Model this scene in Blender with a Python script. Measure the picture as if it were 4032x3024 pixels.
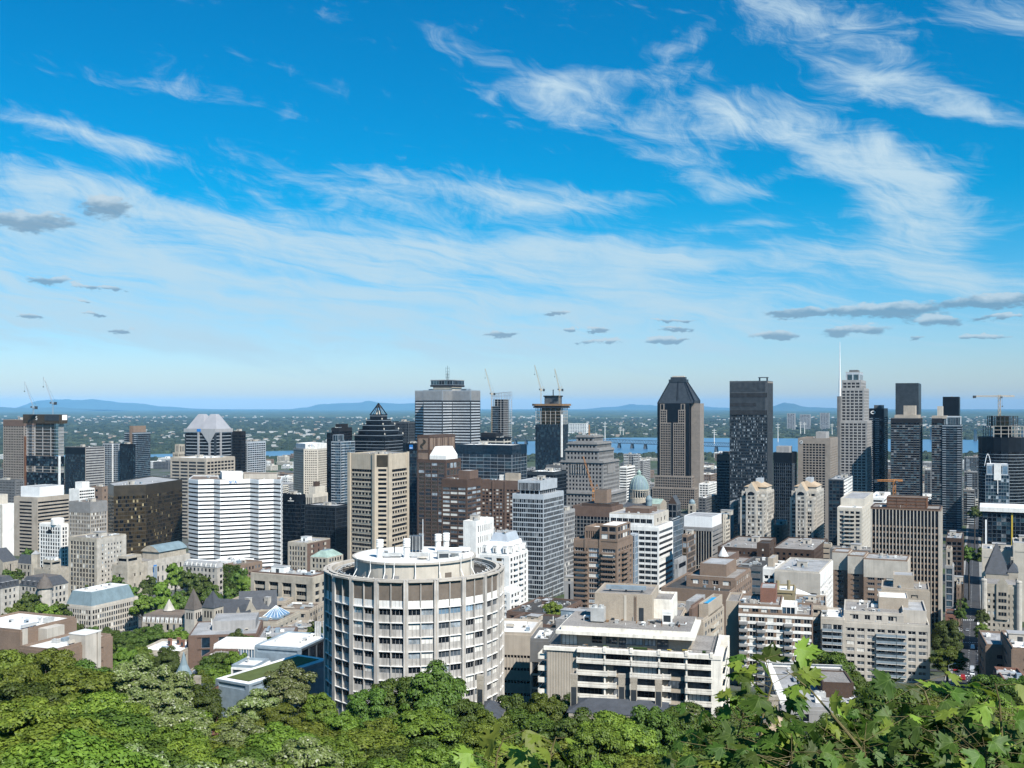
import bpy, math, random
import numpy as np
from mathutils import Vector, Matrix
R = math.radians
sc = bpy.context.scene
for _o in list(bpy.data.objects):
 bpy.data.objects.remove(_o)
col = sc.collection

# ---------------------------------------------------------------- camera
F, CX, EY, CZ = 4200.0, 2016.0, 1598.0, 170.0      # focal length, centre column and eye level in photograph pixels, eye height in metres
cam = bpy.data.cameras.new('camera')
cam.sensor_width = 36.0
cam.lens = 36.0 * F / 4032.0
cam.shift_y = (EY - 1512.0) / 4032.0
cam.clip_start = 0.3
cam.clip_end = 200000.0
camo = bpy.data.objects.new('camera', cam)
camo.location = (0, 0, CZ)
camo.rotation_euler = (R(90), 0, 0)
col.objects.link(camo)
sc.camera = camo

# ---------------------------------------------------------------- sun, sky, exposure
SUN_AZ, SUN_EL = R(147), R(46)      # azimuth clockwise from the viewing direction
SKY_STRENGTH, SUN_STRENGTH, EXPOSURE = 0.057, 5.0, 0.68
sd = Vector((math.sin(SUN_AZ) * math.cos(SUN_EL), math.cos(SUN_AZ) * math.cos(SUN_EL), math.sin(SUN_EL)))
sun = bpy.data.lights.new('sun', 'SUN')
sun.energy = SUN_STRENGTH
sun.angle = R(0.5)
sun.color = (1.0, 0.96, 0.90)
suno = bpy.data.objects.new('sun', sun)
suno.rotation_euler = sd.to_track_quat('Z', 'Y').to_euler()
suno.location = (0, -50, 400)
col.objects.link(suno)
sc.view_settings.view_transform = 'Standard'
sc.view_settings.look = 'None'
sc.view_settings.gamma = 1.0
sc.view_settings.use_curve_mapping = False
sc.view_settings.exposure = EXPOSURE
sc.cycles.use_denoising = True
sc.cycles.max_bounces = 6
sc.cycles.diffuse_bounces = 1
sc.cycles.glossy_bounces = 3
sc.cycles.transmission_bounces = 4
sc.cycles.transparent_max_bounces = 8
sc.cycles.volume_bounces = 0


class NT:
 """a few node shortcuts"""
 def __init__(s, tree):
  s.t = tree; s.n = tree.nodes; s.l = tree.links

 def node(s, kind, **kw):
  n = s.n.new(kind)
  for k, v in kw.items():
   setattr(n, k, v)
  return n

 def put(s, sock, v):
  if v is None:
   return
  if hasattr(v, 'is_output'):
   s.l.new(v, sock)
  else:
   sock.default_value = v

 def math(s, op, a, b=None, c=None, clamp=False):
  n = s.node('ShaderNodeMath', operation=op, use_clamp=clamp)
  for i, v in enumerate((a, b, c)):
   s.put(n.inputs[i], v)
  return n.outputs[0]

 def vmath(s, op, a, b=None):
  n = s.node('ShaderNodeVectorMath', operation=op)
  s.put(n.inputs[0], a)
  if b is not None:
   s.put(n.inputs[1], b)
  return n.outputs['Value'] if op in ('LENGTH', 'DOT_PRODUCT') else n.outputs[0]

 def rng(s, v, a, b, c, d, smooth=False):
  n = s.node('ShaderNodeMapRange', interpolation_type='SMOOTHSTEP' if smooth else 'LINEAR')
  for i, x in enumerate((v, a, b, c, d)):
   s.put(n.inputs[i], x)
  return n.outputs[0]

 def noise(s, vec, scale, detail=4, rough=0.55, dist=0.0):
  n = s.node('ShaderNodeTexNoise')
  s.put(n.inputs['Vector'], vec)
  n.inputs['Scale'].default_value = scale
  n.inputs['Detail'].default_value = detail
  n.inputs['Roughness'].default_value = rough
  n.inputs['Distortion'].default_value = dist
  return n

 def mix(s, f, a, b, kind='MIX'):
  n = s.node('ShaderNodeMix', data_type='RGBA', blend_type=kind)
  s.put(n.inputs[0], f); s.put(n.inputs[6], a); s.put(n.inputs[7], b)
  return n.outputs[2]


def az_of(px): return math.atan((px - CX) / F)
def el_of(px, py): return math.atan((EY - py) / F * math.cos(az_of(px)))


world = bpy.data.worlds.new('World')
sc.world = world
world.use_nodes = True
W = NT(world.node_tree)
W.n.clear()
sky = W.node('ShaderNodeTexSky', sky_type='NISHITA')
sky.sun_disc = False
sky.sun_elevation = SUN_EL
sky.sun_rotation = SUN_AZ
sky.altitude = 200
sky.air_density = 1.0
sky.dust_density = 0.6
sky.ozone_density = 2.0
hs = W.node('ShaderNodeHueSaturation')
hs.inputs['Saturation'].default_value = 1.22
hs.inputs['Value'].default_value = 1.0
W.l.new(sky.outputs[0], hs.inputs['Color'])
tc = W.node('ShaderNodeTexCoord')
sep = W.node('ShaderNodeSeparateXYZ')
W.l.new(tc.outputs['Generated'], sep.inputs[0])
azn = W.math('ARCTAN2', sep.outputs[0], sep.outputs[1])
eln = W.math('ARCSINE', sep.outputs[2])
# the clear sky is a deep cyan blue that pales towards the horizon
skyc = W.mix(1.0, hs.outputs[0], W.mix(W.rng(eln, 0.0, 0.2, 0, 1, True), (1.05, 1.2, 1.55, 1), (0.02, 1.14, 1.45, 1)), 'MULTIPLY')
cmb = W.node('ShaderNodeCombineXYZ')
W.l.new(azn, cmb.inputs[0]); W.l.new(eln, cmb.inputs[1])
P0 = cmb.outputs[0]
# warp the cloud space so that every band frays
wn = W.noise(W.vmath('MULTIPLY', P0, (3.0, 7.0, 1)), 1.6, 3, 0.6)
warp = W.vmath('MULTIPLY', W.vmath('SUBTRACT', wn.outputs['Color'], (0.5, 0.5, 0.5)), (0.09, 0.045, 0))
P1 = W.vmath('ADD', P0, warp)
rot = W.node('ShaderNodeMapping'); rot.inputs['Rotation'].default_value = (0, 0, R(9))
W.l.new(P1, rot.inputs[0])
streak = W.noise(W.vmath('MULTIPLY', rot.outputs[0], (3.4, 34.0, 1)), 1.5, 9, 0.66, 0.6).outputs[0]
rot2 = W.node('ShaderNodeMapping'); rot2.inputs['Rotation'].default_value = (0, 0, R(27))
W.l.new(P1, rot2.inputs[0])
wisp = W.noise(W.vmath('MULTIPLY', rot2.outputs[0], (10.0, 24.0, 1)), 1.5, 10, 0.66, 0.9).outputs[0]
kmix = W.rng(eln, 0.10, 0.22, 0.78, 0.4, True)
n_all = W.math('ADD', W.math('MULTIPLY', streak, kmix), W.math('MULTIPLY', wisp, W.math('SUBTRACT', 1.0, kmix)))


def blob(P, px, py, rx, ry, ang, k, grow=1.12):
 m = W.node('ShaderNodeMapping', vector_type='TEXTURE')
 m.inputs['Location'].default_value = (az_of(px), el_of(px, py), 0)
 m.inputs['Rotation'].default_value = (0, 0, R(ang))
 m.inputs['Scale'].default_value = (rx * grow / F, ry * grow / F, 1)
 W.l.new(P, m.inputs[0])
 return W.rng(W.vmath('LENGTH', m.outputs[0]), 0.0, 1.0, k, 0.0, True)


def total(items):
 s = items[0]
 for i in items[1:]:
  s = W.math('ADD', s, i)
 return s


CIRRUS = [  # centre px, py, half length, half width, tilt, strength
 (400, 1060, 2300, 370, -2, .98), (1850, 1120, 2100, 320, -4, .82), (1650, 770, 900, 150, -3, .62), (300, 740, 700, 130, -8, .62),
 (230, 500, 480, 90, -12, .62), (660, 600, 360, 60, -10, .55), (2350, 430, 620, 120, -6, .56), (2720, 640, 330, 150, -22, .62),
 (2980, 450, 460, 150, -17, .78), (3380, 590, 420, 180, -38, .78), (3620, 780, 400, 260, -48, .82), (3560, 960, 640, 170, 0, .62),
 (3560, 330, 480, 130, -22, .66), (3180, 60, 620, 170, -15, .74), (3950, 70, 420, 110, -25, .62), (2650, 185, 190, 80, 25, .52), (1750, 170, 900, 120, -18, .34), (2250, 330, 700, 60, 2, .40), (3050, 700, 500, 60, 12, .40), (3800, 420, 500, 60, -25, .5), (900, 380, 800, 50, -8, .36), (2900, 880, 600, 50, 4, .4),
 (2250, 780, 560, 80, 0, .52), (2600, 1000, 1000, 120, -3, .5), (3800, 1110, 700, 90, 0, .55), (2000, 1330, 3600, 240, 0, .5)]
msum = total([blob(P1, *c) for c in CIRRUS])
# outside the picture the same cirrus goes on in loose patches
patch = W.noise(P1, 2.6, 2, 0.5).outputs[0]
inside = W.math('MULTIPLY', W.rng(W.math('ABSOLUTE', azn), 0.5, 0.75, 1, 0, True), W.rng(eln, 0.38, 0.55, 1, 0, True))
general = W.math('MULTIPLY', W.rng(patch, 0.52, 0.75, 0.0, 0.8, True), W.math('SUBTRACT', 1.0, inside))
msum = W.math('ADD', W.math('MINIMUM', msum, .86), general)
val = W.math('ADD', msum, W.math('MULTIPLY', W.math('SUBTRACT', n_all, 0.5), 2.9))
cop = W.rng(val, 0.15, 1.2, 0.0, 0.88, True)
cop = W.math('MULTIPLY', cop, W.rng(eln, 0.0, 0.05, 0.25, 1.0))
ccol = W.mix(W.rng(eln, 0.02, 0.25, 0, 1), (5.2, 7.4, 8.8, 1), (6.8, 8.6, 9.6, 1))
withc = W.mix(cop, skyc, ccol)
GREY = [(200, 1105, 130, 24), (335, 1130, 70, 18), (435, 1136, 75, 16), (320, 1187, 40, 14), (385, 1238, 38, 12), (110, 1246, 110, 15),
  (470, 1303, 88, 18), (110, 868, 290, 60), (430, 815, 130, 70), (1965, 1316, 130, 22), (2190, 1233, 75, 18), (2245, 1300, 50, 12),
  (2370, 1298, 85, 15), (2360, 1347, 115, 16), (2640, 1264, 130, 13), (2660, 1295, 110, 17), (2640, 1341, 180, 20), (3060, 1322, 150, 27),
  (3140, 1228, 200, 32), (3490, 1220, 320, 44), (3370, 1300, 210, 42), (3690, 1262, 150, 36), (3900, 1186, 260, 46), (3600, 1332, 66, 16),
  (3880, 1330, 105, 14), (3950, 1250, 140, 20)]
wg = W.noise(W.vmath('MULTIPLY', P0, (24.0, 60.0, 1)), 1.8, 6, 0.6).outputs['Color']
P2 = W.vmath('ADD', P0, W.vmath('MULTIPLY', W.vmath('SUBTRACT', wg, (0.5, 0.5, 0.5)), (0.05, 0.02, 0)))
gl_, gy_ = [], []
for a, b, c, d in GREY:
 w_ = blob(P2, a, b, c, d, 0, 1.0, 1.0)
 gl_.append(w_)
 gy_.append(W.math('MULTIPLY', w_, W.math('MULTIPLY', W.math('SUBTRACT', eln, el_of(a, b)), F / d)))
gsum = total(gl_)
lit = W.math('DIVIDE', total(gy_), W.math('MAXIMUM', gsum, .02))
gop = W.rng(W.math('ADD', gsum, W.math('MULTIPLY', W.math('SUBTRACT', W.noise(W.vmath('MULTIPLY', P0, (60.0, 130.0, 1)), 1.6, 5, 0.65).outputs[0], .5), .55)), 0.22, 0.6, 0.0, 0.75, True)
glit = W.noise(W.vmath('MULTIPLY', P0, (30.0, 55.0, 1)), 1.5, 5, 0.6).outputs[0]
gcol = W.mix(W.rng(W.math('ADD', lit, W.math('MULTIPLY', W.math('SUBTRACT', glit, .5), 1.6)), -.15, .55, 0, 1, True), (2.0, 3.4, 4.8, 1), (6.2, 7.4, 8.2, 1))
final = W.mix(gop, withc, gcol)
bg = W.node('ShaderNodeBackground')
bg.inputs['Strength'].default_value = SKY_STRENGTH
W.l.new(final, bg.inputs['Color'])
wo = W.node('ShaderNodeOutputWorld')
W.l.new(bg.outputs[0], wo.inputs['Surface'])
world.cycles.sampling_method = 'MANUAL'
world.cycles.sample_map_resolution = 512

# ---------------------------------------------------------------- materials
MATS = {}


def mat(name, rgb, rough=0.8, var=0.12, scale=0.25, streak=0.0, metal=0.0, spec=0.3, bump=0.0, rgb2=None, fine=0.0):
 """plain surface with blotches (var), rain streaks (streak) and fine grain, all in world space"""
 m = bpy.data.materials.new(name)
 m.use_nodes = True
 T = NT(m.node_tree)
 b = T.n['Principled BSDF']
 g = T.node('ShaderNodeNewGeometry')
 if max(rgb) < .7: rgb = tuple(x * .84 for x in rgb)
 n1 = T.noise(g.outputs['Position'], scale, 5, 0.6).outputs[0]
 dark = tuple(x * (1 - var * 2.2) for x in rgb) + (1,)
 light = (tuple(min(1, x * (1 + var)) for x in rgb) if rgb2 is None else rgb2) + (1,)
 out = T.mix(T.rng(n1, 0.3, 0.7, 0, 1), dark, light)
 if streak:
  n2 = T.noise(T.vmath('MULTIPLY', g.outputs['Position'], (1.0, 1.0, 0.06)), 0.9, 4, 0.6).outputs[0]
  out = T.mix(T.math('MULTIPLY', T.rng(n2, 0.48, 0.72, 0, 1), streak), out, tuple(x * 0.45 for x in rgb) + (1,))
 if name.startswith('roof_'):      # patched membrane
  vo = T.node('ShaderNodeTexVoronoi', distance='CHEBYCHEV'); vo.inputs['Scale'].default_value = .16; vo.inputs['Randomness'].default_value = .75
  T.l.new(g.outputs['Position'], vo.inputs['Vector'])
  out = T.mix(1.0, out, T.mix(T.math('FRACT', T.math('MULTIPLY', vo.outputs['Color'], 3.7)), (.66, .65, .64, 1), (1.05, 1.05, 1.05, 1)), 'MULTIPLY')
 if fine:
  n3 = T.noise(g.outputs['Position'], scale * 14, 2, 0.7).outputs[0]
  out = T.mix(fine, out, T.mix(T.rng(n3, 0.35, 0.65, 0, 1), tuple(x * 0.5 for x in rgb) + (1,), tuple(min(1, x * 1.35) for x in rgb) + (1,)))
 T.l.new(out, b.inputs['Base Color'])
 b.inputs['Roughness'].default_value = rough
 b.inputs['Metallic'].default_value = metal
 b.inputs['Specular IOR Level'].default_value = spec
 if bump:
  bn = T.node('ShaderNodeBump')
  bn.inputs['Strength'].default_value = bump
  bn.inputs['Distance'].default_value = 0.15
  T.l.new(T.noise(g.outputs['Position'], scale * 8, 4, 0.6).outputs[0], bn.inputs['Height'])
  T.l.new(bn.outputs[0], b.inputs['Normal'])
 MATS[name] = m
 return m


def glass(name, rgb, rough=0.06, metal=0.0, spec=0.6, var=0.5):
 """window glass seen from outside: dark rooms behind, the sky mirrored on it"""
 m = bpy.data.materials.new(name)
 m.use_nodes = True
 T = NT(m.node_tree)
 b = T.n['Principled BSDF']
 g = T.node('ShaderNodeNewGeometry')
 n1 = T.noise(g.outputs['Position'], 0.35, 3, 0.7).outputs[0]
 out = T.mix(T.rng(n1, 0.35, 0.68, 0, 1), tuple(x * (1 - var) for x in rgb) + (1,), tuple(min(1, x * (1 + var)) for x in rgb) + (1,))
 T.l.new(out, b.inputs['Base Color'])
 b.inputs['Roughness'].default_value = rough
 b.inputs['Metallic'].default_value = metal
 b.inputs['Specular IOR Level'].default_value = spec
 MATS[name] = m
 return m


mat('concrete_warm', (.53, .50, .46), .85, .14, .35, .85)
mat('concrete_sand', (.54, .455, .35), .85, .08, .12, .3)
mat('concrete_tan', (.45, .39, .32), .85, .1, .12, .3)
mat('concrete_pale', (.55, .50, .43), .85, .1, .15, .35)
mat('concrete_grey', (.36, .35, .34), .85, .1, .15, .35)
mat('concrete_dark', (.16, .16, .16), .85, .12, .2, .3)
mat('white_panel', (.74, .74, .73), .6, .06, .12, .18)
mat('white_paint', (.76, .74, .70), .7, .09, .2, .38)
mat('cream_white', (.80, .75, .66), .7, .12, .3, .7)
mat('cream', (.62, .56, .47), .8, .08, .2, .25)
mat('limestone', (.47, .415, .335), .85, .14, .25, .25)
mat('limestone_pale', (.52, .48, .42), .85, .14, .25, .25)
mat('granite', (.27, .26, .25), .8, .12, .2, .25, fine=.25)
mat('granite_tan', (.30, .255, .215), .6, .1, .15, .15, fine=.2)
mat('rubble_stone', (.42, .37, .30), .9, .2, .5, .2, fine=.5)
mat('brick_brown', (.16, .105, .08), .9, .12, .2, .2, fine=.3)
mat('brick_tan', (.25, .178, .132), .9, .1, .2, .2, fine=.25)
mat('brick_red', (.24, .12, .085), .9, .12, .2, .2, fine=.3)
mat('brick_dark', (.085, .055, .04), .9, .15, .2, .2, fine=.3)
mat('brick_beige', (.45, .38, .30), .9, .09, .2, .2, fine=.2)
mat('brick_olive', (.30, .25, .15), .9, .1, .2, .2, fine=.2)
mat('bronze_panel', (.055, .042, .026), .35, .2, .2, 0, 0, .5)
mat('black_panel', (.008, .010, .014), .4, .2, .2, 0, 0, .2)
mat('black_matte', (.014, .014, .016), .8, .2, .2)
mat('steel_dark', (.05, .06, .07), .45, .15, .2, 0, .2)
mat('aluminium', (.46, .50, .54), .4, .08, .2, .15, .5)
mat('aluminium_pale', (.62, .65, .68), .4, .08, .2, .15, .3)
mat('metal_dark_ribs', (.11, .12, .13), .5, .15, .2, .1, .2)
mat('granite_brown', (.105, .066, .048), .45, .12, .2, .1, fine=.2)
mat('roof_gravel', (.30, .28, .26), .95, .16, .12, 0, fine=.4)
mat('roof_grey', (.40, .40, .40), .9, .14, .12, 0, fine=.25)
mat('roof_white', (.78, .77, .74), .8, .08, .1, 0, fine=.12)
mat('roof_dark', (.075, .07, .065), .9, .25, .15, 0, fine=.4)
mat('roof_brown', (.22, .17, .13), .95, .18, .15, 0, fine=.35)
mat('slate', (.075, .08, .09), .7, .18, .5, .1, fine=.4)
mat('slate_brown', (.14, .12, .105), .8, .18, .5, .1, fine=.4)
mat('copper_blue', (.20, .27, .30), .6, .1, .2, .25)
mat('copper_green', (.33, .44, .38), .7, .15, .3, .3)
mat('roof_clay', (.50, .38, .26), .85, .1, .6, .1, fine=.3)
mat('silver_pink', (.62, .59, .58), .35, .05, .1, .1, .45)
mat('steel_white', (.75, .76, .76), .5, .05, .3, .05)
mat('crane_tan', (.56, .42, .25), .6, .1, .3)
mat('crane_orange', (.55, .24, .07), .6, .1, .3)
mat('rust', (.20, .09, .045), .9, .3, .5)
mat('shroud_brown', (.06, .045, .028), .8, .15, .1)
mat('formwork', (.36, .23, .12), .9, .2, .3)
mat('sign_blue', (.03, .22, .62), .5, .03)
mat('sign_white', (.85, .85, .83), .5, .03)
mat('sign_red', (.5, .04, .03), .5, .03)
mat('vent_steel', (.62, .62, .60), .45, .1, .6, .1, .3)
mat('vent_white', (.80, .79, .75), .5, .07, .6, .12)
mat('vent_blue', (.36, .44, .50), .45, .1, .5, .1, .3)
mat('louvre_brown', (.19, .155, .125), .8, .15, .6, .2, fine=.2)
mat('asphalt', (.055, .055, .058), .9, .2, .15, 0, fine=.3)
mat('pavement', (.30, .29, .27), .9, .12, .2, 0, fine=.2)
mat('marking_white', (.70, .70, .68), .8, .15, .6)
mat('tent_white', (.84, .83, .80), .8, .04)
mat('yellow_panel', (.62, .45, .06), .6, .1)
mat('pool_blue', (.02, .33, .62), .1, .1)
mat('timber', (.28, .17, .09), .8, .15, .8)
mat('pylon_pale', (.70, .66, .60), .7, .1)
mat('trunk', (.10, .08, .06), .95, .25, 1.5)
glass('g_dark', (.009, .013, .019), .06, 0, .28)
glass('g_black', (.003, .005, .008), .1, 0, .18)
glass('g_mid', (.07, .085, .10))
glass('g_blue', (.07, .13, .19), .08, .35)
glass('g_bluedark', (.012, .028, .046), .07, .15, .4)
glass('g_teal', (.045, .085, .11), .08, .3)
glass('g_sky', (.33, .50, .66), .1, .6, .5, .2)
glass('g_bronze', (.05, .036, .018), .1, .25)
glass('g_gold', (.34, .27, .15), .3, .2)
glass('g_light', (.30, .34, .37), .25)
glass('g_blind', (.62, .60, .55), .6, 0, .4, .12)
glass('g_grey', (.15, .16, .17), .2)
PAL = {  # weighted panes
 'dark': ['g_dark'] * 6 + ['g_mid'] * 2 + ['g_black'] * 2 + ['g_grey'],
 'black': ['g_black'] * 5 + ['g_dark'] * 2,
 'mix': ['g_dark'] * 5 + ['g_mid'] * 2 + ['g_black'] * 2 + ['g_blind', 'g_grey'],
 'blinds': ['g_dark'] * 3 + ['g_mid'] + ['g_blind'] * 2 + ['g_light', 'g_black'],
 'blindish': ['g_blind'] * 3 + ['g_light'] * 2 + ['g_dark'] * 3 + ['g_mid'] * 2,
 'blue': ['g_blue'] * 4 + ['g_bluedark'] * 3 + ['g_teal'] * 2,
 'bluedark': ['g_bluedark'] * 5 + ['g_dark'] * 3 + ['g_teal'] * 2,
 'teal': ['g_teal'] * 4 + ['g_bluedark'] * 3 + ['g_blue'] + ['g_light'],
 'sky': ['g_sky'] * 4 + ['g_blue'],
 'bronze': ['g_bronze'] * 9 + ['g_black'] * 3,
 'bronze_lit': ['g_bronze'] * 14 + ['g_black'] * 7 + ['g_gold'],
 'cibc': ['g_black'] * 5 + ['g_bluedark'] * 3 + ['g_grey'] * 2 + ['g_light'],
 'apt': ['g_dark'] * 3 + ['g_mid'] * 3 + ['g_grey'] * 2 + ['g_light', 'g_blind'],
 'brown': ['g_bronze'] * 3 + ['g_dark'] * 2 + ['g_light'],
 'pixel': ['g_black'] * 5 + ['g_dark'] * 3 + ['g_teal'] * 3 + ['g_bluedark'] * 3 + ['g_grey'],
}

# ---------------------------------------------------------------- mesh helpers
class MB:
 """collects faces with materials, then makes ONE mesh object"""
 def __init__(s):
  s.v = []; s.f = []; s.m = []; s.mats = []; s.ix = {}; s.smooth = False

 def mi(s, name):
  if name not in s.ix:
   s.ix[name] = len(s.mats); s.mats.append(name)
  return s.ix[name]

 def poly(s, pts, m):
  i = len(s.v)
  s.v.extend(pts)
  s.f.append(tuple(range(i, i + len(pts))))
  s.m.append(s.mi(m))

 def box(s, x0, x1, y0, y1, z0, z1, m, top=None):
  i = len(s.v)
  s.v.extend([(x0, y0, z0), (x1, y0, z0), (x1, y1, z0), (x0, y1, z0), (x0, y0, z1), (x1, y0, z1), (x1, y1, z1), (x0, y1, z1)])
  s.f.extend([(i, i + 1, i + 5, i + 4), (i + 1, i + 2, i + 6, i + 5), (i + 2, i + 3, i + 7, i + 6), (i + 3, i, i + 4, i + 7), (i + 4, i + 5, i + 6, i + 7), (i + 3, i + 2, i + 1, i)])
  k = s.mi(m)
  s.m.extend([k] * 4 + [s.mi(top or m), k])

 def fbox(s, fr, u0, u1, z0, z1, n0, n1, m):
  """box on a facade frame fr = (p0, e, n): u along, z up, n outwards; no back face"""
  (px, py), (ex, ey), (nx, ny) = fr
  i = len(s.v)
  for n_ in (n0, n1):
   for u, z in ((u0, z0), (u1, z0), (u1, z1), (u0, z1)):
    s.v.append((px + ex * u + nx * n_, py + ey * u + ny * n_, z))
  s.f.extend([(i + 4, i + 5, i + 6, i + 7), (i, i + 1, i + 5, i + 4), (i + 1, i + 2, i + 6, i + 5), (i + 2, i + 3, i + 7, i + 6), (i + 3, i, i + 4, i + 7)])
  s.m.extend([s.mi(m)] * 5)

 def fquad(s, fr, u0, u1, z0, z1, n, m, tilt=0.0):
  (px, py), (ex, ey), (nx, ny) = fr
  a, b = n + tilt, n
  s.poly([(px + ex * u0 + nx * a, py + ey * u0 + ny * a, z0), (px + ex * u1 + nx * b, py + ey * u1 + ny * b, z0),
    (px + ex * u1 + nx * b, py + ey * u1 + ny * b, z1), (px + ex * u0 + nx * a, py + ey * u0 + ny * a, z1)], m)

 def prism(s, pts, z0, z1, m, top=None, bottom=False):
  n = len(pts)
  for i in range(n):
   a, b = pts[i], pts[(i + 1) % n]
   s.poly([(a[0], a[1], z0), (b[0], b[1], z0), (b[0], b[1], z1), (a[0], a[1], z1)], m)
  if top is not False:
   s.poly([(p[0], p[1], z1) for p in pts], top or m)
  if bottom:
   s.poly([(p[0], p[1], z0) for p in reversed(pts)], m)

 def loft(s, rings, m, cap=True):
  """rings: lists of (x, y, z) with equal counts"""
  for A, B in zip(rings, rings[1:]):
   n = len(A)
   for i in range(n):
    j = (i + 1) % n
    s.poly([A[i], A[j], B[j], B[i]], m)
  if cap:
   s.poly(list(rings[-1]), m)

 def tube(s, a, b, r, m, n=6, r2=None, cap=True):
  a, b = Vector(a), Vector(b)
  d = (b - a)
  if d.length < 1e-6:
   return
  q = d.to_track_quat('Z', 'Y')
  r2 = r if r2 is None else r2
  ra = [tuple(a + q @ Vector((math.cos(t) * r, math.sin(t) * r, 0))) for t in [2 * math.pi * k / n for k in range(n)]]
  rb = [tuple(b + q @ Vector((math.cos(t) * r2, math.sin(t) * r2, 0))) for t in [2 * math.pi * k / n for k in range(n)]]
  s.loft([ra, rb], m, cap)

 def lathe(s, cx, cy, prof, n, m, cap=True):
  """prof: list of (radius, z)"""
  s.loft([[(cx + r * math.cos(2 * math.pi * k / n), cy + r * math.sin(2 * math.pi * k / n), z) for k in range(n)] for r, z in prof], m, cap)

 def mesh(s, name):
  me = bpy.data.meshes.new(name)
  me.from_pydata(s.v, [], s.f)
  for n in s.mats:
   me.materials.append(MATS[n])
  me.polygons.foreach_set('material_index', s.m)
  if s.smooth:
   me.polygons.foreach_set('use_smooth', [True] * len(me.polygons))
  me.update()
  return me

 def build(s, name, parent=None, kind=None):
  if not s.f:
   return None
  return link(name, s.mesh(name), parent, kind)


def link(name, data, parent=None, kind=None, loc=None, rz=None, scale=None):
 o = bpy.data.objects.new(name, data)
 col.objects.link(o)
 if parent is not None:
  o.parent = parent
 if kind:
  o['kind'] = kind
 if loc is not None:
  o.location = loc
 if rz is not None:
  o.rotation_euler = (0, 0, rz)
 if scale is not None:
  o.scale = scale
 return o


def tag(o, label, cat, group=None):
 o['label'] = label
 o['category'] = cat
 if group:
  o['group'] = group
 return o


def thing(name, label, cat, loc=(0, 0, 0), rz=0.0, group=None):
 o = bpy.data.objects.new(name, None)
 o.empty_display_size = 1.0
 o.location = loc
 o.rotation_euler = (0, 0, rz)
 col.objects.link(o)
 return tag(o, label, cat, group)


def copy_tree(o, parent=None):
 c = o.copy()
 col.objects.link(c)
 c.parent = parent
 for ch in list(o.children):
  copy_tree(ch, c)
 return c


# ---------------------------------------------------------------- terrain
PROF_Y = [-400, -20, 0, 4, 20, 60, 100, 150, 200, 250, 290, 350, 430, 540, 700, 1000, 1500, 2500, 3600, 4000, 6500, 9000, 40000, 60000]
PROF_Z = [175, 170, 168.2, 166, 157, 138, 123, 107, 94, 84, 77, 68, 58, 44, 29, 14, 2, -10, -17, -19, -19, -19, -19, -19]


def sstep(a, b, x):
 t = min(1, max(0, (x - a) / (b - a)))
 return t * t * (3 - 2 * t)


def H(x, y):
 z = float(np.interp(y, PROF_Y, PROF_Z))
 if y < 330:   # the slope stands higher on the west side of the lookout
  z += 11 * sstep(10, 90, -x) * sstep(60, 120, y) * (1 - sstep(190, 320, y))
 return z


def PX(px, Y): return (px - CX) / F * Y
def PZ(py, Y): return CZ - (py - EY) / F * Y


G = R(24)
# ---------------------------------------------------------------- building kit
WIN_CACHE = {}


def win_mesh(w, h, m, frame, fm):
 k = (round(w, 2), round(h, 2), m, frame, fm)
 if k not in WIN_CACHE:
  b = MB()
  fr = ((0, 0), (1, 0), (0, -1))
  b.fquad(fr, 0, w, 0, h, 0.0, m)
  if frame:
   t = 0.07 if w < 2.5 else 0.09
   for i in range(frame + 1):
    u = i * w / frame
    a, c = max(0, u - t / 2), min(w, u + t / 2)
    if i == 0: c = t
    if i == frame: a = w - t
    b.fbox(fr, a, c, 0, h, 0, 0.06, fm)
   b.fbox(fr, t, w - t, 0, t, 0, 0.05, fm)
   b.fbox(fr, t, w - t, h - t, h, 0, 0.05, fm)
  WIN_CACHE[k] = b.mesh('window')
 return WIN_CACHE[k]


def foot(xl, xc, xr, Y, g=G, w=None, d=None):
 """footprint from the picture columns of its left, near and right corners and the near corner's depth"""
 cx, cy = PX(xc, Y), Y
 sg, cg = math.sin(g), math.cos(g)
 if w is None:
  tl = (xl - CX) / F
  w = (cx - tl * cy) / (cg + tl * sg)
 if d is None:
  tr = (xr - CX) / F
  den = sg - tr * cg
  d = (tr * cy - cx) / den if den > 0.02 else 30
  d = min(70, max(6, d))
 A = (cx - w * cg, cy + w * sg)
 return [A, (cx, cy), (cx + d * sg, cy + d * cg), (A[0] + d * sg, A[1] + d * cg)]


def inset(poly, t):
 n = len(poly)
 ns = []
 for i in range(n):
  a, b = Vector(poly[i]), Vector(poly[(i + 1) % n])
  e = (b - a).normalized()
  ns.append((a + Vector((-e.y, e.x)) * t, e))
 out = []
 for i in range(n):
  p, r = ns[i - 1]
  q, s_ = ns[i]
  den = r.x * s_.y - r.y * s_.x
  if abs(den) < 1e-4:
   out.append((q.x, q.y)); continue
  k = ((q.x - p.x) * s_.y - (q.y - p.y) * s_.x) / den
  out.append((p.x + r.x * k, p.y + r.y * k))
 return out


def bil(poly, s, t):
 a, b, c, d = [Vector(p) for p in poly[:4]]
 p = (a * (1 - s) + b * s) * (1 - t) + (d * (1 - s) + c * s) * t
 return p.x, p.y


def sub(poly, s0, s1, t0, t1):
 """part of a four-cornered footprint: s along the front, t away from it"""
 return [bil(poly, s0, t0), bil(poly, s1, t0), bil(poly, s1, t1), bil(poly, s0, t1)]


UNITS = {}


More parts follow.
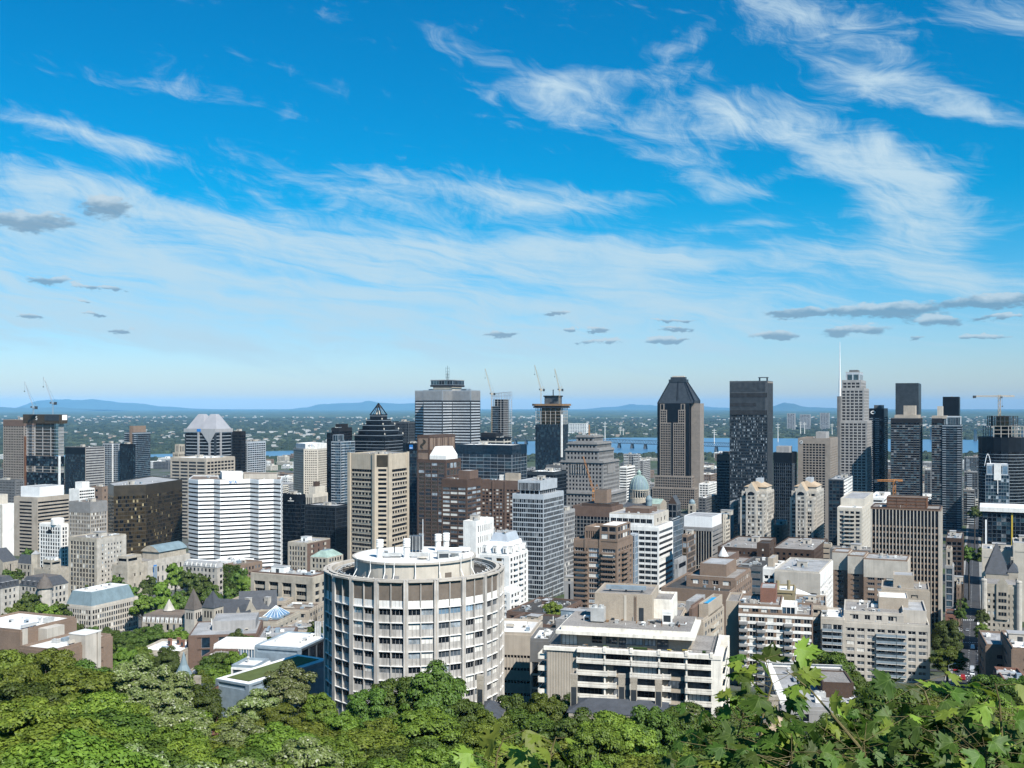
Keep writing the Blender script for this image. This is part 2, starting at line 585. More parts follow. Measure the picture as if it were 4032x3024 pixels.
def unit_mesh(kind, m):
 k = (kind, m)
 if k in UNITS:
  return UNITS[k]
 b = MB()
 if kind == 'box':            # cabinet on a curb with a lid and a grille
  b.box(-.5, .5, -.5, .5, 0, .9, m); b.box(-.53, .53, -.53, .53, .9, 1.0, m)
  b.box(-.4, .4, -.515, -.505, .2, .7, 'steel_dark')
 elif kind == 'fan':          # cabinet with two fan drums
  b.box(-.5, .5, -.5, .5, .08, .85, m)
  for x in (-.24, .24):
   b.lathe(x, 0, [(.2, .85), (.2, 1.0), (.16, 1.0), (.15, .9)], 8, m)
  b.box(-.45, -.35, -.45, .45, 0, .08, 'steel_dark'); b.box(.35, .45, -.45, .45, 0, .08, 'steel_dark')
 elif kind == 'vent':         # round stack with a cowl
  b.lathe(0, 0, [(.28, 0), (.28, .7), (.5, .72), (.5, .86), (.2, 1.0)], 8, m)
 elif kind == 'house':        # stair or lift house with a flat cap and a door
  b.box(-.5, .5, -.5, .5, 0, .94, m); b.box(-.54, .54, -.54, .54, .94, 1.0, m, 'roof_grey')
  b.box(-.12, .12, -.512, -.502, 0, .62, 'steel_dark')
 elif kind == 'duct':         # long duct on feet
  b.box(-.5, .5, -.3, .3, .35, 1.0, m)
  for x in (-.4, 0, .4):
   b.box(x - .02, x + .02, -.3, .3, 0, .35, 'steel_dark')
 elif kind == 'pipe':
  b.tube((0, 0, 0), (0, 0, 1), .5, m, 8)
 UNITS[k] = b.mesh(kind)
 return UNITS[k]


OCC = []       # columns, depth and top of every volume, to leave out repeats that stand wholly behind others


def hidden(x0, x1, Y, py):
 n = 9
 for i in range(n):
  x = x0 + (x1 - x0) * i / (n - 1)
  if not -20 <= x <= 4052: continue
  if not any(a <= x <= c and d < Y - 5 and t < py - 2 for a, c, d, t in OCC): return False
 return True


class Bld:
 def __init__(s, name, label, cat, poly, zb=None, group=None, seed=None):
  s.org = (sum(p[0] for p in poly) / len(poly), sum(p[1] for p in poly) / len(poly))
  s.Y = min(p[1] for p in poly)
  if zb is None:
   zb = min(H(p[0], p[1]) for p in poly) - 1.0
  s.zb = zb
  s.root = thing(name, label, cat, (s.org[0], s.org[1], zb), 0, group)
  s.pxm = F / max(s.Y, 1)
  s.nwin = 0
  s.stuff = MB()
  s.rnd = random.Random(seed if seed is not None else hash_s(label))
  s.wins = 0
  s.roof_obj = None

 def lp(s, p):
  return (p[0] - s.org[0], p[1] - s.org[1])

 def part(s, name, mb):
  o = mb.build(name, s.root)
  if o and 'roof' in name: s.roof_obj = o      # what stands on a roof is a piece of that roof
  return o

 def edge(s, p0, p1):
  a, b = Vector(s.lp(p0)), Vector(s.lp(p1))
  e = (b - a)
  L = e.length
  e.normalize()
  return ((a.x, a.y), (e.x, e.y), (e.y, -e.x)), L

 def sees(s, p0, p1):
  e = Vector(p1) - Vector(p0)
  n = Vector((e.y, -e.x))
  mid = (Vector(p0) + Vector(p1)) / 2
  return n.dot(-mid) > 0

 def block(s, poly, z0, z1, wall, S=None, roof='roof_grey', name='wall', parapet=0.8, per_edge=None, roof_name='roof'):
  """one volume with its roof, parapet and the facades that face the city lookout"""
  OCC.append((min(CX + F * p[0] / p[1] for p in poly), max(CX + F * p[0] / p[1] for p in poly), min(p[1] for p in poly), EY + F * (CZ - z1) / min(p[1] for p in poly)))
  z0 -= s.zb; z1 -= s.zb
  lp = [s.lp(p) for p in poly]
  mb = MB()
  zr = z1 - parapet
  mb.prism(lp, z0, zr, wall, top=False)
  if parapet > 0:
   ins = inset(lp, 0.45)
   n = len(lp)
   for i in range(n):
    j = (i + 1) % n
    a, b, c, d = lp[i], lp[j], ins[j], ins[i]
    mb.poly([(*a, zr), (*b, zr), (*b, z1), (*a, z1)], wall)
    mb.poly([(*a, z1), (*b, z1), (*c, z1), (*d, z1)], wall)
    mb.poly([(*d, z1), (*c, z1), (*c, zr), (*d, zr)], wall)
  n = len(poly)
  for i in range(n):
   T = S if per_edge is None or i not in per_edge else per_edge[i]
   if T and s.sees(poly[i], poly[(i + 1) % n]):
    s.facade(mb, poly[i], poly[(i + 1) % n], z0, zr if parapet else z1, T)
  s.part(name, mb)
  if roof:
   rb = MB()
   rb.poly([(*p, zr) for p in (inset(lp, 0.45) if parapet > 0 else lp)], roof)
   s.part(roof_name, rb)
  return z1 + s.zb

 def facade(s, mb, p0, p1, z0, z1, S):
  fr, L = s.edge(p0, p1)
  g = S.get
  fh, bw = g('fh', 3.6), g('bw', 3.0)
  pw, sh = g('pw', 0.5), g('sh', 1.2)
  sd_ = g('sd', 0.3)
  pd_ = g('pd', 0.32)
  if abs(pd_ - sd_) < .015: pd_ = sd_ + .02
  cw = g('cw', max(pw, 0.4))
  cw = min(cw, L * 0.4)
  pm, sm = g('pm', 'concrete_tan'), g('sm', g('pm', 'concrete_tan'))
  pal = PAL[g('gl', 'dark')]
  if s.pxm < 7: sd_, pd_ = sd_ * .5, pd_ * .5
  dm = max(pd_, sd_)
  zt, zl = z1 - g('top', 1.0), z0 + g('bot', 0.0)
  nf = max(1, round((zt - zl) / fh))
  fhh = (zt - zl) / nf
  us = L - 2 * cw
  nb = max(1, round(us / bw))
  b = us / nb
  # frame of the face
  if cw > 0.05:
   mb.fbox(fr, 0, cw, zl, zt, 0, dm + .012, pm)
   mb.fbox(fr, L - cw, L + dm, zl, zt, 0, dm + .012, pm)
  if zt < z1 - .01: mb.fbox(fr, 0, L + dm, zt, z1, 0, dm + .03, g('tm', sm))
  if zl > z0 + .01: mb.fbox(fr, 0, L + dm, z0, zl, 0, dm + .03, g('bm', sm))
  skip = g('skip', ())
  if sh > 0.02:
   for i in range(nf):
    z = zl + i * fhh
    mb.fbox(fr, cw, L - cw, z, z + sh * (fhh / fh), 0, sd_, sm)
  if pw > 0.02:
   for j in range(1, nb):
    u = cw + j * b
    mb.fbox(fr, u - pw / 2, u + pw / 2, zl, zt, 0, pd_, pm)
  for (pos, wid, dep, m_) in g('fins', ()):        # single strong verticals, given as shares of the width
   mb.fbox(fr, pos * L - wid / 2, pos * L + wid / 2, z0, z1 + .02, 0, dep, m_)
  # panes
  mull = g('mull', 1)
  pwid = (b - pw) / mull
  ph = fhh - sh * (fhh / fh)
  mm = g('mm')
  size = math.sqrt(max(pwid * mull * ph, .01)) * s.pxm
  single = size >= 9.5 and s.wins < 300 and not g('strip')
  frm = g('frame', max(1, mull)) if size >= 14 else 0
  fm = g('fm', 'aluminium')
  rz = math.atan2(fr[1][1], fr[1][0])
  rnd = s.rnd
  for i in range(nf):
   z = zl + i * fhh + sh * (fhh / fh)
   for j in range(nb):
    if g('only') and not g('only')(i, j, nf, nb):
     continue
    u = cw + j * b + pw / 2
    if single and s.wins < 300:
     me = win_mesh(pwid * mull, ph, rnd.choice(pal), frm, fm)
     k = 0.05 if not g('proud') else g('proud')
     o = link('window', me, s.root, None, (fr[0][0] + fr[1][0] * u + fr[2][0] * k, fr[0][1] + fr[1][1] * u + fr[2][1] * k, z), rz + rnd.uniform(-.006, .006))
     s.wins += 1
    else:
     for q in range(mull):
      t = rnd.uniform(-.02, .02)
      m_ = rnd.choice(pal)
      s.stuff.fquad(fr, u + q * pwid, u + (q + 1) * pwid, z, z + ph, 0.06, m_, t)
      if mm and q:
       mb.fbox(fr, u + q * pwid - .06, u + q * pwid + .06, z, z + ph, 0, .14, mm)
  # balconies: (first bay, bays) lists per face, all floors
  for (j0, nj, dep, bm_, every) in g('bal', ()):
   for i in range(nf):
    if i % every: continue
    z = zl + i * fhh
    u0, u1 = cw + j0 * b + .1, cw + (j0 + nj) * b - .1
    if u1 > L: continue
    if s.pxm * 1.0 >= 6.0:
     k = ('bal', round(u1 - u0, 2), dep, bm_, g('rail', 1.05), g('railm', bm_))
     if k not in WIN_CACHE:
      q = MB(); f0 = ((0, 0), (1, 0), (0, -1)); w_ = u1 - u0
      q.fbox(f0, 0, w_, -.18, 0, 0, dep, bm_)
      q.fbox(f0, 0, w_, 0.12, g('rail', 1.05), dep - .12, dep - .01, g('railm', bm_))
      q.fbox(f0, 0, .12, 0, g('rail', 1.05), 0, dep - .12, g('railm', bm_))
      q.fbox(f0, w_ - .12, w_, 0, g('rail', 1.05), 0, dep - .12, g('railm', bm_))
      q.poly([(0, -dep, -.18), (0, 0, -.18), (w_, 0, -.18), (w_, -dep, -.18)], bm_)
      WIN_CACHE[k] = q.mesh('balcony')
     link('balcony', WIN_CACHE[k], s.root, None, (fr[0][0] + fr[1][0] * u0 + fr[2][0] * dm, fr[0][1] + fr[1][1] * u0 + fr[2][1] * dm, z), rz)
    else:
     mb.fbox(fr, u0, u1, z - .2, z, dm, dm + dep, bm_)
     mb.fbox(fr, u0, u1, z, z + 1.0, dm + dep - .12, dm + dep - .02, bm_)

 def unit(s, kind, m, x, y, z, sx, sy, sz, rz=-G, name=None):
  nm = name or {'box': 'rooftop_unit', 'fan': 'cooling_unit', 'vent': 'roof_vent', 'house': 'stair_house', 'duct': 'roof_duct', 'pipe': 'flue_pipe'}[kind]
  p = s.lp((x, y))
  return link(nm, unit_mesh(kind, m), s.roof_obj or s.root, None, (p[0], p[1], z - s.zb - .05), rz, (sx, sy, sz))

 def clutter(s, poly, z, n, big=1.0, g=G, houses=1, hm='concrete_pale'):
  rnd = s.rnd
  for k in range(houses):
   x, y = bil(poly, rnd.uniform(.3, .7), rnd.uniform(.35, .7))
   s.unit('house', hm, x, y, z, rnd.uniform(4, 9) * big, rnd.uniform(4, 7) * big, rnd.uniform(2.6, 4) * big, -g)
  for k in range(int(n * 1.7)):
   x, y = bil(poly, rnd.uniform(.06, .94), rnd.uniform(.06, .94))
   kd = rnd.choice(['box', 'box', 'fan', 'vent', 'duct', 'box', 'pipe'])
   m = rnd.choice(['vent_steel', 'vent_white', 'vent_blue', 'vent_steel', 'concrete_pale'])
   q = {'box': (1.6, 1.3, 1.3), 'fan': (2.6, 1.6, 1.6), 'vent': (.9, .9, 1.5), 'duct': (5, 1.2, 1.1), 'pipe': (.3, .3, 2.2)}[kd]
   r = rnd.uniform(.5, 1.35) * big
   s.unit(kd, m, x, y, z, q[0] * r, q[1] * r, q[2] * r, -g + (rnd.choice([0, math.pi / 2])))

 def text(s, string, fr, u, z, size, m, n=.2, name='sign_lettering', label=None):
  c = bpy.data.curves.new(name, 'FONT')
  c.body = string
  c.size = size
  c.extrude = 0.05
  c.align_x = 'CENTER'
  t_ = bpy.data.objects.new(name, c)
  col.objects.link(t_)
  me = bpy.data.meshes.new_from_object(t_.evaluated_get(bpy.context.evaluated_depsgraph_get()))
  bpy.data.objects.remove(t_)
  me.materials.clear(); me.materials.append(MATS[m])
  o = link(name, me, s.root)
  o.location = (fr[0][0] + fr[1][0] * u + fr[2][0] * n, fr[0][1] + fr[1][1] * u + fr[2][1] * n, z - s.zb)
  o.rotation_euler = (R(90), 0, math.atan2(fr[1][1], fr[1][0]))
  if label: o['label'] = label
  return o

 def done(s):
  s.stuff.build('window_panes', s.root, 'stuff')
  return s


def hash_s(t):
 h = 7
 for ch in t:
  h = (h * 131 + ord(ch)) % 1000003
 return h


def B(name, label, f, top, S, wall=None, cat='building', g=G, d=None, w=None, zb=None, roof='roof_grey', clut=4, parapet=.8, houses=1, hm='concrete_pale', group=None, big=1.0, per_edge=None, z=None, pent=None, done=True, dz=None):
 """the common case: one block with facades and things on its roof"""
 xl, xc, xr, Y = f
 poly = foot(xl, xc, xr, Y, g, w, d)
 zt = PZ(top, Y) if z is None else z
 b = Bld(name, label, cat, poly, zb, group)
 b.poly, b.zt, b.g = poly, zt, g
 b.block(poly, b.zb, zt, wall or S.get('sm', S.get('pm', 'concrete_tan')), S, roof, parapet=parapet, per_edge=per_edge)
 if pent:   # (s0, s1, t0, t1, height, wall, facade) volumes on the roof
  for (s0, s1, t0, t1, h, wm, PS) in pent:
   b.block(sub(poly, s0, s1, t0, t1), zt - parapet, zt + h, wm, PS, 'roof_grey', 'penthouse', 0.3, roof_name='penthouse_roof')
 if clut or houses:
  b.clutter(sub(poly, .06, .94, .08, .92), zt - parapet, clut, big, g, 0 if pent else houses, hm)
 if done:
  b.done()
 return b
# ---------------------------------------------------------------- ground, river, far land
RIVER_N = [(PX(a, y), y) for a, y in ((-600, 3500), (600, 3720), (1700, 3900), (2450, 4060), (3300, 4150), (3900, 4200), (4700, 4250))]
RIVER_F = [(PX(a, y), y) for a, y in ((-600, 3900), (600, 4150), (1150, 4500), (1700, 5100), (2450, 6350), (3300, 6150), (3900, 5900), (4700, 5700))]


def shore(line, x): return float(np.interp(x, [p[0] for p in line], [p[1] for p in line]))


def terrain():
 ys = sorted(set(PROF_Y + [i * 10 for i in range(-2, 45)] + [460 + 30 * i for i in range(40)] + [1700, 2000, 3000, 5000, 8000, 12000, 20000]))
 ts = np.linspace(-1, 1, 61)
 v, f = [], []
 for y in ys:
  hw = max(260, 0.95 * abs(y) + 200)
  for t in ts:
   x = hw * t
   v.append((x, y, H(x, y)))
 n = len(ts)
 for i in range(len(ys) - 1):
  for j in range(n - 1):
   a = i * n + j
   f.append((a, a + 1, a + n + 1, a + n))
 me = bpy.data.meshes.new('ground')
 me.from_pydata(v, [], f)
 m = bpy.data.materials.new('ground_mix')
 m.use_nodes = True
 T = NT(m.node_tree)
 b = T.n['Principled BSDF']
 b.inputs['Roughness'].default_value = 0.95
 b.inputs['Specular IOR Level'].default_value = 0.1
 ge = T.node('ShaderNodeNewGeometry')
 pos = ge.outputs['Position']
 sp = T.node('ShaderNodeSeparateXYZ'); T.l.new(pos, sp.inputs[0])
 n1 = T.noise(pos, 0.02, 5, 0.6).outputs[0]
 city = T.mix(T.rng(n1, .4, .62, 0, 1), (.10, .10, .10, 1), (.045, .065, .025, 1))
 leafy = T.mix(T.noise(pos, 1.2, 5, .7).outputs[0], (.012, .02, .006, 1), (.05, .06, .025, 1))
 nf = T.noise(T.vmath('MULTIPLY', pos, (1, .35, 1)), 0.0022, 7, 0.68).outputs[0]
 nb = T.noise(T.vmath('MULTIPLY', pos, (1, .4, 1)), 0.006, 6, 0.75).outputs[0]
 far = T.mix(T.rng(nf, .38, .62, 0, 1), (.022, .042, .022, 1), (.085, .105, .05, 1))
 far = T.mix(T.rng(nb, .66, .74, 0, .7), far, (.4, .39, .36, 1))
 c = T.mix(T.rng(sp.outputs[1], 300, 340, 0, 1), leafy, city)
 c = T.mix(T.rng(sp.outputs[1], 3000, 3600, 0, 1), c, far)
 T.l.new(c, b.inputs['Base Color'])
 me.materials.append(m)
 o = link('ground', me, None, 'structure')
 o['label'] = 'ground of the slope, the city and the plain beyond the river'
 # river
 mb = MB()
 w = bpy.data.materials.new('river_water')
 w.use_nodes = True
 T = NT(w.node_tree)
 b = T.n['Principled BSDF']
 b.inputs['Base Color'].default_value = (.05, .13, .23, 1)
 b.inputs['Roughness'].default_value = 0.28
 ge = T.node('ShaderNodeNewGeometry')
 bn = T.node('ShaderNodeBump'); bn.inputs['Strength'].default_value = .6; bn.inputs['Distance'].default_value = 2.0
 T.l.new(T.noise(T.vmath('MULTIPLY', ge.outputs['Position'], (1, .4, 1)), .02, 4, .6).outputs[0], bn.inputs['Height'])
 T.l.new(bn.outputs[0], b.inputs['Normal'])
 MATS['river_water'] = w
 mb.poly([(x, y, -18.6) for x, y in RIVER_N + RIVER_F[::-1]], 'river_water')
 link('river', mb.mesh('river'), None, 'structure')


terrain()


def hill(name, label, pts, Y, depth, color):
 """a ridge with volume: profile in picture pixels, at depth Y"""
 MATS[color] if color in MATS else mat(color, (.05, .08, .05), .95, .2, .0006, 0, fine=.3)
 rows = []
 for k, (yy, s) in enumerate([(-1.0, 0), (-.75, .35), (-.45, .72), (-.15, .96), (0, 1), (.3, .8), (1, 0)]):
  row = []
  for i, (px, py) in enumerate(pts):
   x = PX(px, Y)
   z = max(0, PZ(py, Y) + 18)
   j = 1 + .04 * math.sin(i * 1.3 + k * 1.7)
   row.append((x, Y + depth * yy, -20 + z * s * (j if 0 < s < 1 else 1)))
  rows.append(row)
 mb = MB()
 for a, b in zip(rows, rows[1:]):
  for i in range(len(a) - 1):
   mb.poly([a[i], a[i + 1], b[i + 1], b[i]], color)
 mb.smooth = True
 o = link(name, mb.mesh(name), None, 'structure')
 o['label'] = label


def dense(pts, n=4, seed=1):
 rnd = random.Random(seed)
 out = []
 for (a, b), (c, d) in zip(pts, pts[1:]):
  for i in range(n):
   t = i / n
   s_ = t * t * (3 - 2 * t)
   out.append((a + (c - a) * t, b + (d - b) * s_ + rnd.uniform(-1.2, 1.2)))
 out.append(pts[-1])
 return out


hill('hill', 'long low blue mountain on the horizon behind the shrouded construction tower', dense([(60, 1610), (110, 1603), (160, 1578), (200, 1574), (270, 1572), (310, 1576), (360, 1572), (420, 1578), (480, 1586), (550, 1588), (620, 1598), (760, 1608), (900, 1612)]), 52000, 2500, 'hill_far')
hill('hill', 'lower blue foothill in front of the long mountain at the western edge', dense([(-200, 1608), (-60, 1600), (0, 1603), (60, 1606), (150, 1604), (230, 1603), (330, 1609), (420, 1613)]), 40000, 2200, 'hill_far')
hill('hill', 'blue mountain on the horizon behind the stepped pyramid tower', dense([(1130, 1612), (1210, 1604), (1260, 1592), (1330, 1588), (1400, 1586), (1455, 1579), (1510, 1587), (1570, 1590), (1640, 1588), (1740, 1596), (1900, 1612)]), 54000, 2500, 'hill_far')
hill('hill', 'faint pale ridge between the glass construction tower and the gabled granite tower', dense([(2250, 1612), (2420, 1602), (2480, 1592), (2540, 1594), (2620, 1600), (2740, 1598), (2860, 1606), (2960, 1612)]), 57000, 2200, 'hill_far')
hill('hill', 'small pointed blue hill beside the dark slab tower', dense([(2960, 1612), (3040, 1601), (3085, 1586), (3110, 1588), (3150, 1600), (3220, 1605), (3420, 1612)]), 48000, 2200, 'hill_far')


def plain_stuff():
 """trees and roofs of the suburbs across the river, far too many and too small to count"""
 rnd = random.Random(11)
 mat('far_tree', (.028, .044, .026), .95, .3, .004)
 mat('far_tree_light', (.050, .068, .038), .95, .3, .004)
 mat('far_roof', (.46, .45, .43), .9, .15, .004)
 mat('far_roof_brown', (.34, .27, .21), .9, .15, .004)
 tb = MB()
 dome = [(1, 0), (.86, .55), (.5, .88), (.12, 1.0)]
 for i in range(19000):
  u = rnd.random()
  y = 3950 + 12000 * u ** 1.5
  x = rnd.uniform(-.5, .5) * y
  if y < shore(RIVER_F, x) + 40: continue
  r = rnd.uniform(9, 24) * (1 + u)
  h = rnd.uniform(7, 17)
  m = rnd.choice(['far_tree', 'far_tree', 'far_tree_light'])
  n = 5
  a0 = rnd.random() * 6
  rings = [[(x + r * q * math.cos(a0 + 2 * math.pi * k / n), y + r * q * math.sin(a0 + 2 * math.pi * k / n), -19 + h * w) for k in range(n)] for q, w in dome[:3]]
  tb.loft(rings, m)
 for i in range(2600):      # strip of park trees on the near bank
  x = rnd.uniform(-.5, .5) * 3900
  y = shore(RIVER_N, x) - rnd.uniform(12, 420)
  r = rnd.uniform(8, 16); h = rnd.uniform(9, 17); n = 6
  tb.loft([[(x + r * q * math.cos(2 * math.pi * k / n), y + r * q * math.sin(2 * math.pi * k / n), -19 + h * w) for k in range(n)] for q, w in dome[:3]], rnd.choice(['far_tree', 'far_tree_light']))
 o = tb.build('far_trees', None, 'stuff')
 tag(o, 'mass of suburban trees on the plain across the river', 'trees')
 rb = MB()
 for i in range(2600):
  u = rnd.random()
  y = 4500 + 15000 * u ** 1.4
  x = rnd.uniform(-.5, .5) * y
  if y < shore(RIVER_F, x) + 200: continue
  if (math.sin(x * .0011 + 2) + math.sin(y * .0013 + x * .0004)) < rnd.uniform(-1.2, 1.4): continue
  w = rnd.uniform(8, 24) * (1 + u); d = rnd.uniform(8, 30); h = rnd.uniform(12, 18)
  rb.box(x - w / 2, x + w / 2, y - d / 2, y + d / 2, -19, -19 + h, rnd.choice(['far_roof', 'far_roof', 'far_roof_brown']), 'far_roof')
 o = rb.build('far_roofs', None, 'stuff')
 tag(o, 'scatter of pale suburban roofs among the trees across the river', 'rooftops')


plain_stuff()


def haze(density):
 mb = MB()
 mb.box(-62000, 62000, -420, 61500, -23, 520, 'sign_white')
 me = bpy.data.meshes.new('haze')
 me.from_pydata(mb.v, [], mb.f)
 m = bpy.data.materials.new('haze_air')
 m.use_nodes = True
 T = NT(m.node_tree)
 T.n.clear()
 pv = T.node('ShaderNodeVolumePrincipled')
 pv.inputs['Color'].default_value = (.25, .60, 1.0, 1)
 pv.inputs['Density'].default_value = density
 pv.inputs['Anisotropy'].default_value = -0.3
 out = T.node('ShaderNodeOutputMaterial')
 T.l.new(pv.outputs[0], out.inputs['Volume'])
 me.materials.append(m)
 link('haze', me, None, 'stuff')['label'] = 'thin blue air between the lookout and the far plain'


haze(0.000015)
# ---------------------------------------------------------------- the city, roughly from the western edge eastwards, far to near
def S(**k): return k


def slab_floors(b, poly, z0, z1, fh, m='concrete_pale', core='concrete_dark', colm='concrete_grey', core_in=.25, ncol=4):
 """unclad storeys of a tower under construction: plates, columns and a core"""
 cb = MB()
 c = [b.lp(p) for p in sub(poly, core_in, 1 - core_in, core_in, 1 - core_in)]
 cb.prism(c, z0 - b.zb, z1 - b.zb, core)
 b.part('core', cb)
 n = max(1, round((z1 - z0) / fh))
 lp = [b.lp(p) for p in poly]
 for i in range(n + 1):
  q = MB()
  z = z0 + (z1 - z0) * i / n - b.zb
  q.prism(lp, z - .35, z, m, bottom=True)
  b.part('floor_slab', q)
 for i in range(len(poly)):
  for k in range(ncol):
   p = Vector(lp[i]).lerp(Vector(lp[(i + 1) % len(lp)]), k / ncol)
   p = p.lerp(Vector((0, 0)), .03)
   q = MB(); q.box(p.x - .4, p.x + .4, p.y - .4, p.y + .4, z0 - b.zb, z1 - b.zb, colm)
   b.part('column', q)


def lattice(mb, a, b, w, m, n, r=.12, w2=None):
 """square lattice boom from a to b"""
 a, b = Vector(a), Vector(b)
 w2 = w if w2 is None else w2
 q = (b - a).to_track_quat('Z', 'Y')
 def pt(k, t):
  ww = w + (w2 - w) * t
  dx, dy = ((-1, -1), (1, -1), (1, 1), (-1, 1))[k % 4]
  return a.lerp(b, t) + q @ Vector((dx * ww / 2, dy * ww / 2, 0))
 for k in range(4):
  mb.tube(pt(k, 0), pt(k, 1), r, m, 4)
  for i in range(n):
   mb.tube(pt(k + (i % 2), i / n), pt(k + 1 - (i % 2), (i + 1) / n), r * .7, m, 3, cap=False)


def luffing_crane(label, px, Y, zbase, py_cab, tip, m, group=None, heavy=1.0):
 """slewing tower crane with a raised jib; tip in picture pixels"""
 x = PX(px, Y)
 zc = PZ(py_cab, Y)
 t = thing('tower_crane', label, 'crane', (x, Y, zbase), 0, group)
 h = zc - zbase
 k = heavy
 a = MB(); lattice(a, (0, 0, 0), (0, 0, h), 2.2 * k, m, max(4, int(h / 3)), .18 * k); a.build('mast', t)
 tx, tz = PX(tip[0], Y) - x, PZ(tip[1], Y) - zbase
 a = MB(); lattice(a, (0, -.5, h + 1), (tx, -1.0, tz), 2.0 * k, m, 14, .17 * k, 1.0 * k); a.build('jib', t)
 sgn = -1 if tx < 0 else 1
 a = MB(); a.box(-1.6 * k, 1.6 * k, -1.6, 1.6, h - .3, h + 1.2, m); a.box(-sgn * 7 * k if sgn > 0 else 0, 0 if sgn > 0 else -sgn * 7 * k, -1.1, 1.1, h + .1, h + 1.0, m)
 a.build('slewing_deck', t)
 a = MB(); xx = -sgn * 6.2 * k; a.box(xx - 1.5, xx + 1.5, -1.3, 1.3, h - 1.4, h + 2.4, 'steel_dark'); a.build('counterweight', t)
 a = MB(); apex = (-sgn * 4.6 * k, 0, h + 8.5 * k)
 a.tube((0, .8, h + 1), apex, .25 * k, m, 4); a.tube((-sgn * 6.5 * k, .8, h + 1), apex, .22 * k, m, 4); a.build('a_frame', t)
 a = MB(); a.tube(apex, (tx * .92, -1.0, h + 1 + (tz - h - 1) * .92), .09, 'steel_dark', 3); a.tube((tx, -1, tz), (tx, -1, tz - (tz - h) * .35), .08, 'steel_dark', 3); a.build('cable', t)
 a = MB(); a.box(tx - .5, tx + .5, -1.5, -.5, tz - (tz - h) * .35 - 1.4, tz - (tz - h) * .35, 'steel_dark'); a.build('hook_block', t)
 a = MB(); a.box(sgn * 1.2, sgn * 3.0, -2.6, -1.2, h + .2, h + 2.6, 'g_mid'); a.build('cab', t)
 return t


def hammer_crane(label, px, Y, zbase, py_jib, left_px, right_px, m):
 x = PX(px, Y); zj = PZ(py_jib, Y); h = zj - zbase
 t = thing('tower_crane', label, 'crane', (x, Y, zbase))
 a = MB(); lattice(a, (0, 0, 0), (0, 0, h + 1.5), 2.4, m, max(4, int(h / 3)), .22); a.build('mast', t)
 l, r = PX(left_px, Y) - x, PX(right_px, Y) - x
 a = MB(); lattice(a, (0, 0, h), (l, 0, h), 1.8, m, 14, .2, 1.2); a.build('jib' if abs(l) > abs(r) else 'counter_jib', t)
 a = MB(); lattice(a, (0, 0, h), (r, 0, h), 1.8, m, 12, .2, 1.3); a.build('counter_jib' if abs(l) > abs(r) else 'jib', t)
 s_ = l if abs(l) < abs(r) else r
 if abs(l) > abs(r): s_ = l
 a = MB(); a.box(s_ * .97 - 1.6, s_ * .97 + 1.6, -1.2, 1.2, h - 2.4, h + .8, 'steel_dark'); a.build('counterweight', t)
 a = MB(); a.box(.9, 3.0, -2.4, -.9, h - 2.6, h - .2, 'g_mid'); a.build('cab', t)
 a = MB(); a.tube((r * .2, 0, h), (r * .2, 0, h - 12), .09, 'steel_dark', 3); a.box(r * .2 - .5, r * .2 + .5, -.5, .5, h - 13.5, h - 12, 'steel_dark'); a.build('hook_block', t)
 return t


def poly_px(pts): return [(PX(a, y), y) for a, y in pts]


def mansard(b, poly, z0, z1, t, m, roof, name='mansard_roof'):
 lp = [b.lp(p) for p in poly]
 ins = inset(lp, t)
 mb = MB()
 mb.loft([[(*p, z0 - b.zb) for p in lp], [(*p, z1 - b.zb) for p in ins]], m, cap=False)
 mb.poly([(*p, z1 - b.zb) for p in ins], roof)
 return b.part(name, mb)


def hip(b, poly, z0, z1, m, name='roof', ridge=.3, over=.5):
 """hipped roof over four corners"""
 lp = inset([b.lp(p) for p in poly], -over)
 a, c = sub(lp, 0, 1, .5, .5)[0], sub(lp, 0, 1, .5, .5)[1]
 L0, L1 = (Vector(lp[1]) - Vector(lp[0])).length, (Vector(lp[2]) - Vector(lp[1])).length
 if L0 < L1:
  r0, r1 = bil(lp, .5, ridge), bil(lp, .5, 1 - ridge)
  order = [(0, 1, 'a'), (1, 2, 'ab'), (2, 3, 'b'), (3, 0, 'ba')]
 else:
  r0, r1 = bil(lp, ridge, .5), bil(lp, 1 - ridge, .5)
  order = [(0, 1, 'ab'), (1, 2, 'b'), (2, 3, 'ba'), (3, 0, 'a')]
 mb = MB()
 za, zz = z0 - b.zb, z1 - b.zb
 P = {'a': (*r0, zz), 'b': (*r1, zz)}
 for i, j, k in order:
  base = [(*lp[i], za), (*lp[j], za)]
  if len(k) == 1: mb.poly(base + [P[k]], m)
  else: mb.poly(base + [P[k[1]], P[k[0]]], m)
 mb.poly([(*p, za) for p in reversed(lp)], m)
 return b.part(name, mb)


def gable(b, poly, z0, z1, m, wall, name='roof', along='s', over=.4):
 lp = [b.lp(p) for p in poly]
 if along == 't': lp = [lp[1], lp[2], lp[3], lp[0]]
 r0, r1 = bil(lp, 0, .5), bil(lp, 1, .5)
 za, zz = z0 - b.zb, z1 - b.zb
 mb = MB()
 mb.poly([(*lp[0], za), (*lp[1], za), (*r1, zz), (*r0, zz)], m)
 mb.poly([(*lp[2], za), (*lp[3], za), (*r0, zz), (*r1, zz)], m)
 b.part(name, mb)
 w = MB()
 w.poly([(*lp[1], za), (*lp[2], za), (*r1, zz - .05)], wall)
 w.poly([(*lp[3], za), (*lp[0], za), (*r0, zz - .05)], wall)
 b.part('gable_wall', w)


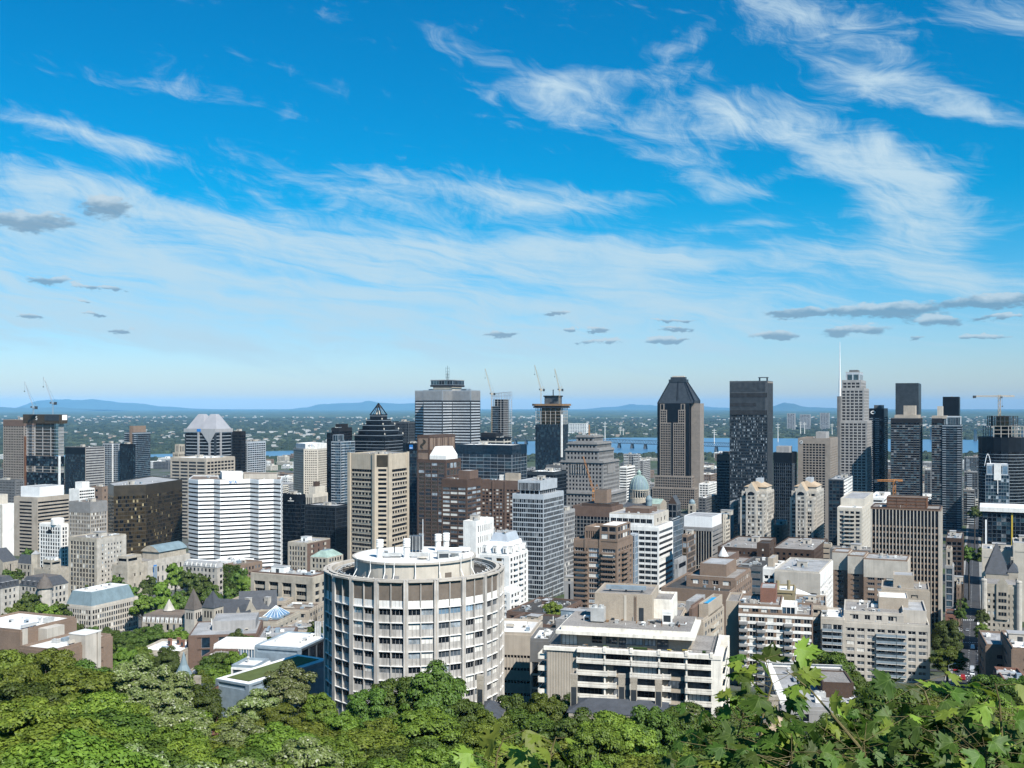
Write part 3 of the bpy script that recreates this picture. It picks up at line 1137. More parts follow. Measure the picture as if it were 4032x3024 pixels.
# ---- western edge, far row
B('office_tower', 'brown grey tower of square punched windows behind the shrouded construction tower', (13, 95, 150, 1560), 1652,
  S(fh=3.7, bw=3.3, pw=1.3, sh=1.7, pm='granite_tan', gl='black', top=9, tm='brick_brown', sd=.5, pd=.5), roof='roof_dark')
B('office_block', 'low dark grey block with tiny windows at the very western edge', (-90, 60, 95, 1330), 1890,
  S(fh=3.4, bw=2.6, pw=1.4, sh=1.9, pm='concrete_dark', gl='black', top=2), wall='concrete_dark', roof='roof_dark')

b = Bld('construction_tower', 'tower under construction wrapped at the top in a dark brown shroud with a white S', 'building', foot(104, 234, 252, 1400))
pl = foot(104, 234, 252, 1400)
Yc = 1400
zz = lambda y: PZ(y, Yc)
SP = S(fh=3.4, bw=3.4, pw=.25, sh=.6, pm='black_panel', sm='black_panel', gl='pixel', cw=1.2, top=.6, sd=.15, pd=.2)
b.block(pl, b.zb, zz(1862), 'black_panel', SP, None, parapet=0)
slab_floors(b, pl, zz(1862), zz(1838), 4.0, 'concrete_pale')
b.block(pl, zz(1838), zz(1797), 'black_panel', SP, None, parapet=0, name='wall')
slab_floors(b, pl, zz(1797), zz(1664), 4.3, 'aluminium_pale', 'brick_tan')
q = MB()
fr, L = b.edge(pl[0], pl[1])
q.fbox(fr, L - .2, L + 2.2, 0, zz(1795) - b.zb, .1, 2.0, 'white_paint'); b.part('corner_column', q)
q = MB(); q.fbox(fr, -3.4, -.4, 0, zz(1720) - b.zb, -1, 1.0, 'rust'); b.part('hoist_track', q)
sh_ = inset(pl, -3.0)
q = MB(); q.prism([b.lp(p) for p in sh_], zz(1668) - b.zb, zz(1632) - b.zb, 'shroud_brown', 'roof_brown', True); b.part('shroud', q)
fr, L = b.edge(sh_[0], sh_[1])
b.text('S', fr, L * .38, zz(1654), 7.5, 'sign_white', .3, 'sign_letter', 'white letter S on the shroud')
q = MB(); q.fbox(fr, L * .60, L * .99, zz(1656) - b.zb, zz(1634) - b.zb, 0, .25, 'steel_dark'); b.part('banner', q)
fr2, L2 = b.edge(sh_[1], sh_[2])
q = MB(); q.fbox(fr2, L2 * .35, L2 * .93, zz(1654) - b.zb, zz(1634) - b.zb, 0, .25, 'sign_white'); b.part('banner', q)
b.done()
luffing_crane('white tower crane nearer the western edge on the shrouded tower', 132, 1405, zz(1632), 1607, (98, 1502), 'aluminium', 'white cranes on the shrouded tower', .55)
luffing_crane('taller white tower crane over the eastern corner of the shrouded tower', 208, 1405, zz(1632), 1590, (172, 1484), 'aluminium', 'white cranes on the shrouded tower', .55)

B('office_slab', 'dark blue glass slab with a plain grey side beside the shrouded tower', (256, 336, 411, 1500), 1760,
  S(fh=3.6, bw=1.8, pw=.15, sh=.7, pm='steel_dark', sm='black_panel', gl='bluedark', top=10, tm='black_panel'), wall='concrete_dark', roof='roof_dark',
  per_edge={1: S(fh=3.6, bw=3, pw=0, sh=2.3, sm='concrete_grey', gl='black', top=1, cw=.6)})
B('condo_tower', 'slim condominium of dark glass framed in a white grid with one white fin', (405, 468, 480, 1600), 1745,
  S(fh=3.1, bw=3.2, pw=.5, sh=.6, pm='aluminium_pale', gl='bluedark', top=1.5, fins=((.62, 2.2, .8, 'white_paint'),)), roof='roof_dark', wall='steel_dark')
B('condo_tower', 'black ribbed condominium beside the white gridded one', (472, 522, 530, 1580), 1748,
  S(fh=3.1, bw=2.2, pw=.6, sh=.5, pm='black_panel', gl='bluedark', top=3), roof='roof_grey', wall='black_panel')
b = B('condo_tower', 'tall dark condominium with a tan fin wall standing above its roof', (490, 524, 592, 1700), 1702,
      S(fh=3.1, bw=2.6, pw=.5, sh=.5, pm='steel_dark', sm='aluminium', gl='bluedark', top=2, bal=((0, 2, 1.2, 'aluminium', 1),)), wall='steel_dark', clut=0, houses=0, done=False)
q = MB(); f0, L = b.edge(b.poly[0], b.poly[1]); q.fbox(f0, L * .62, L * .9, PZ(1750, 1700) - b.zb, PZ(1677, 1700) - b.zb, -3, .8, 'brick_tan'); f1, L1 = b.edge(b.poly[1], b.poly[2]); q.fbox(f1, 0, L1 * .72, b.zt - b.zb - .5, PZ(1677, 1700) - b.zb, -2.5, .6, 'brick_tan'); b.part('fin_wall', q); b.done()
b = B('office_block', 'tan office block ringed with black ribbon windows under a big white penthouse', (55, 148, 271, 1120), 1958,
      S(fh=3.7, bw=4, pw=0, sh=1.9, sm='concrete_tan', pm='concrete_tan', gl='black', top=4.2, cw=.3, sd=.5), houses=0, roof='roof_white', clut=3,
      pent=[(.18, .97, .08, .86, 10.5, 'white_panel', None)], per_edge={0: S(fh=3.7, bw=4, pw=0, sh=1.9, sm='concrete_tan', pm='concrete_tan', gl='black', top=4.2, cw=8.2, sd=.5)})
B('office_block', 'pale blank-walled block at the western edge with one dark slot', (-70, 9, 55, 1060), 1985,
  S(fh=4, bw=6, pw=2, sh=.3, pm='cream', gl='black', top=3), wall='white_paint', per_edge={1: None}, pent=[(.1, .75, .1, .9, 9, 'cream', None)], roof='roof_white')
B('office_block', 'small white office with three window bands and a white roof house', (272, 312, 372, 1250), 1926,
  S(fh=3.6, bw=3, pw=.4, sh=1.8, sm='white_paint', pm='white_paint', gl='black', top=1.2), wall='white_paint', per_edge={0: None}, pent=[(.3, .95, .2, .7, 8, 'white_paint', None)], roof='roof_white')
B('office_block', 'blank brown brick block between the white office and the bronze glass tower', (360, 402, 425, 1350), 1916, None or S(fh=9, bw=12, pw=9, sh=6, pm='brick_tan', gl='black', top=3), wall='brick_tan', roof='roof_brown')
B('office_tower', 'grey concrete tower with a ribbed crown and a fine window grid', (272, 356, 421, 950), 1977,
  S(fh=3.5, bw=1.9, pw=.8, sh=1.3, pm='concrete_tan', sm='concrete_grey', gl='mix', top=9, sd=.2, pd=.5, tm='granite'), wall='granite', roof='roof_brown', clut=5)

# bronze glass office with three faces
pl = poly_px([(425, 1035), (448, 1000), (575, 1014), (717, 1086), (600, 1140)])
b = Bld('office_tower', 'wide dark bronze glass office tower with scattered golden blinds', 'building', pl)
b.block(pl, b.zb, PZ(1912, 1000), 'bronze_panel', S(fh=3.75, bw=1.7, pw=.14, sh=1.15, pm='bronze_panel', gl='bronze_lit', top=9.5, sd=.12, pd=.16, cw=.3), 'roof_grey')
b.clutter(sub(pl, .1, .9, .2, .7), PZ(1912, 1000) - .8, 8); b.done()

b = B('office_block', 'small white postmodern office with an arched attic and a round roof drum', (155, 240, 269, 1000), 2064,
      S(fh=3.5, bw=3.0, pw=1.3, sh=.9, pm='white_paint', gl='dark', top=2.5), wall='white_paint', roof='roof_white', houses=0, clut=1, done=False)
q = MB(); p = b.lp(bil(b.poly, .68, .5)); q.lathe(p[0], p[1], [(6, b.zt - b.zb - 1), (6, b.zt - b.zb + 4), (5.2, b.zt - b.zb + 5)], 20, 'white_paint'); b.part('roof_drum', q)
f0, L = b.edge(b.poly[0], b.poly[1]); q = MB()
for k in range(8):
 a0, a1 = math.pi * k / 8, math.pi * (k + 1) / 8
 zc = b.zt - b.zb - 9
 f = lambda u, z_, n_=.6: (f0[0][0] + f0[1][0] * u + f0[2][0] * n_, f0[0][1] + f0[1][1] * u + f0[2][1] * n_, z_)
 q.poly([f(L / 2, zc), f(L / 2 + 3.6 * math.cos(a0), zc + 3.6 * math.sin(a0)), f(L / 2 + 3.6 * math.cos(a1), zc + 3.6 * math.sin(a1))], 'g_dark')
b.part('arched_window', q); b.done()

B('campus_tower', 'square tan stone campus tower with dark vertical window strips', (270, 381, 496, 800), 2119,
  S(fh=3.3, bw=3.1, pw=1.3, sh=.9, pm='limestone', gl='mix', top=2.5, bot=2, sd=.12, pd=.5, cw=2.0), wall='limestone', roof='roof_gravel', clut=10,
  per_edge={1: S(fh=3.3, bw=3.1, pw=1.9, sh=1.7, pm='limestone_pale', gl='blinds', top=4.5, bot=2, cw=4.2, sd=.3, pd=.34)})

b = B('campus_building', 'long campus block of slender stone ribs under a sloping blue copper roof', (247, 360, 543, 620), 2388,
      S(fh=3.5, bw=1.75, pw=.62, sh=1.2, pm='concrete_pale', gl='mix', top=1.6, sd=.2, pd=.45, cw=.7), wall='concrete_pale', roof='roof_grey', clut=0, houses=0, done=False)
mansard(b, inset(b.poly, 1.2), b.zt - .7, b.zt + 7.5, 2.6, 'copper_blue', 'roof_white')
b.clutter(inset(b.poly, 6), b.zt + 7.4, 5, .8, houses=0); b.done()

# bottom left brick college
b = B('college_building', 'brown brick college block with a white roof behind the lower wing', (-150, 80, 297, 388), 2480,
      S(fh=5, bw=9, pw=6.5, sh=2.6, pm='brick_tan', gl='mix', top=10, bot=4), wall='brick_tan', roof='roof_white', g=R(22), clut=4, houses=0, done=False)
fr, L = b.edge(b.poly[1], b.poly[2])
q = MB(); q.fbox(fr, .6, 3.0, 0, b.zt - b.zb - .02, 0, .5, 'concrete_pale'); b.part('concrete_pier', q)
q = MB(); q.fbox(fr, 8, 16.5, 0, b.zt - b.zb - .9, .3, 4.5, 'concrete_pale'); b.part('concrete_bay', q)
b.unit('vent', 'vent_steel', *bil(b.poly, .8, .55), b.zt - .8, 1.5, 1.5, 2.6)
b.done()
b = B('college_building', 'lower brown brick college wing with a white roof and a pale stair tower', (80, 214, 438, 330), 2557,
      S(fh=4.2, bw=5.5, pw=3.9, sh=2.4, pm='brick_tan', gl='blinds', top=2.6, bot=3), wall='brick_tan', roof='roof_white', g=R(22), clut=3, houses=0, done=False)
fr, L = b.edge(b.poly[1], b.poly[2])
z1 = b.zt - b.zb
q = MB(); q.fbox(fr, L * .46, L * .66, 0, z1 + 2.2, -5, 1.6, 'concrete_pale'); q.fbox(fr, L * .685, L * .74, 0, z1 + 2.2, -5, 1.6, 'concrete_pale'); q.fbox(fr, L * .66, L * .685, 0, z1 + 1.6, -5, .6, 'g_black'); b.part('stair_tower', q)
q = MB(); q.fbox(fr, L * .455, L * .745, z1 + 2.2, z1 + 2.5, -5.2, 1.7, 'roof_white'); b.part('stair_tower_roof', q)
b.done()

# campus mansions on the left
b = B('stone_mansion', 'pale stone mansion with steep slate roof and dormers at the western edge', (-150, 4, 74, 650), 2318,
      S(fh=4, bw=3.6, pw=1.9, sh=1.9, pm='limestone_pale', gl='dark', top=1), wall='limestone_pale', roof='slate', parapet=0, clut=0, houses=0, done=False)
mansard(b, inset(b.poly, -.4), b.zt, b.zt + 6.5, 4, 'slate', 'slate_brown', 'slate_roof')
for t in (.15, .4, .65, .9):
 p = bil(b.poly, .97, t); b.unit('house', 'slate', p[0], p[1], b.zt + .4, 2.4, 2.4, 3.2, name='dormer')
b.done()
b = B('stone_mansion', 'white stone mansion with arched windows and a big conical slate turret', (78, 176, 267, 690), 2312,
      S(fh=4, bw=3.4, pw=1.6, sh=1.7, pm='limestone_pale', gl='mix', top=1), wall='limestone_pale', parapet=0, clut=0, houses=0, done=False)
mansard(b, inset(b.poly, -.5), b.zt, b.zt + 5.5, 3.5, 'slate', 'slate_brown', 'slate_roof')
p = b.lp(b.poly[1]); q = MB(); q.lathe(p[0], p[1], [(4.4, 0), (4.4, b.zt - b.zb)], 16, 'limestone_pale'); b.part('turret', q)
q = MB(); q.lathe(p[0], p[1], [(5.4, b.zt - b.zb - .2), (3, b.zt - b.zb + 5), (1.6, b.zt - b.zb + 6.4), (.2, b.zt - b.zb + 8.5)], 16, 'slate_brown'); b.part('turret_roof', q)
for s_ in (.12, .34, .56, .78):
 p = bil(b.poly, s_, .05); b.unit('house', 'slate', p[0], p[1], b.zt + .2, 2.2, 2.4, 3, name='dormer')
b.done()
b = B('stone_church', 'grey stone church gable with slate roof at the western edge below the pale block', (-80, 12, 70, 870), 2215,
      S(fh=14, bw=7, pw=4.5, sh=4, pm='rubble_stone', gl='dark', top=2), wall='rubble_stone', parapet=0, roof=None, clut=0, houses=0, done=False)
gable(b, b.poly, b.zt, b.zt + 10, 'slate', 'rubble_stone', along='t'); b.done()
b = B('slate_roof_hall', 'low stone hall with a blue slate roof beside the church gable', (70, 128, 150, 860), 2222,
      S(fh=5, bw=4, pw=2.4, sh=2, pm='rubble_stone', gl='dark', top=1), wall='rubble_stone', parapet=0, roof=None, clut=0, houses=0, done=False)
gable(b, b.poly, b.zt, b.zt + 7, 'slate', 'rubble_stone', along='s')
q = MB(); p = b.lp(b.poly[1]); q.box(p[0] - 1, p[0] + 4, p[1], p[1] + 5, 0, b.zt - b.zb + 8, 'limestone'); q.loft([[(p[0] - 1.2, p[1] - .2, b.zt - b.zb + 8), (p[0] + 4.2, p[1] - .2, b.zt - b.zb + 8), (p[0] + 4.2, p[1] + 5.2, b.zt - b.zb + 8), (p[0] - 1.2, p[1] + 5.2, b.zt - b.zb + 8)], [(p[0] + 1.5, p[1] + 2.5, b.zt - b.zb + 11)] * 4], 'roof_grey', False); b.part('stone_tower', q); b.done()
b = B('museum_building', 'rough stone museum hall with a set-back flat roof and white skylights', (135, 200, 272, 760), 2243,
      S(fh=7, bw=5, pw=3.8, sh=5, pm='rubble_stone', gl='dark', top=6), wall='rubble_stone', roof='roof_gravel', clut=2, houses=0, done=False)
b.block(inset(b.poly, 4), b.zt - 1, b.zt + 6, 'limestone', S(fh=5, bw=8, pw=.5, sh=3.4, pm='limestone', gl='black', top=1), 'roof_grey', 'upper_storey', roof_name='upper_roof')
for k in range(3): b.unit('house', 'vent_white', *bil(b.poly, .3 + .2 * k, .5), b.zt + 5.3, 3, 3, 2.5, name='skylight')
b.done()
b = B('museum_building', 'tan stone wing with three slit windows between the campus tower and the museum', (440, 502, 580, 790), 2226,
      S(fh=7, bw=6, pw=4.6, sh=5, pm='limestone', gl='dark', top=6), wall='limestone', roof='roof_gravel', clut=1, houses=0, done=False)
b.block(inset(b.poly, 3), b.zt - 1, b.zt + 6, 'limestone', S(fh=5, bw=30, pw=.5, sh=3, pm='limestone', gl='black', top=1), 'roof_grey', 'upper_storey', roof_name='upper_roof'); b.done()
b = B('museum_building', 'pale stone museum with a curved copper roof and a blue banner', (500, 582, 748, 840), 2209,
      S(fh=7, bw=5.5, pw=3.6, sh=3.4, pm='limestone_pale', gl='dark', top=5), wall='limestone_pale', roof='roof_gravel', clut=2, houses=0, done=False)
b.block(sub(b.poly, .1, .9, .3, .95), b.zt - 1, b.zt + 5, 'limestone', None, None, 'upper_storey', 0)
q = MB(); up = [b.lp(p) for p in sub(b.poly, .05, .95, .28, .97)]; zt = b.zt - b.zb + 5
for i in range(6):
 a0, a1 = i / 6, (i + 1) / 6
 h0, h1 = math.sin(a0 * math.pi) * 5, math.sin(a1 * math.pi) * 5
 q.poly([(*bil(up, a0, 0), zt + h0), (*bil(up, a1, 0), zt + h1), (*bil(up, a1, 1), zt + h1), (*bil(up, a0, 1), zt + h0)], 'copper_blue')
q.poly([(*bil(up, i / 6, 0), zt + math.sin(i / 6 * math.pi) * 5) for i in range(7)], 'limestone'); b.part('vaulted_roof', q)
fr, L = b.edge(b.poly[1], b.poly[2]); q = MB(); q.fbox(fr, L * .12, L * .19, 3, b.zt - b.zb - 4, .45, .6, 'sign_blue'); q.fbox(fr, L * .125, L * .185, 6.5, b.zt - b.zb - 5, .6, .63, 'vent_blue'); b.part('banner', q); b.done()

# ---- the row behind: tan grid office and the peaked tower
B('office_tower', 'tan concrete office with wide dark windows behind the white striped tower', (672, 812, 924, 1300), 1804,
  S(fh=4.0, bw=11.6, pw=1.7, sh=1.6, pm='concrete_tan', gl='black', top=4.0, mull=6, mm='steel_dark', sd=.6, pd=.75), roof='roof_white', clut=6, wall='concrete_tan',
  per_edge={1: S(fh=4.0, bw=6.8, pw=1.4, sh=1.6, pm='concrete_tan', gl='black', top=4.0, mull=4, mm='steel_dark', sd=.6, pd=.75)})
b = Bld('office_tower', 'glass tower with twin silvery peaked roofs and white window bands', 'building', foot(728, 848, 913, 1400))
pl = foot(728, 848, 913, 1400); zt = PZ(1702, 1400)
b.block(pl, b.zb, zt, 'steel_dark', S(fh=4.3, bw=1.9, pw=.12, sh=.75, pm='steel_dark', sm='aluminium_pale', gl='black', top=1.2, cw=2.0, sd=.5), 'roof_grey', parapet=0)
for i, s_ in ((0, .46), (0, .82), (1, .3)):
 fr, L = b.edge(pl[i], pl[i + 1]); q = MB(); q.fbox(fr, s_ * L - 1.3, s_ * L + 1.3, 0, zt - b.zb, 0, 1.3, 'silver_pink'); b.part('pilaster', q)
b.block(inset(pl, -1.0), zt - .2, zt + 4.5, 'silver_pink', None, 'silver_pink', 'cornice', 0)
for (s0, s1, pk) in ((.02, .60, 1631), (.42, 1.0, 1631)):
 base = [b.lp(p) for p in sub(pl, s0, s1, .05, .95)]
 zp = PZ(pk, 1400) - b.zb
 topp = [b.lp(p) for p in sub(pl, (s0 + s1) / 2 - .1, (s0 + s1) / 2 + .1, .38, .60)]
 q = MB(); q.loft([[(*p, zt - b.zb + 4.4) for p in base], [(*p, zp - 1) for p in topp], [(*p, zp) for p in inset(topp, 1)]], 'silver_pink'); b.part('peaked_roof', q)
fr, L = b.edge(pl[0], pl[1]); q = MB()
f = lambda u, z_, n_: (fr[0][0] + fr[1][0] * u + fr[2][0] * n_, fr[0][1] + fr[1][1] * u + fr[2][1] * n_, z_)
q.poly([f(L * .56, zt - b.zb, 1.4), f(L * .82, zt - b.zb - 16, 1.4), f(L * 1.03, zt - b.zb, 1.4)], 'silver_pink'); b.part('wedge_panel', q)
fr, L = b.edge(inset(pl, -1)[0], inset(pl, -1)[1]); q = MB(); q.fbox(fr, L * .42, L * .54, zt - b.zb + .6, zt - b.zb + 4.2, .1, .3, 'sign_blue'); b.part('blue_sign', q)
b.done()
B('office_block', 'black box building behind the peaked tower', (905, 950, 967, 1480), 1698, S(fh=4, bw=3, pw=.3, sh=1.8, pm='black_matte', gl='black', top=5), wall='black_matte', roof='roof_dark')
B('condo_tower', 'pale grey condominium with staggered dark openings', (926, 974, 1046, 1500), 1739,
  S(fh=3.1, bw=3.4, pw=1.1, sh=1.2, pm='aluminium', sm='aluminium_pale', gl='bluedark', top=2, sd=.4, pd=.44), wall='aluminium', roof='roof_brown', per_edge={1: S(fh=3.1, bw=5, pw=.8, sh=1.3, pm='aluminium_pale', gl='bluedark', top=2, bal=((0, 1, 1.2, 'aluminium_pale', 2),))})
b = B('office_tower', 'stepped tan stone tower peeping out behind the peaked tower', (680, 702, 735, 1560), 1782, S(fh=3.6, bw=2.4, pw=1.2, sh=1.4, pm='limestone', gl='dark', top=2), wall='limestone', done=False, houses=0, clut=0)
b.block(sub(b.poly, .25, 1, .1, .8), b.zt - 1, PZ(1750, 1560), 'limestone', S(fh=9, bw=3, pw=1.6, sh=2, pm='limestone', gl='dark', top=2), 'roof_grey', 'upper_tier', roof_name='upper_roof'); b.done()

# white zig-zag office
pl = poly_px([(743, 1011), (781, 998), (842, 1003), (867, 996), (985, 1009), (1019, 999), (1077, 1006), (1105, 999), (1112, 1046), (760, 1060)])
b = Bld('office_tower', 'white office tower with folded front and dozens of thin window bands', 'building', pl)
zt = PZ(1888, 1000)
b.block(pl, b.zb, zt, 'white_panel', S(fh=3.85, bw=3.2, pw=.12, sh=2.35, pm='black_panel', sm='white_panel', gl='black', top=3.2, sd=.5, pd=.1, cw=.02), 'roof_brown')
rect = [pl[1], pl[7], pl[8], pl[9]]
b.block(sub(rect, .30, .55, .3, .8), zt - 1, zt + 5.5, 'white_paint', None, 'roof_white', 'penthouse', .4, roof_name='penthouse_roof')
b.block(sub(rect, .56, .95, .45, .9), zt - 1, zt + 4, 'concrete_pale', None, 'roof_brown', 'penthouse', .4, roof_name='penthouse_roof')
fr, L = b.edge(pl[3], pl[4]); b.text('SITA', fr, L * .42, zt - 3.4, 3.6, 'sign_blue', .75, 'sign_lettering', 'blue lettering high on the white front')
b.clutter(sub(rect, .05, .95, .2, .9), zt - .8, 6, houses=0); b.done()

b = B('office_tower', 'black glass tower with a small white emblem next to the white striped tower', (1107, 1184, 1202, 1050), 1947,
  S(fh=3.7, bw=1.6, pw=.1, sh=.4, pm='black_panel', sm='steel_dark', gl='black', top=6, tm='black_panel'), wall='black_panel', roof='roof_grey', clut=5)
fr, L = b.edge(b.poly[0], b.poly[1]); q = MB(); zc = b.zt - b.zb - 4.4
f = lambda u, z_, n_=.5: (fr[0][0] + fr[1][0] * u + fr[2][0] * n_, fr[0][1] + fr[1][1] * u + fr[2][1] * n_, z_)
for du, dz_ in ((-.7, 0), (.7, 0), (0, .7), (0, -.7)): q.poly([f(L * .5 + du - .6, zc + dz_), f(L * .5 + du, zc + dz_ - .6), f(L * .5 + du + .6, zc + dz_), f(L * .5 + du, zc + dz_ + .6)], 'sign_white')
q.fbox(fr, L * .36, L * .66, zc - 2.6, zc - 2.0, .4, .5, 'sign_white'); b.part('emblem', q)
b = B('office_block', 'lower black glass block with a fine mullion grid behind the ornate brick building', (1200, 1322, 1377, 1000), 1992,
      S(fh=3.7, bw=1.5, pw=.12, sh=.35, pm='steel_dark', sm='steel_dark', gl='black', top=1), wall='black_panel', roof='roof_grey', clut=5)
b = B('office_block', 'cream stone block with vertical fins and a dark stepped roof house', (1196, 1232, 1290, 1190), 1946,
      S(fh=12, bw=2.4, pw=1.2, sh=.6, pm='cream', gl='dark', top=3, bot=2), wall='cream', roof='roof_grey', clut=0, pent=[(.2, .9, .2, .9, 8, 'cream', None), (.45, .7, .35, .65, 13, 'brick_dark', None)])
b = Bld('hotel_tower', 'cream many-sided hotel tower with small square windows and a white crown', 'building', poly_px([(1156, 1530), (1196, 1500), (1252, 1500), (1300, 1540), (1230, 1585)]))
pl = poly_px([(1156, 1530), (1196, 1500), (1252, 1500), (1300, 1540), (1230, 1585)]); zt = PZ(1767, 1500)
b.block(pl, b.zb, zt, 'concrete_pale', S(fh=3.2, bw=3.1, pw=1.4, sh=1.5, pm='cream', gl='black', top=2, sd=.4, pd=.44), 'roof_grey')
b.block(inset(pl, 3), zt - .8, zt + 7, 'white_paint', None, 'roof_white', 'crown', .6, roof_name='crown_roof')
fr, L = b.edge(inset(pl, 3)[1], inset(pl, 3)[2]); q = MB()
for k in range(14):
 a, c = b.rnd.uniform(.15, .85) * L, zt - b.zb + b.rnd.uniform(.8, 6); q.fbox(fr, a - .8, a + .8, c - .25, c + .25, 0, .2, b.rnd.choice(['crane_orange', 'copper_green', 'sign_blue', 'steel_dark']))
b.part('scribble_sign', q); b.done()

# ---- centre left towers
B('condo_tower', 'slim black condominium slab at the side of the blue glass condominium', (1287, 1300, 1313, 1290), 1704, S(fh=3.1, bw=3, pw=.3, sh=.7, pm='black_panel', gl='black', top=4), wall='black_panel', roof='roof_dark', clut=0, houses=0)
B('condo_tower', 'black stepped condominium crown behind the blue glass condominium', (1305, 1335, 1386, 1340), 1684, S(fh=3.1, bw=3, pw=.5, sh=1, pm='black_matte', gl='black', top=4), wall='black_matte', roof='roof_dark', pent=[(.2, .8, .2, .8, 4.5, 'black_matte', None)])
B('condo_tower', 'blue glass condominium with white balcony edges', (1305, 1342, 1397, 1240), 1736, S(fh=3.15, bw=2.6, pw=.1, sh=.5, pm='aluminium', sm='aluminium_pale', gl='blue', top=1, bal=((0, 2, 1.2, 'aluminium_pale', 1),)), wall='g_bluedark', roof='roof_grey', houses=0, pent=[(.0, .55, .1, .5, 7, 'aluminium', S(fh=7, bw=3, pw=.2, sh=.2, pm='aluminium', gl='blue', top=.3))])
b = Bld('office_tower', 'black stepped tower topped by an open triangular pyramid', 'building', foot(1396, 1515, 1586, 1350))
tiers = [(1396, 1515, 1586, 1350, 1712), (1411, 1512, 1569, 1356, 1692), (1427, 1508, 1554, 1361, 1672), (1442, 1504, 1539, 1366, 1652), (1457, 1500, 1524, 1371, 1634)]
z0 = b.zb
for i, (a, c, d_, Y, ty) in enumerate(tiers):
 pl = foot(a, c, d_, Y); zt = PZ(ty, Y)
 b.block(pl, z0, zt, 'black_panel', S(fh=4.0, bw=3.4, pw=.15, sh=.55 if i == 0 else .3, pm='black_panel', sm='aluminium' if i == 0 else 'black_panel', gl='black', top=4.6, tm='black_panel', sd=.35), 'roof_grey', name='tier', parapet=.3, roof_name='terrace')
 q = MB(); fr, L = b.edge(pl[0], pl[1]); q.fbox(fr, 0, L, zt - b.zb - 1.6, zt - b.zb - .9, .3, .7, 'aluminium'); fr, L1 = b.edge(pl[1], pl[2]); q.fbox(fr, -.7, L1, zt - b.zb - 1.6, zt - b.zb - .9, .3, .7, 'aluminium'); b.part('trim_band', q)
 if i < 4:
  for p in pl[:3]:
   q = MB(); p = b.lp(p); q.lathe(p[0], p[1], [(.7, zt - b.zb - .3), (1.0, zt - b.zb + .8), (.2, zt - b.zb + 2.2)], 8, 'concrete_pale'); b.part('finial', q)
 z0 = zt - .4
ap = (sum(b.lp(p)[0] for p in pl) / 4, sum(b.lp(p)[1] for p in pl) / 4, PZ(1588, 1378) - b.zb)
q = MB()
for i in range(4):
 p, r = b.lp(pl[i]), b.lp(pl[(i + 1) % 4])
 q.tube((*p, zt - b.zb), ap, .75, 'black_panel', 4); q.tube((*p, zt - b.zb), (*r, zt - b.zb), .8, 'black_panel', 4)
 mid = ((p[0] + r[0]) / 2, (p[1] + r[1]) / 2, zt - b.zb); q.tube(mid, ap, .45, 'black_panel', 4)
 P3 = [Vector((*p, zt - b.zb)).lerp(Vector(ap), .62), Vector((*r, zt - b.zb)).lerp(Vector(ap), .62)]; q.poly([tuple(P3[0]), tuple(P3[1]), ap], 'black_panel')
b.part('open_pyramid', q)
q = MB(); c = [b.lp(p) for p in inset(pl, 5)]; q.loft([[(*p, zt - b.zb) for p in c], [(ap[0], ap[1], ap[2] - 8)] * 4], 'cream', False); b.part('inner_pyramid', q); b.done()
B('office_tower', 'dark ribbed slab between the pyramid tower and the cross-shaped tower', (1540, 1608, 1640, 1600), 1660, S(fh=4, bw=2.2, pw=.7, sh=.5, pm='metal_dark_ribs', gl='black', top=2), wall='black_panel', roof='roof_dark')
b = B('office_block', 'dark glass block with a square blue and white sign', (1598, 1640, 1653, 1250), 1745, S(fh=3.8, bw=2, pw=.12, sh=.6, pm='steel_dark', gl='bluedark', top=8, tm='black_panel'), wall='black_panel', roof='roof_white', done=False, clut=2)
fr, L = b.edge(b.poly[0], b.poly[1]); q = MB(); q.fbox(fr, L * .34, L * .68, b.zt - b.zb - 7, b.zt - b.zb - 2, .4, .6, 'sign_blue'); b.part('sign_board', q); b.text('Bell', fr, L * .51, b.zt - 6.4, 2.4, 'sign_white', .65); b.done()

# concrete tower with alternating bands
pl = poly_px([(1377, 910), (1474, 894), (1537, 894), (1608, 926), (1520, 965)])
b = Bld('office_tower', 'tan concrete tower with alternating dark ribbons and rows of square windows', 'building', pl)
zt = PZ(1787, 894)
SA = S(fh=7.7, bw=40, pw=0, sh=5.5, pm='concrete_sand', gl='black', top=12.5, cw=2.6, sd=.55, strip=True, mull=8, mm='concrete_dark')
SB = S(fh=3.85, bw=40, pw=0, sh=1.75, pm='concrete_sand', gl='black', top=.6, cw=3.2, sd=.55, strip=True, mull=3)
b.block(pl, b.zb, zt, 'concrete_sand', SA, 'roof_gravel', per_edge={1: SB})
for i, nb in ((0, 6), (2, 6)):
 fr, L = b.edge(pl[i], pl[i + 1]); zr = zt - .8 - b.zb; zl_ = 0; zt_ = zr - 12.5
 nf = round((zt_ - zl_) / 7.7); fhh = (zt_ - zl_) / nf
 for k in range(nf):
  for j in range(nb):
   u = 2.6 + (L - 5.2) * (j + .5) / nb; w_ = (L - 5.2) / nb * .62
   z_ = zl_ + k * fhh + 1.9
   o = link('window', win_mesh(w_, 2.3, b.rnd.choice(PAL['black']), 0, 'concrete_sand'), b.root, None, (fr[0][0] + fr[1][0] * (u - w_ / 2) + fr[2][0] * .31, fr[0][1] + fr[1][1] * (u - w_ / 2) + fr[2][1] * .31, z_), math.atan2(fr[1][1], fr[1][0]))
 q = MB()
 for k in range(nf):
  z_ = zl_ + k * fhh + 4.0 + .25
  q.fbox(fr, 2.6, L - 2.6, z_, z_ + .16, .27, .5, 'concrete_pale'); q.fbox(fr, 2.6, L - 2.6, z_ - 2.66, z_ - 2.5, .27, .5, 'concrete_pale')
 b.part('ledges', q)
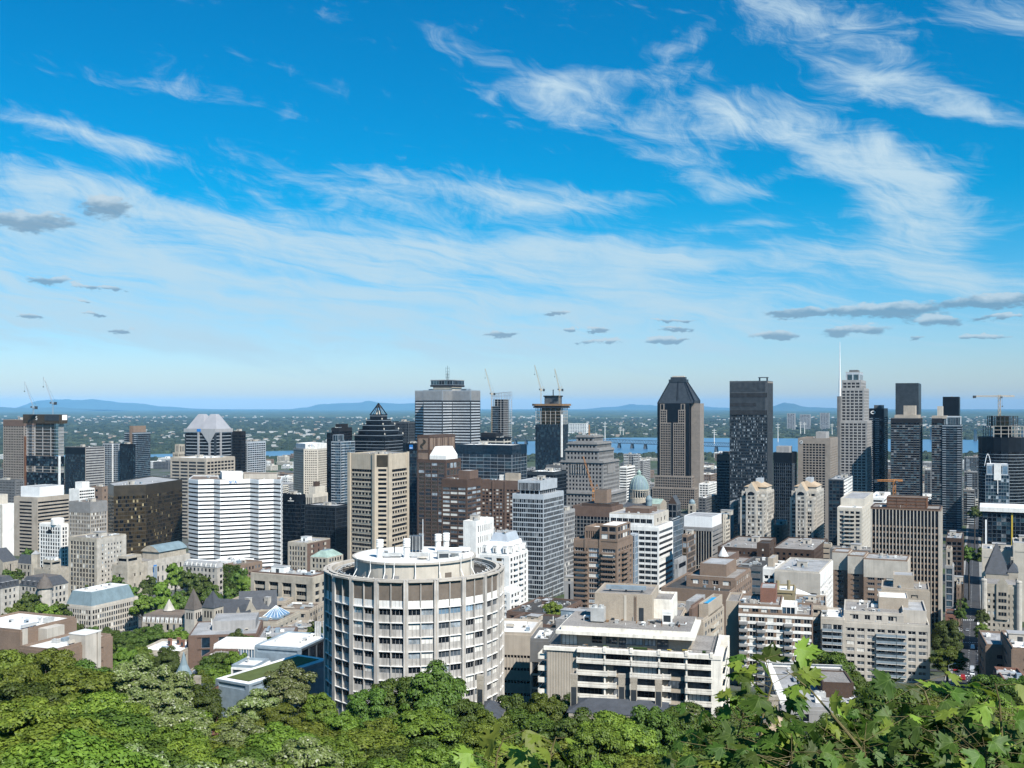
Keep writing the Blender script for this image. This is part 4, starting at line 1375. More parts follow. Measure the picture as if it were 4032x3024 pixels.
for i, s_ in ((0, 0), (0, 1), (1, 1), (2, .93)):
 fr, L = b.edge(pl[i], pl[i + 1]); q = MB(); u = s_ * L; q.fbox(fr, u - 1.5, u + 1.5, 0, zt - b.zb + .6, .2, 1.25, 'concrete_sand'); b.part('pier', q)
fr, L = b.edge(pl[1], pl[2]); q = MB(); q.fbox(fr, 2.2, L - 2.2, zt - b.zb - 10.5, zt - b.zb - 1, .5, .75, 'bronze_panel'); b.part('louvre_panel', q)
b.clutter(sub(pl[:2] + pl[2:4], .1, .9, .1, .8), zt - .8, 9, .8, houses=1); b.done()

# granite brown bank tower
b = Bld('office_tower', 'brown granite bank tower with a white mansard house on its shoulder', 'building', foot(1643, 1755, 1814, 1140))
lo, up = foot(1643, 1755, 1814, 1140), foot(1643, 1690, 1791, 1160)
SG = S(fh=4.0, bw=8.6, pw=1.2, sh=1.1, pm='granite_brown', sm='granite_brown', gl='brown', top=3, tm='granite_brown', mull=5, mm='steel_dark', sd=.3, pd=.6, cw=1.4)
zl_, zu = PZ(1810, 1140), PZ(1714, 1160)
b.block(lo, b.zb, zl_, 'granite_brown', SG, 'roof_grey', per_edge={1: S(fh=8, bw=9, pw=1.8, sh=2.2, pm='granite_brown', gl='brown', top=3, mull=5, mm='steel_dark', sd=.5, pd=.6)})
b.block(up, zl_ - 40, zu, 'granite_brown', S(fh=14, bw=13, pw=1.4, sh=1.4, pm='granite_brown', gl='brown', top=2, cw=1.4, sd=.5, pd=.55, only=lambda i, j, nf, nb: False), 'roof_gravel', name='upper_tower', per_edge={1: S(fh=18, bw=8, pw=1.4, sh=1.6, pm='granite_brown', gl='brown', top=2, sd=.5, pd=.55, only=lambda i, j, nf, nb: False)})
q = MB()
for i, nb in ((0, 1), (1, 4)):
 fr, L = b.edge(up[i], up[i + 1])
 for k in range(nb):
  u0, u1 = L * (k + .1) / nb, L * (k + .9) / nb
  for (za, zb_) in ((3.2, 16), (19, 32)): q.fbox(fr, u0, u1, zu - b.zb - zb_, zu - b.zb - za, 0, .2, 'brick_tan')
b.part('granite_panels', q)
fr, L = b.edge(up[0], up[1]); q = MB(); c0 = L * .5; zc = zu - b.zb - 9.5
f = lambda u, z_, n_=.6: (fr[0][0] + fr[1][0] * u + fr[2][0] * n_, fr[0][1] + fr[1][1] * u + fr[2][1] * n_, z_)
for k in range(10):       # S-like emblem
 t0, t1 = k / 10, (k + 1) / 10
 ctr = lambda t: (c0 + 2.2 * math.sin(t * 2 * math.pi), zc + 5.2 * (1 - 2 * t))
 (ua, za), (ub, zb_) = ctr(t0), ctr(t1)
 w_ = 1.5 * math.sin((t0 + .05) * math.pi) + .4
 q.poly([f(ua - w_, za), f(ub - w_, zb_), f(ub + w_, zb_), f(ua + w_, za)], 'bronze_panel')
b.part('emblem', q)
wm = sub(lo, .42, .98, .04, .82); q = MB(); wl = [b.lp(p) for p in wm]; z_ = zl_ - b.zb - .8
q.loft([[(*p, z_) for p in wl], [(*p, z_ + 5) for p in wl], [(*p, z_ + 14.5) for p in inset(wl, 4.2)]], 'white_paint'); b.part('mansard_house', q)
b.done()

# cross-shaped tower
def plus(cx, cy, a, w, g):
 d1 = Vector((math.sin(g), math.cos(g))); d2 = Vector((math.cos(g), -math.sin(g))); c = Vector((cx, cy))
 pts = [(-w, -a), (w, -a), (w, -w), (a, -w), (a, w), (w, w), (w, a), (-w, a), (-w, w), (-a, w), (-a, -w), (-w, -w)]
 return [tuple(c + d2 * u + d1 * v) for u, v in pts]


pl = plus(PX(1762, 1510), 1510, 44, 15, G)
b = Bld('office_tower', 'tall cross-shaped tower with silvery window bands and a rooftop mast', 'building', pl)
zt = PZ(1537, 1495)
b.block(pl, b.zb, zt, 'aluminium', S(fh=3.9, bw=2.0, pw=.18, sh=1.9, pm='steel_dark', sm='aluminium_pale', gl='black', top=13.6, tm='aluminium', cw=.8, sd=.5, pd=.2), 'roof_grey')
q = MB()
for i in range(12):
 if b.sees(pl[i], pl[(i + 1) % 12]):
  fr, L = b.edge(pl[i], pl[(i + 1) % 12]); k = 1.0
  while k < L - .5: q.fbox(fr, k - .12, k + .12, zt - b.zb - 14, zt - b.zb - .9, .5, .85, 'concrete_grey'); k += 1.55
b.part('ribbed_attic', q)
c = plus(PX(1762, 1510), 1510, 44, 15, G)
ctr = (PX(1762, 1510), 1510)
sq = lambda h: [(ctr[0] + h * (u * math.cos(G) + v * math.sin(G)), ctr[1] + h * (-u * math.sin(G) + v * math.cos(G))) for u, v in ((-1, -1), (1, -1), (1, 1), (-1, 1))]
b.block(sq(15), zt - 1, zt + 5, 'cream', None, 'roof_grey', 'penthouse', 0)
b.block(sq(18), zt + 5, zt + 7.5, 'black_matte', None, None, 'penthouse_band', 0)
b.block(sq(17.4), zt + 7.5, zt + 14, 'aluminium', S(fh=6, bw=4, pw=.3, sh=.5, pm='aluminium', gl='bluedark', top=.5), 'roof_grey', 'penthouse_storey', 0)
b.block(sq(18), zt + 14, zt + 14.8, 'concrete_grey', None, 'roof_grey', 'penthouse_cap', 0)
b.block(sub(pl[10:12] + pl[2:4], .1, .3, .2, .9), zt - .8, zt + 2.6, 'vent_blue', None, 'roof_grey', 'cooling_housing', 0) if False else None
m = MB(); p = b.lp(ctr); lattice(m, (p[0], p[1], zt - b.zb + 14.8), (p[0], p[1], PZ(1445, 1510) - b.zb - 8), 2.2, 'steel_dark', 8, .22, 1.6); m.tube((p[0], p[1], PZ(1445, 1510) - b.zb - 8), (p[0], p[1], PZ(1440, 1510) - b.zb), .25, 'steel_dark', 5)
for k in range(4):
 z_ = zt - b.zb + 18 + k * 4.5; m.tube((p[0] - 2.6, p[1], z_), (p[0] + 2.6, p[1], z_), .14, 'steel_dark', 4)
for s_ in (-2.6, 2.6): m.tube((p[0] + s_, p[1], zt - b.zb + 17), (p[0] + s_, p[1], zt - b.zb + 33), .13, 'steel_dark', 4)
b.part('mast', m)
for k in range(5): b.unit('box', 'vent_blue', *bil([pl[11], pl[2], pl[5], pl[8]], .5 + b.rnd.uniform(-1.2, 1.2), .5 + b.rnd.uniform(-.3, .3)), zt - .8, 9, 6, 3)
b.done()
b = B('office_block', 'blue-black glass block with long floor lines and a white roof edge', (1792, 2016, 2074, 1250), 1753,
      S(fh=4.2, bw=9.2, pw=.25, sh=.45, pm='aluminium', sm='aluminium', gl='bluedark', top=10.5, tm='g_bluedark', mull=5, mm='steel_dark', sd=.25, pd=.3), wall='g_bluedark', roof='roof_white', clut=4)
b = B('office_block', 'black topped office with tan bands right of the cross-shaped tower', (1890, 1985, 2012, 1450), 1722,
      S(fh=4.2, bw=12, pw=.8, sh=1.8, pm='cream', gl='black', top=2, tm='black_panel'), wall='black_panel', roof='roof_dark', pent=[(.0, .62, .1, .9, 6, 'black_matte', None)])

# slim round-cornered tower under construction
pl = foot(1934, 1985, 2016, 1700)
b = Bld('construction_tower', 'slim unfinished tower with open floors and a skeleton crown', 'building', pl)
zz = lambda y: PZ(y, 1700)
b.block(pl, b.zb, zz(1722), 'g_teal', S(fh=3.4, bw=2.4, pw=.1, sh=.9, pm='aluminium', sm='aluminium_pale', gl='teal', top=.2, bal=((0, 3, 1.0, 'aluminium_pale', 1),)), None, parapet=0)
b.block(sub(pl, .0, .55, .0, 1), zz(1722), zz(1600), 'g_teal', S(fh=3.4, bw=2.4, pw=.1, sh=.5, pm='steel_dark', sm='aluminium', gl='bluedark', top=.2), None, 'wall', 0)
slab_floors(b, pl, zz(1722), zz(1572), 3.5, 'aluminium_pale', 'black_matte', core_in=.18)
q = MB(); lp = [b.lp(p) for p in pl]
for i in range(4):
 for k in range(5):
  p0 = Vector(lp[i]).lerp(Vector(lp[(i + 1) % 4]), k / 5); p1 = Vector(lp[i]).lerp(Vector(lp[(i + 1) % 4]), (k + 1) / 5)
  za = zz(1572) - b.zb; h = 9 + 3 * (p0.x + 15) / 30; h1 = 9 + 3 * (p1.x + 15) / 30
  q.tube((p0.x, p0.y, za), (p0.x, p0.y, za + h), .22, 'aluminium', 4); q.tube((p0.x, p0.y, za + h), (p1.x, p1.y, za + h1), .22, 'aluminium', 4); q.tube((p0.x, p0.y, za + h / 2), (p1.x, p1.y, za + h1 / 2), .18, 'aluminium', 4); q.tube((p0.x, p0.y, za), (p1.x, p1.y, za + h1), .14, 'aluminium', 3)
b.part('crown_frame', q); b.done()
luffing_crane('tan tower crane beside the slim unfinished tower', 1936, 1690, H(PX(1936, 1690), 1690), 1553, (1910, 1451), 'crane_tan', None, .7)

pl = foot(2108, 2208, 2236, 1600)
b = Bld('construction_tower', 'half-clad glass tower with open concrete floors and a dark core above', 'building', pl)
zz = lambda y: PZ(y, 1600)
b.block(pl, b.zb, zz(1671), 'g_bluedark', S(fh=3.9, bw=1.6, pw=.28, sh=.3, pm='steel_dark', sm='g_bluedark', gl='bluedark', top=.2, sd=.12, pd=.3), None, parapet=0)
q = MB(); fr, L = b.edge(pl[0], pl[1]); q.fbox(fr, L + .4, L + 2.6, zz(1800) - b.zb, zz(1632) - b.zb, -1.5, .9, 'white_paint'); b.part('hoist_mast', q)
slab_floors(b, pl, zz(1671), zz(1606), 4.6, 'concrete_pale', 'formwork', core_in=.2, ncol=5)
q = MB(); sp = [b.lp(p) for p in inset(pl, -2.5)]; q.prism(sp, zz(1606) - b.zb, zz(1600) - b.zb, 'steel_dark', 'formwork', True)
q.prism(inset(sp, -1.2), zz(1598) - b.zb, zz(1590) - b.zb, 'timber', 'formwork', True); q.prism(inset(sp, 1.2), zz(1600) - b.zb, zz(1598) - b.zb, 'black_matte', 'formwork', True); b.part('climbing_formwork', q)
q = MB(); sp = [b.lp(p) for p in sub(pl, .3, .82, .2, .8)]; q.prism(sp, zz(1592) - b.zb, zz(1562) - b.zb, 'metal_dark_ribs', 'black_matte'); q.prism(inset(sp, -1.2), zz(1562) - b.zb, zz(1557) - b.zb, 'black_matte', 'black_matte', True); b.part('core_tower', q)
q = MB(); p = b.lp(bil(pl, .56, .5)); q.tube((p[0], p[1], zz(1558) - b.zb), (p[0], p[1], zz(1533) - b.zb), .8, 'steel_dark', 6); b.part('pump_boom', q); b.done()
luffing_crane('tan tower crane nearer the cross-shaped tower on the half-clad glass tower', 2130, 1598, zz(1592), 1537, (2105, 1438), 'crane_tan', 'tan cranes on the half-clad tower', .7)
luffing_crane('shorter tan tower crane on the eastern side of the half-clad glass tower', 2203, 1598, zz(1592), 1537, (2184, 1452), 'crane_tan', 'tan cranes on the half-clad tower', .7)
# ---- centre: stepped granite building, brown blocks, gridded office
GR = S(fh=4.6, bw=4.5, pw=2.2, sh=2.1, pm='granite', gl='black', top=3.2, sd=.45, pd=.5, cw=1.6)
b = Bld('granite_building', 'massive stepped grey granite building with columns and cornices', 'building', foot(2206, 2378, 2438, 1300))
z0 = b.zb
for i, (a, c, d_, Y, ty, nm) in enumerate([(2190, 2400, 2466, 1285, 1940, 'base_tier'), (2208, 2375, 2437, 1300, 1815, 'main_tier'), (2227, 2358, 2416, 1306, 1768, 'upper_tier'), (2236, 2350, 2406, 1311, 1742, 'upper_tier'), (2269, 2338, 2374, 1320, 1714, 'top_tier')]):
 pl = foot(a, c, d_, Y); zt = PZ(ty, Y)
 b.block(pl, z0, zt, 'granite', GR, 'roof_grey', name=nm, roof_name='terrace')
 q = MB(); cor = [b.lp(p) for p in inset(pl, -1.4)]; q.prism(cor, zt - b.zb - 2.6, zt - b.zb - 1.7, 'granite', None, True); b.part('cornice', q)
 if i == 1:
  for e in (0, 1):
   fr, L = b.edge(pl[e], pl[e + 1])
   n = int(L * .5 / 3.2)
   for k in range(n):
    u = L * .25 + k * 3.2; q = MB(); pz = (fr[0][0] + fr[1][0] * u + fr[2][0] * 1.0, fr[0][1] + fr[1][1] * u + fr[2][1] * 1.0)
    q.lathe(pz[0], pz[1], [(.75, zt - b.zb - 16), (.68, zt - b.zb - 5), (.95, zt - b.zb - 4.6)], 8, 'granite'); b.part('column', q)
 z0 = zt - 1
b.clutter(sub(pl, .1, .9, .1, .9), zt - .8, 5); b.done()
for i, (px, ty) in enumerate(((2320, 1672), (2345, 1678), (2362, 1690))):
 t = thing('flag_mast', ('striped lattice mast on the granite building roof', 'bare pole beside the lattice mast on the granite roof', 'short eastern pole on the granite roof')[i], 'mast', (PX(px, 1330), 1330, PZ(1716, 1330)))
 q = MB()
 if i == 0: lattice(q, (0, 0, 0), (0, 0, PZ(ty, 1330) - PZ(1716, 1330)), 1.6, 'crane_orange', 6, .16, .8)
 else: q.tube((0, 0, 0), (0, 0, PZ(ty, 1330) - PZ(1716, 1330)), .16, 'aluminium', 5)
 q.build('pole', t)
luffing_crane('orange lattice crane boom leaning before the granite building', 2336, 1000, H(PX(2336, 1000), 1000), 1935, (2296, 1797), 'crane_orange', None, .8)
B('office_block', 'brown granite office with white blinds beside the bank tower', (1739, 1838, 1894, 900), 1888,
  S(fh=3.75, bw=7.4, pw=.9, sh=1.6, pm='granite_brown', gl='blinds', top=6.2, mull=5, mm='steel_dark', sd=.5, pd=.55), wall='granite_brown', roof='roof_brown', clut=6, pent=[(.55, 1.0, .2, .8, 7, 'brick_brown', None)])
b = B('hotel_block', 'brown brick hotel with a beige roof house and rows of white curtains', (1893, 2040, 2060, 935), 1893,
  S(fh=3.0, bw=3.5, pw=1.2, sh=1.45, pm='brick_brown', gl='blinds', top=7.2, sd=.3, pd=.5, fins=((.33, 1.2, .8, 'brick_brown'), (.66, 1.2, .8, 'brick_brown'))), wall='brick_brown', roof='roof_white', clut=4, pent=[(.62, .98, .25, .7, 6.2, 'brick_beige', None)], done=False)
b.done()
for k in range(5): b.unit('pipe', 'vent_white', *bil(b.poly, .46 + .03 * k, .4), b.zt - .8, .7, .7, 5.5)

b = Bld('office_tower', 'slender 1960s office tower with a fine silver window grid and a set-back attic', 'building', foot(2018, 2140, 2219, 800))
pl = foot(2018, 2140, 2219, 800); zt = PZ(1947, 800)
SC = S(fh=3.55, bw=1.7, pw=.2, sh=.85, pm='aluminium_pale', gl='dark', top=3.2, bot=0, sd=.2, pd=.26, cw=.5)
b.block(pl, b.zb, zt, 'aluminium_pale', SC, 'roof_grey')
up = foot(2040, 2128, 2194, 806)
b.block(inset(up, 1.2), zt - .8, PZ(1932, 806), 'aluminium', S(fh=3, bw=4, pw=.6, sh=.2, pm='aluminium_pale', gl='black', top=.1), None, 'recessed_storey', 0)
b.block(up, PZ(1932, 806), PZ(1893, 806), 'aluminium_pale', S(fh=9, bw=1.2, pw=.2, sh=.2, pm='aluminium_pale', gl='dark', top=1.4, sd=.2, pd=.5), 'roof_grey', 'attic', .5, roof_name='attic_roof', per_edge={1: None})
b.clutter(up, PZ(1893, 806) - .5, 7); b.done()
B('office_block', 'grey window-grid block half hidden behind the slender silver tower', (2196, 2222, 2263, 850), 2012, S(fh=3.5, bw=2.2, pw=.6, sh=1.2, pm='concrete_grey', gl='mix', top=2), wall='concrete_grey', clut=2)
b = B('hotel_block', 'dark brown hotel block crowned by a tall brick lift tower', (2256, 2408, 2452, 900), 1996,
      S(fh=3.3, bw=3.2, pw=.45, sh=.9, pm='granite', sm='concrete_dark', gl='black', top=8, tm='brick_brown', sd=.3, pd=.5), wall='brick_brown', roof='roof_dark', clut=3, houses=0, done=False)
b.block(sub(b.poly, .5, .82, .2, .6), b.zt + 2.2, b.zt + 13.5, 'brick_tan', None, 'roof_dark', 'lift_tower', .4, roof_name='lift_tower_roof')
b.block(sub(b.poly, .52, .80, .24, .56), b.zt - 1, b.zt + 2.2, 'white_paint', None, None, 'lift_tower_base', 0)
b.block(sub(b.poly, .2, .95, .1, .8), b.zt - 1, b.zt + 2.0, 'brick_dark', None, 'roof_dark', 'attic', .3, roof_name='attic_roof'); b.done()

b = Bld('condo_tower', 'brown concrete apartment tower with stacked corner balconies and a terrace roof', 'building', foot(2260, 2428, 2488, 600))
pl = foot(2260, 2428, 2488, 600); zt = PZ(2128, 600)
SB = S(fh=2.95, bw=8.4, pw=.9, sh=.9, pm='brick_tan', gl='blinds', top=4.2, sd=.25, pd=.6, cw=.5, mull=5, bal=((0, 1, 1.9, 'brick_tan', 1), (2, 1, 1.9, 'brick_tan', 1)), frame=5, fm='white_paint')
b.block(pl, b.zb, zt, 'brick_tan', SB, 'roof_gravel', per_edge={1: S(fh=2.95, bw=5, pw=1.6, sh=1.2, pm='brick_tan', gl='dark', top=4.2, sd=.4, pd=.6, bal=((1, 1, 1.6, 'brick_tan', 1), (2, 1, 1.6, 'brick_tan', 1)))})
b.block(sub(pl, .2, .62, .15, .8), zt - .8, zt + 6.6, 'brick_tan', S(fh=6, bw=1.3, pw=.7, sh=1.2, pm='brick_tan', gl='black', top=1), 'roof_white', 'roof_terrace_house', 1.6, roof_name='terrace_roof')
b.block(sub(pl, .62, 1.02, -.02, .8), zt - .8, zt + 8.4, 'brick_tan', S(fh=4, bw=4, pw=.7, sh=1.4, pm='brick_tan', gl='blinds', top=.6), 'roof_white', 'penthouse', .3, roof_name='penthouse_roof')
fr, L = b.edge(pl[0], pl[1])
for u in (.28, .62): q = MB(); q.fbox(fr, L * u - .5, L * u + .5, 0, zt - b.zb + .2, .3, 1.0, 'brick_tan'); b.part('pier', q)
b.done()
B('office_block', 'strip of pale blue mirror glass between the brown apartment tower and the white banded office', (2478, 2500, 2510, 655), 2102, S(fh=3.6, bw=1.6, pw=.12, sh=.35, pm='aluminium_pale', gl='sky', top=.5), wall='aluminium_pale', roof='roof_white', clut=0, houses=0)

b = Bld('office_block', 'white concrete office with black ribbon windows and stepped upper floors', 'building', foot(2415, 2593, 2648, 690))
pl = foot(2415, 2593, 2648, 690); zt = PZ(2072, 690)
SW = S(fh=3.72, bw=4.2, pw=.28, sh=1.45, pm='white_paint', sm='white_paint', gl='black', top=2.6, mull=3, mm='steel_dark', sd=.35, pd=.5, cw=.8)
SW2 = S(fh=3.72, bw=22, pw=.0, sh=1.9, pm='white_paint', sm='white_paint', gl='mix', top=2.6, mull=7, sd=.35, pd=.5, cw=.8)
b.block(pl, b.zb, zt, 'white_paint', SW, 'roof_grey', per_edge={1: SW2})
up = foot(2400, 2573, 2632, 697); b.block(up, zt - 1, PZ(2026, 697), 'concrete_pale', SW, 'roof_grey', 'upper_floors', .6, roof_name='upper_roof', per_edge={1: S(fh=3.72, bw=9, pw=6, sh=1.6, pm='concrete_pale', gl='mix', top=2.6)})
b.block(sub(up, .25, .8, .3, .8), PZ(2026, 697) - .6, PZ(2010, 697), 'brick_brown', None, 'roof_brown', 'penthouse', .3, roof_name='penthouse_roof')
b.clutter(up, PZ(2026, 697) - .6, 6, houses=0); b.done()
B('office_block', 'blue gridded glass annex behind the white banded office', (2630, 2650, 2690, 730), 2046, S(fh=3.7, bw=2.6, pw=.16, sh=.3, pm='aluminium', gl='blue', top=.6), wall='g_bluedark', roof='roof_white', clut=1, houses=0)
B('office_block', 'low blank grey wall block with a white edge beside the blue annex', (2655, 2670, 2702, 640), 2204, S(fh=30, bw=30, pw=1, sh=28, pm='concrete_grey', gl='dark', top=2), wall='concrete_grey', clut=0, houses=0)
B('office_block', 'brown glass block with a tan window grid between the blue annex and the finned office', (2686, 2706, 2738, 690), 2106, S(fh=3.6, bw=2.4, pw=.25, sh=.7, pm='brick_tan', gl='brown', top=.8), wall='brick_tan', clut=2)
b = B('office_block', 'dark office with bright vertical fins under a white windowless penthouse', (2688, 2804, 2856, 820), 2078,
      S(fh=28, bw=2.0, pw=.32, sh=.4, pm='concrete_pale', gl='black', top=2, tm='granite', sd=.2, pd=.7, strip=True), wall='granite', roof='roof_gravel', clut=3, houses=0,
      per_edge={1: S(fh=3.6, bw=30, pw=0, sh=2.4, sm='granite', pm='granite', gl='dark', top=2, cw=1)}, pent=[(.02, .98, .05, .75, 8, 'white_panel', None)])
B('apartment_block', 'slim cream apartment wing with a ribbed white edge behind the finned office', (2846, 2858, 2874, 850), 2026, S(fh=3, bw=3, pw=.8, sh=1.2, pm='cream', gl='mix', top=2), wall='cream', clut=2)
B('apartment_block', 'grey terraced apartments stepping down beside the nearer gabled tower', (2874, 2888, 2906, 880), 1975, S(fh=3, bw=3.4, pw=1, sh=1.1, pm='concrete_grey', gl='dark', top=3), wall='concrete_grey', clut=1, houses=0)

# ---- domed cathedral
Yc = 1200
b = Bld('cathedral', 'stone cathedral with a ribbed green copper dome and lantern', 'church', foot(2452, 2560, 2622, 1185))
pl = foot(2452, 2560, 2622, 1185); zw = PZ(2000, 1185)
b.block(pl, b.zb, zw, 'rubble_stone', S(fh=12, bw=7, pw=4.6, sh=4, pm='rubble_stone', gl='dark', top=2), None, parapet=0)
gable(b, pl, zw, zw + 8.5, 'slate', 'rubble_stone', along='s')
tr = foot(2545, 2600, 2625, 1190); b.block(tr, b.zb, PZ(1985, 1190), 'rubble_stone', None, None, 'transept', 0); gable(b, tr, PZ(1985, 1190), PZ(1968, 1190), 'copper_green', 'rubble_stone', 'transept_roof', 's')
cx, cy = b.lp((PX(2516, 1215), 1215)); r = 37 / F * 1215; k = lambda y: PZ(y, 1215) - b.zb
q = MB(); q.lathe(cx, cy, [(r * 1.12, k(1990)), (r * 1.12, k(1960)), (r * .95, k(1958)), (r * .95, k(1932)), (r * 1.08, k(1930)), (r * 1.08, k(1926))], 24, 'limestone'); b.part('drum', q)
for i in range(24):
 a = 2 * math.pi * i / 24; q = MB(); q.lathe(cx + r * 1.04 * math.cos(a), cy + r * 1.04 * math.sin(a), [(.45, k(1958)), (.4, k(1931))], 6, 'limestone_pale'); b.part('column', q)
 a += math.pi / 24; q = MB(); e = (-math.sin(a), math.cos(a)); fr = ((cx + r * .96 * math.cos(a) + e[0] * .7, cy + r * .96 * math.sin(a) + e[1] * .7), (-e[0], -e[1]), (math.cos(a), math.sin(a))); q.fquad(fr, 0, 1.4, k(1955), k(1937), .1, 'g_black'); b.part('window', q)
q = MB(); prof = [(r * 1.02 * math.cos(t), k(1926) + (k(1870) - k(1926)) * math.sin(t)) for t in [math.pi / 2 * j / 9 for j in range(9)]]; q.lathe(cx, cy, prof, 32, 'copper_blue'); q.smooth = True; b.part('dome', q)
q = MB()
for i in range(16):
 a = 2 * math.pi * i / 16
 for (r0, z0), (r1, z1) in zip(prof, prof[1:]): q.tube((cx + r0 * math.cos(a), cy + r0 * math.sin(a), z0), (cx + r1 * math.cos(a), cy + r1 * math.sin(a), z1), .3, 'copper_green', 4, cap=False)
b.part('dome_ribs', q)
q = MB(); q.lathe(cx, cy, [(2.2, k(1872)), (2.2, k(1861)), (2.8, k(1860)), (1.8, k(1856)), (.3, k(1850))], 10, 'copper_green'); q.tube((cx, cy, k(1850)), (cx, cy, k(1843)), .2, 'copper_green', 4); b.part('lantern', q)
cx, cy = b.lp((PX(2555, 1195), 1195)); q = MB(); q.lathe(cx, cy, [(3.6, k(2000)), (3.6, k(1965)), (4.0, k(1964)), (3.7, k(1957)), (2.4, k(1949)), (.3, k(1944))], 14, 'copper_blue'); b.part('small_dome', q)
b.done()
b = B('park_kiosk', 'small domed stone pavilion among the trees of the square', (2710, 2733, 2740, 1150), 1985, S(fh=6, bw=3, pw=1.5, sh=1.5, pm='limestone', gl='dark', top=1), wall='limestone', roof='roof_grey', clut=0, houses=0, done=False)
p = (0, 0); q = MB(); q.lathe(0, 0, [(3.4, b.zt - b.zb - 1), (3.3, b.zt - b.zb + 2), (2.2, b.zt - b.zb + 4), (.2, b.zt - b.zb + 5)], 12, 'copper_blue'); b.part('dome', q); b.done()
b = B('glass_pavilion', 'tilted dark glass roof among the trees beside the gabled granite tower', (2630, 2665, 2680, 1180), 1985, S(fh=8, bw=4, pw=.5, sh=1, pm='concrete_dark', gl='dark', top=1), wall='concrete_dark', roof=None, parapet=0, clut=0, houses=0, done=False)
gable(b, b.poly, b.zt, b.zt + 9, 'metal_dark_ribs', 'brick_dark', along='t'); b.done()

# ---- gabled granite tower
b = Bld('office_tower', 'tall granite tower with a notched front and a steep dark copper gabled roof', 'building', foot(2585, 2716, 2744, 1764))
Y = 1764
zz = lambda y: PZ(y, Y)
GT = S(fh=4.0, bw=3.1, pw=.8, sh=1.1, pm='granite_tan', gl='black', top=2.0, sd=.3, pd=.7, cw=1.3)
base = foot(2569, 2736, 2750, 1752); b.block(base, b.zb, zz(1920), 'granite_tan', GT, 'roof_grey', name='base_tier', roof_name='terrace')
mid = foot(2577, 2724, 2747, 1758); b.block(mid, zz(1922), zz(1874), 'granite_tan', GT, 'roof_grey', name='base_tier', roof_name='terrace')
body = foot(2585, 2716, 2742, 1764); b.block(sub(body, .02, .98, .02, .98), zz(1876), zz(1588), 'black_panel', None, 'roof_dark', 'glass_core', 0)
SD = S(fh=4.0, bw=3.1, pw=.8, sh=1.1, pm='granite_tan', gl='black', top=1.5, sd=.3, pd=.7, cw=1.0)
for (s0, s1, ty) in ((.11, .45, 1665), (.51, .86, 1665), (.11, .31, 1614), (.66, .86, 1614)):
 q = MB(); p0, p1 = bil(body, s0, -.02), bil(body, s1, -.02); p2, p3 = bil(body, s1, .2), bil(body, s0, .2)
 z_ = zz(1876) if ty == 1665 else zz(1666)
 b.block([p0, p1, p2, p3], z_, zz(ty), 'granite_tan', SD, 'granite_tan', 'granite_front', 0)
for (s0, s1) in ((.115, .235), (.735, .855)):
 b.block([bil(body, s0, -.02), bil(body, s1, -.02), bil(body, s1, .2), bil(body, s0, .2)], zz(1614), zz(1590), 'granite_tan', S(fh=9, bw=6, pw=.6, sh=.5, pm='granite_tan', gl='black', top=.8, cw=1.2), 'granite_tan', 'granite_turret', 0)
fr, L = b.edge(bil(body, 0, 0), bil(body, 1, 0)); q = MB(); q.fbox(fr, L * .47, L * .495, 0, zz(1660) - b.zb, .2, 2.2, 'black_panel'); b.part('dark_groove', q)
rs = [bil(body, 1.0, .22), bil(body, 1.26, .22), bil(body, 1.26, .8), bil(body, 1.0, .8)]
b.block(rs, b.zb, zz(1588), 'granite_tan', S(fh=6, bw=3, pw=0, sh=5.2, sm='granite_tan', pm='granite_tan', gl='black', top=14, cw=.5, only=lambda i, j, nf, nb: False), 'granite_tan', 'side_wing', 0)
q = MB(); lp = [b.lp(p) for p in sub(body, .03, 1.1, .03, .97)]; zt, z1, z2 = zz(1588) - b.zb, zz(1578) - b.zb, zz(1502) - b.zb
t1 = [b.lp(p) for p in sub(body, .06, 1.12, .06, .94)]; t2 = [b.lp(p) for p in sub(body, .32, .80, .36, .66)]
q.loft([[(*p, zt) for p in lp], [(*p, z1) for p in t1], [(*p, z2) for p in t2]], 'steel_dark'); b.part('gabled_roof', q)
for e, n in ((0, (.5, .54, .9)), (1, (.25, .5, .75))):
 for k in n:
  q = MB(); a = Vector(t1[e]).lerp(Vector(t1[e + 1]), k); c = Vector(t2[e]).lerp(Vector(t2[e + 1]), k); q.tube((a.x, a.y, z1), (c.x, c.y, z2), .55, 'black_panel', 4); b.part('roof_rib', q)
for i in range(4):
 q = MB(); q.tube((*lp[i], zt), (*t1[i], z1), 1.0, 'black_panel', 5); q.tube((*t1[i], z1), (*t2[i], z2), 1.0, 'black_panel', 5); b.part('roof_edge', q)
q = MB(); q.prism(inset(t2, -1.2), z2 - .5, z2 + 4, 'steel_dark', None, True); q.prism(inset(t2, 1.2), z2 + 4, z2 + 8, 'steel_dark', 'roof_dark'); b.part('crown', q)
q = MB(); q.prism(inset(t2, 3.4), z2 + 8, z2 + 10, 'cream'); b.part('roof_lantern', q); b.done()

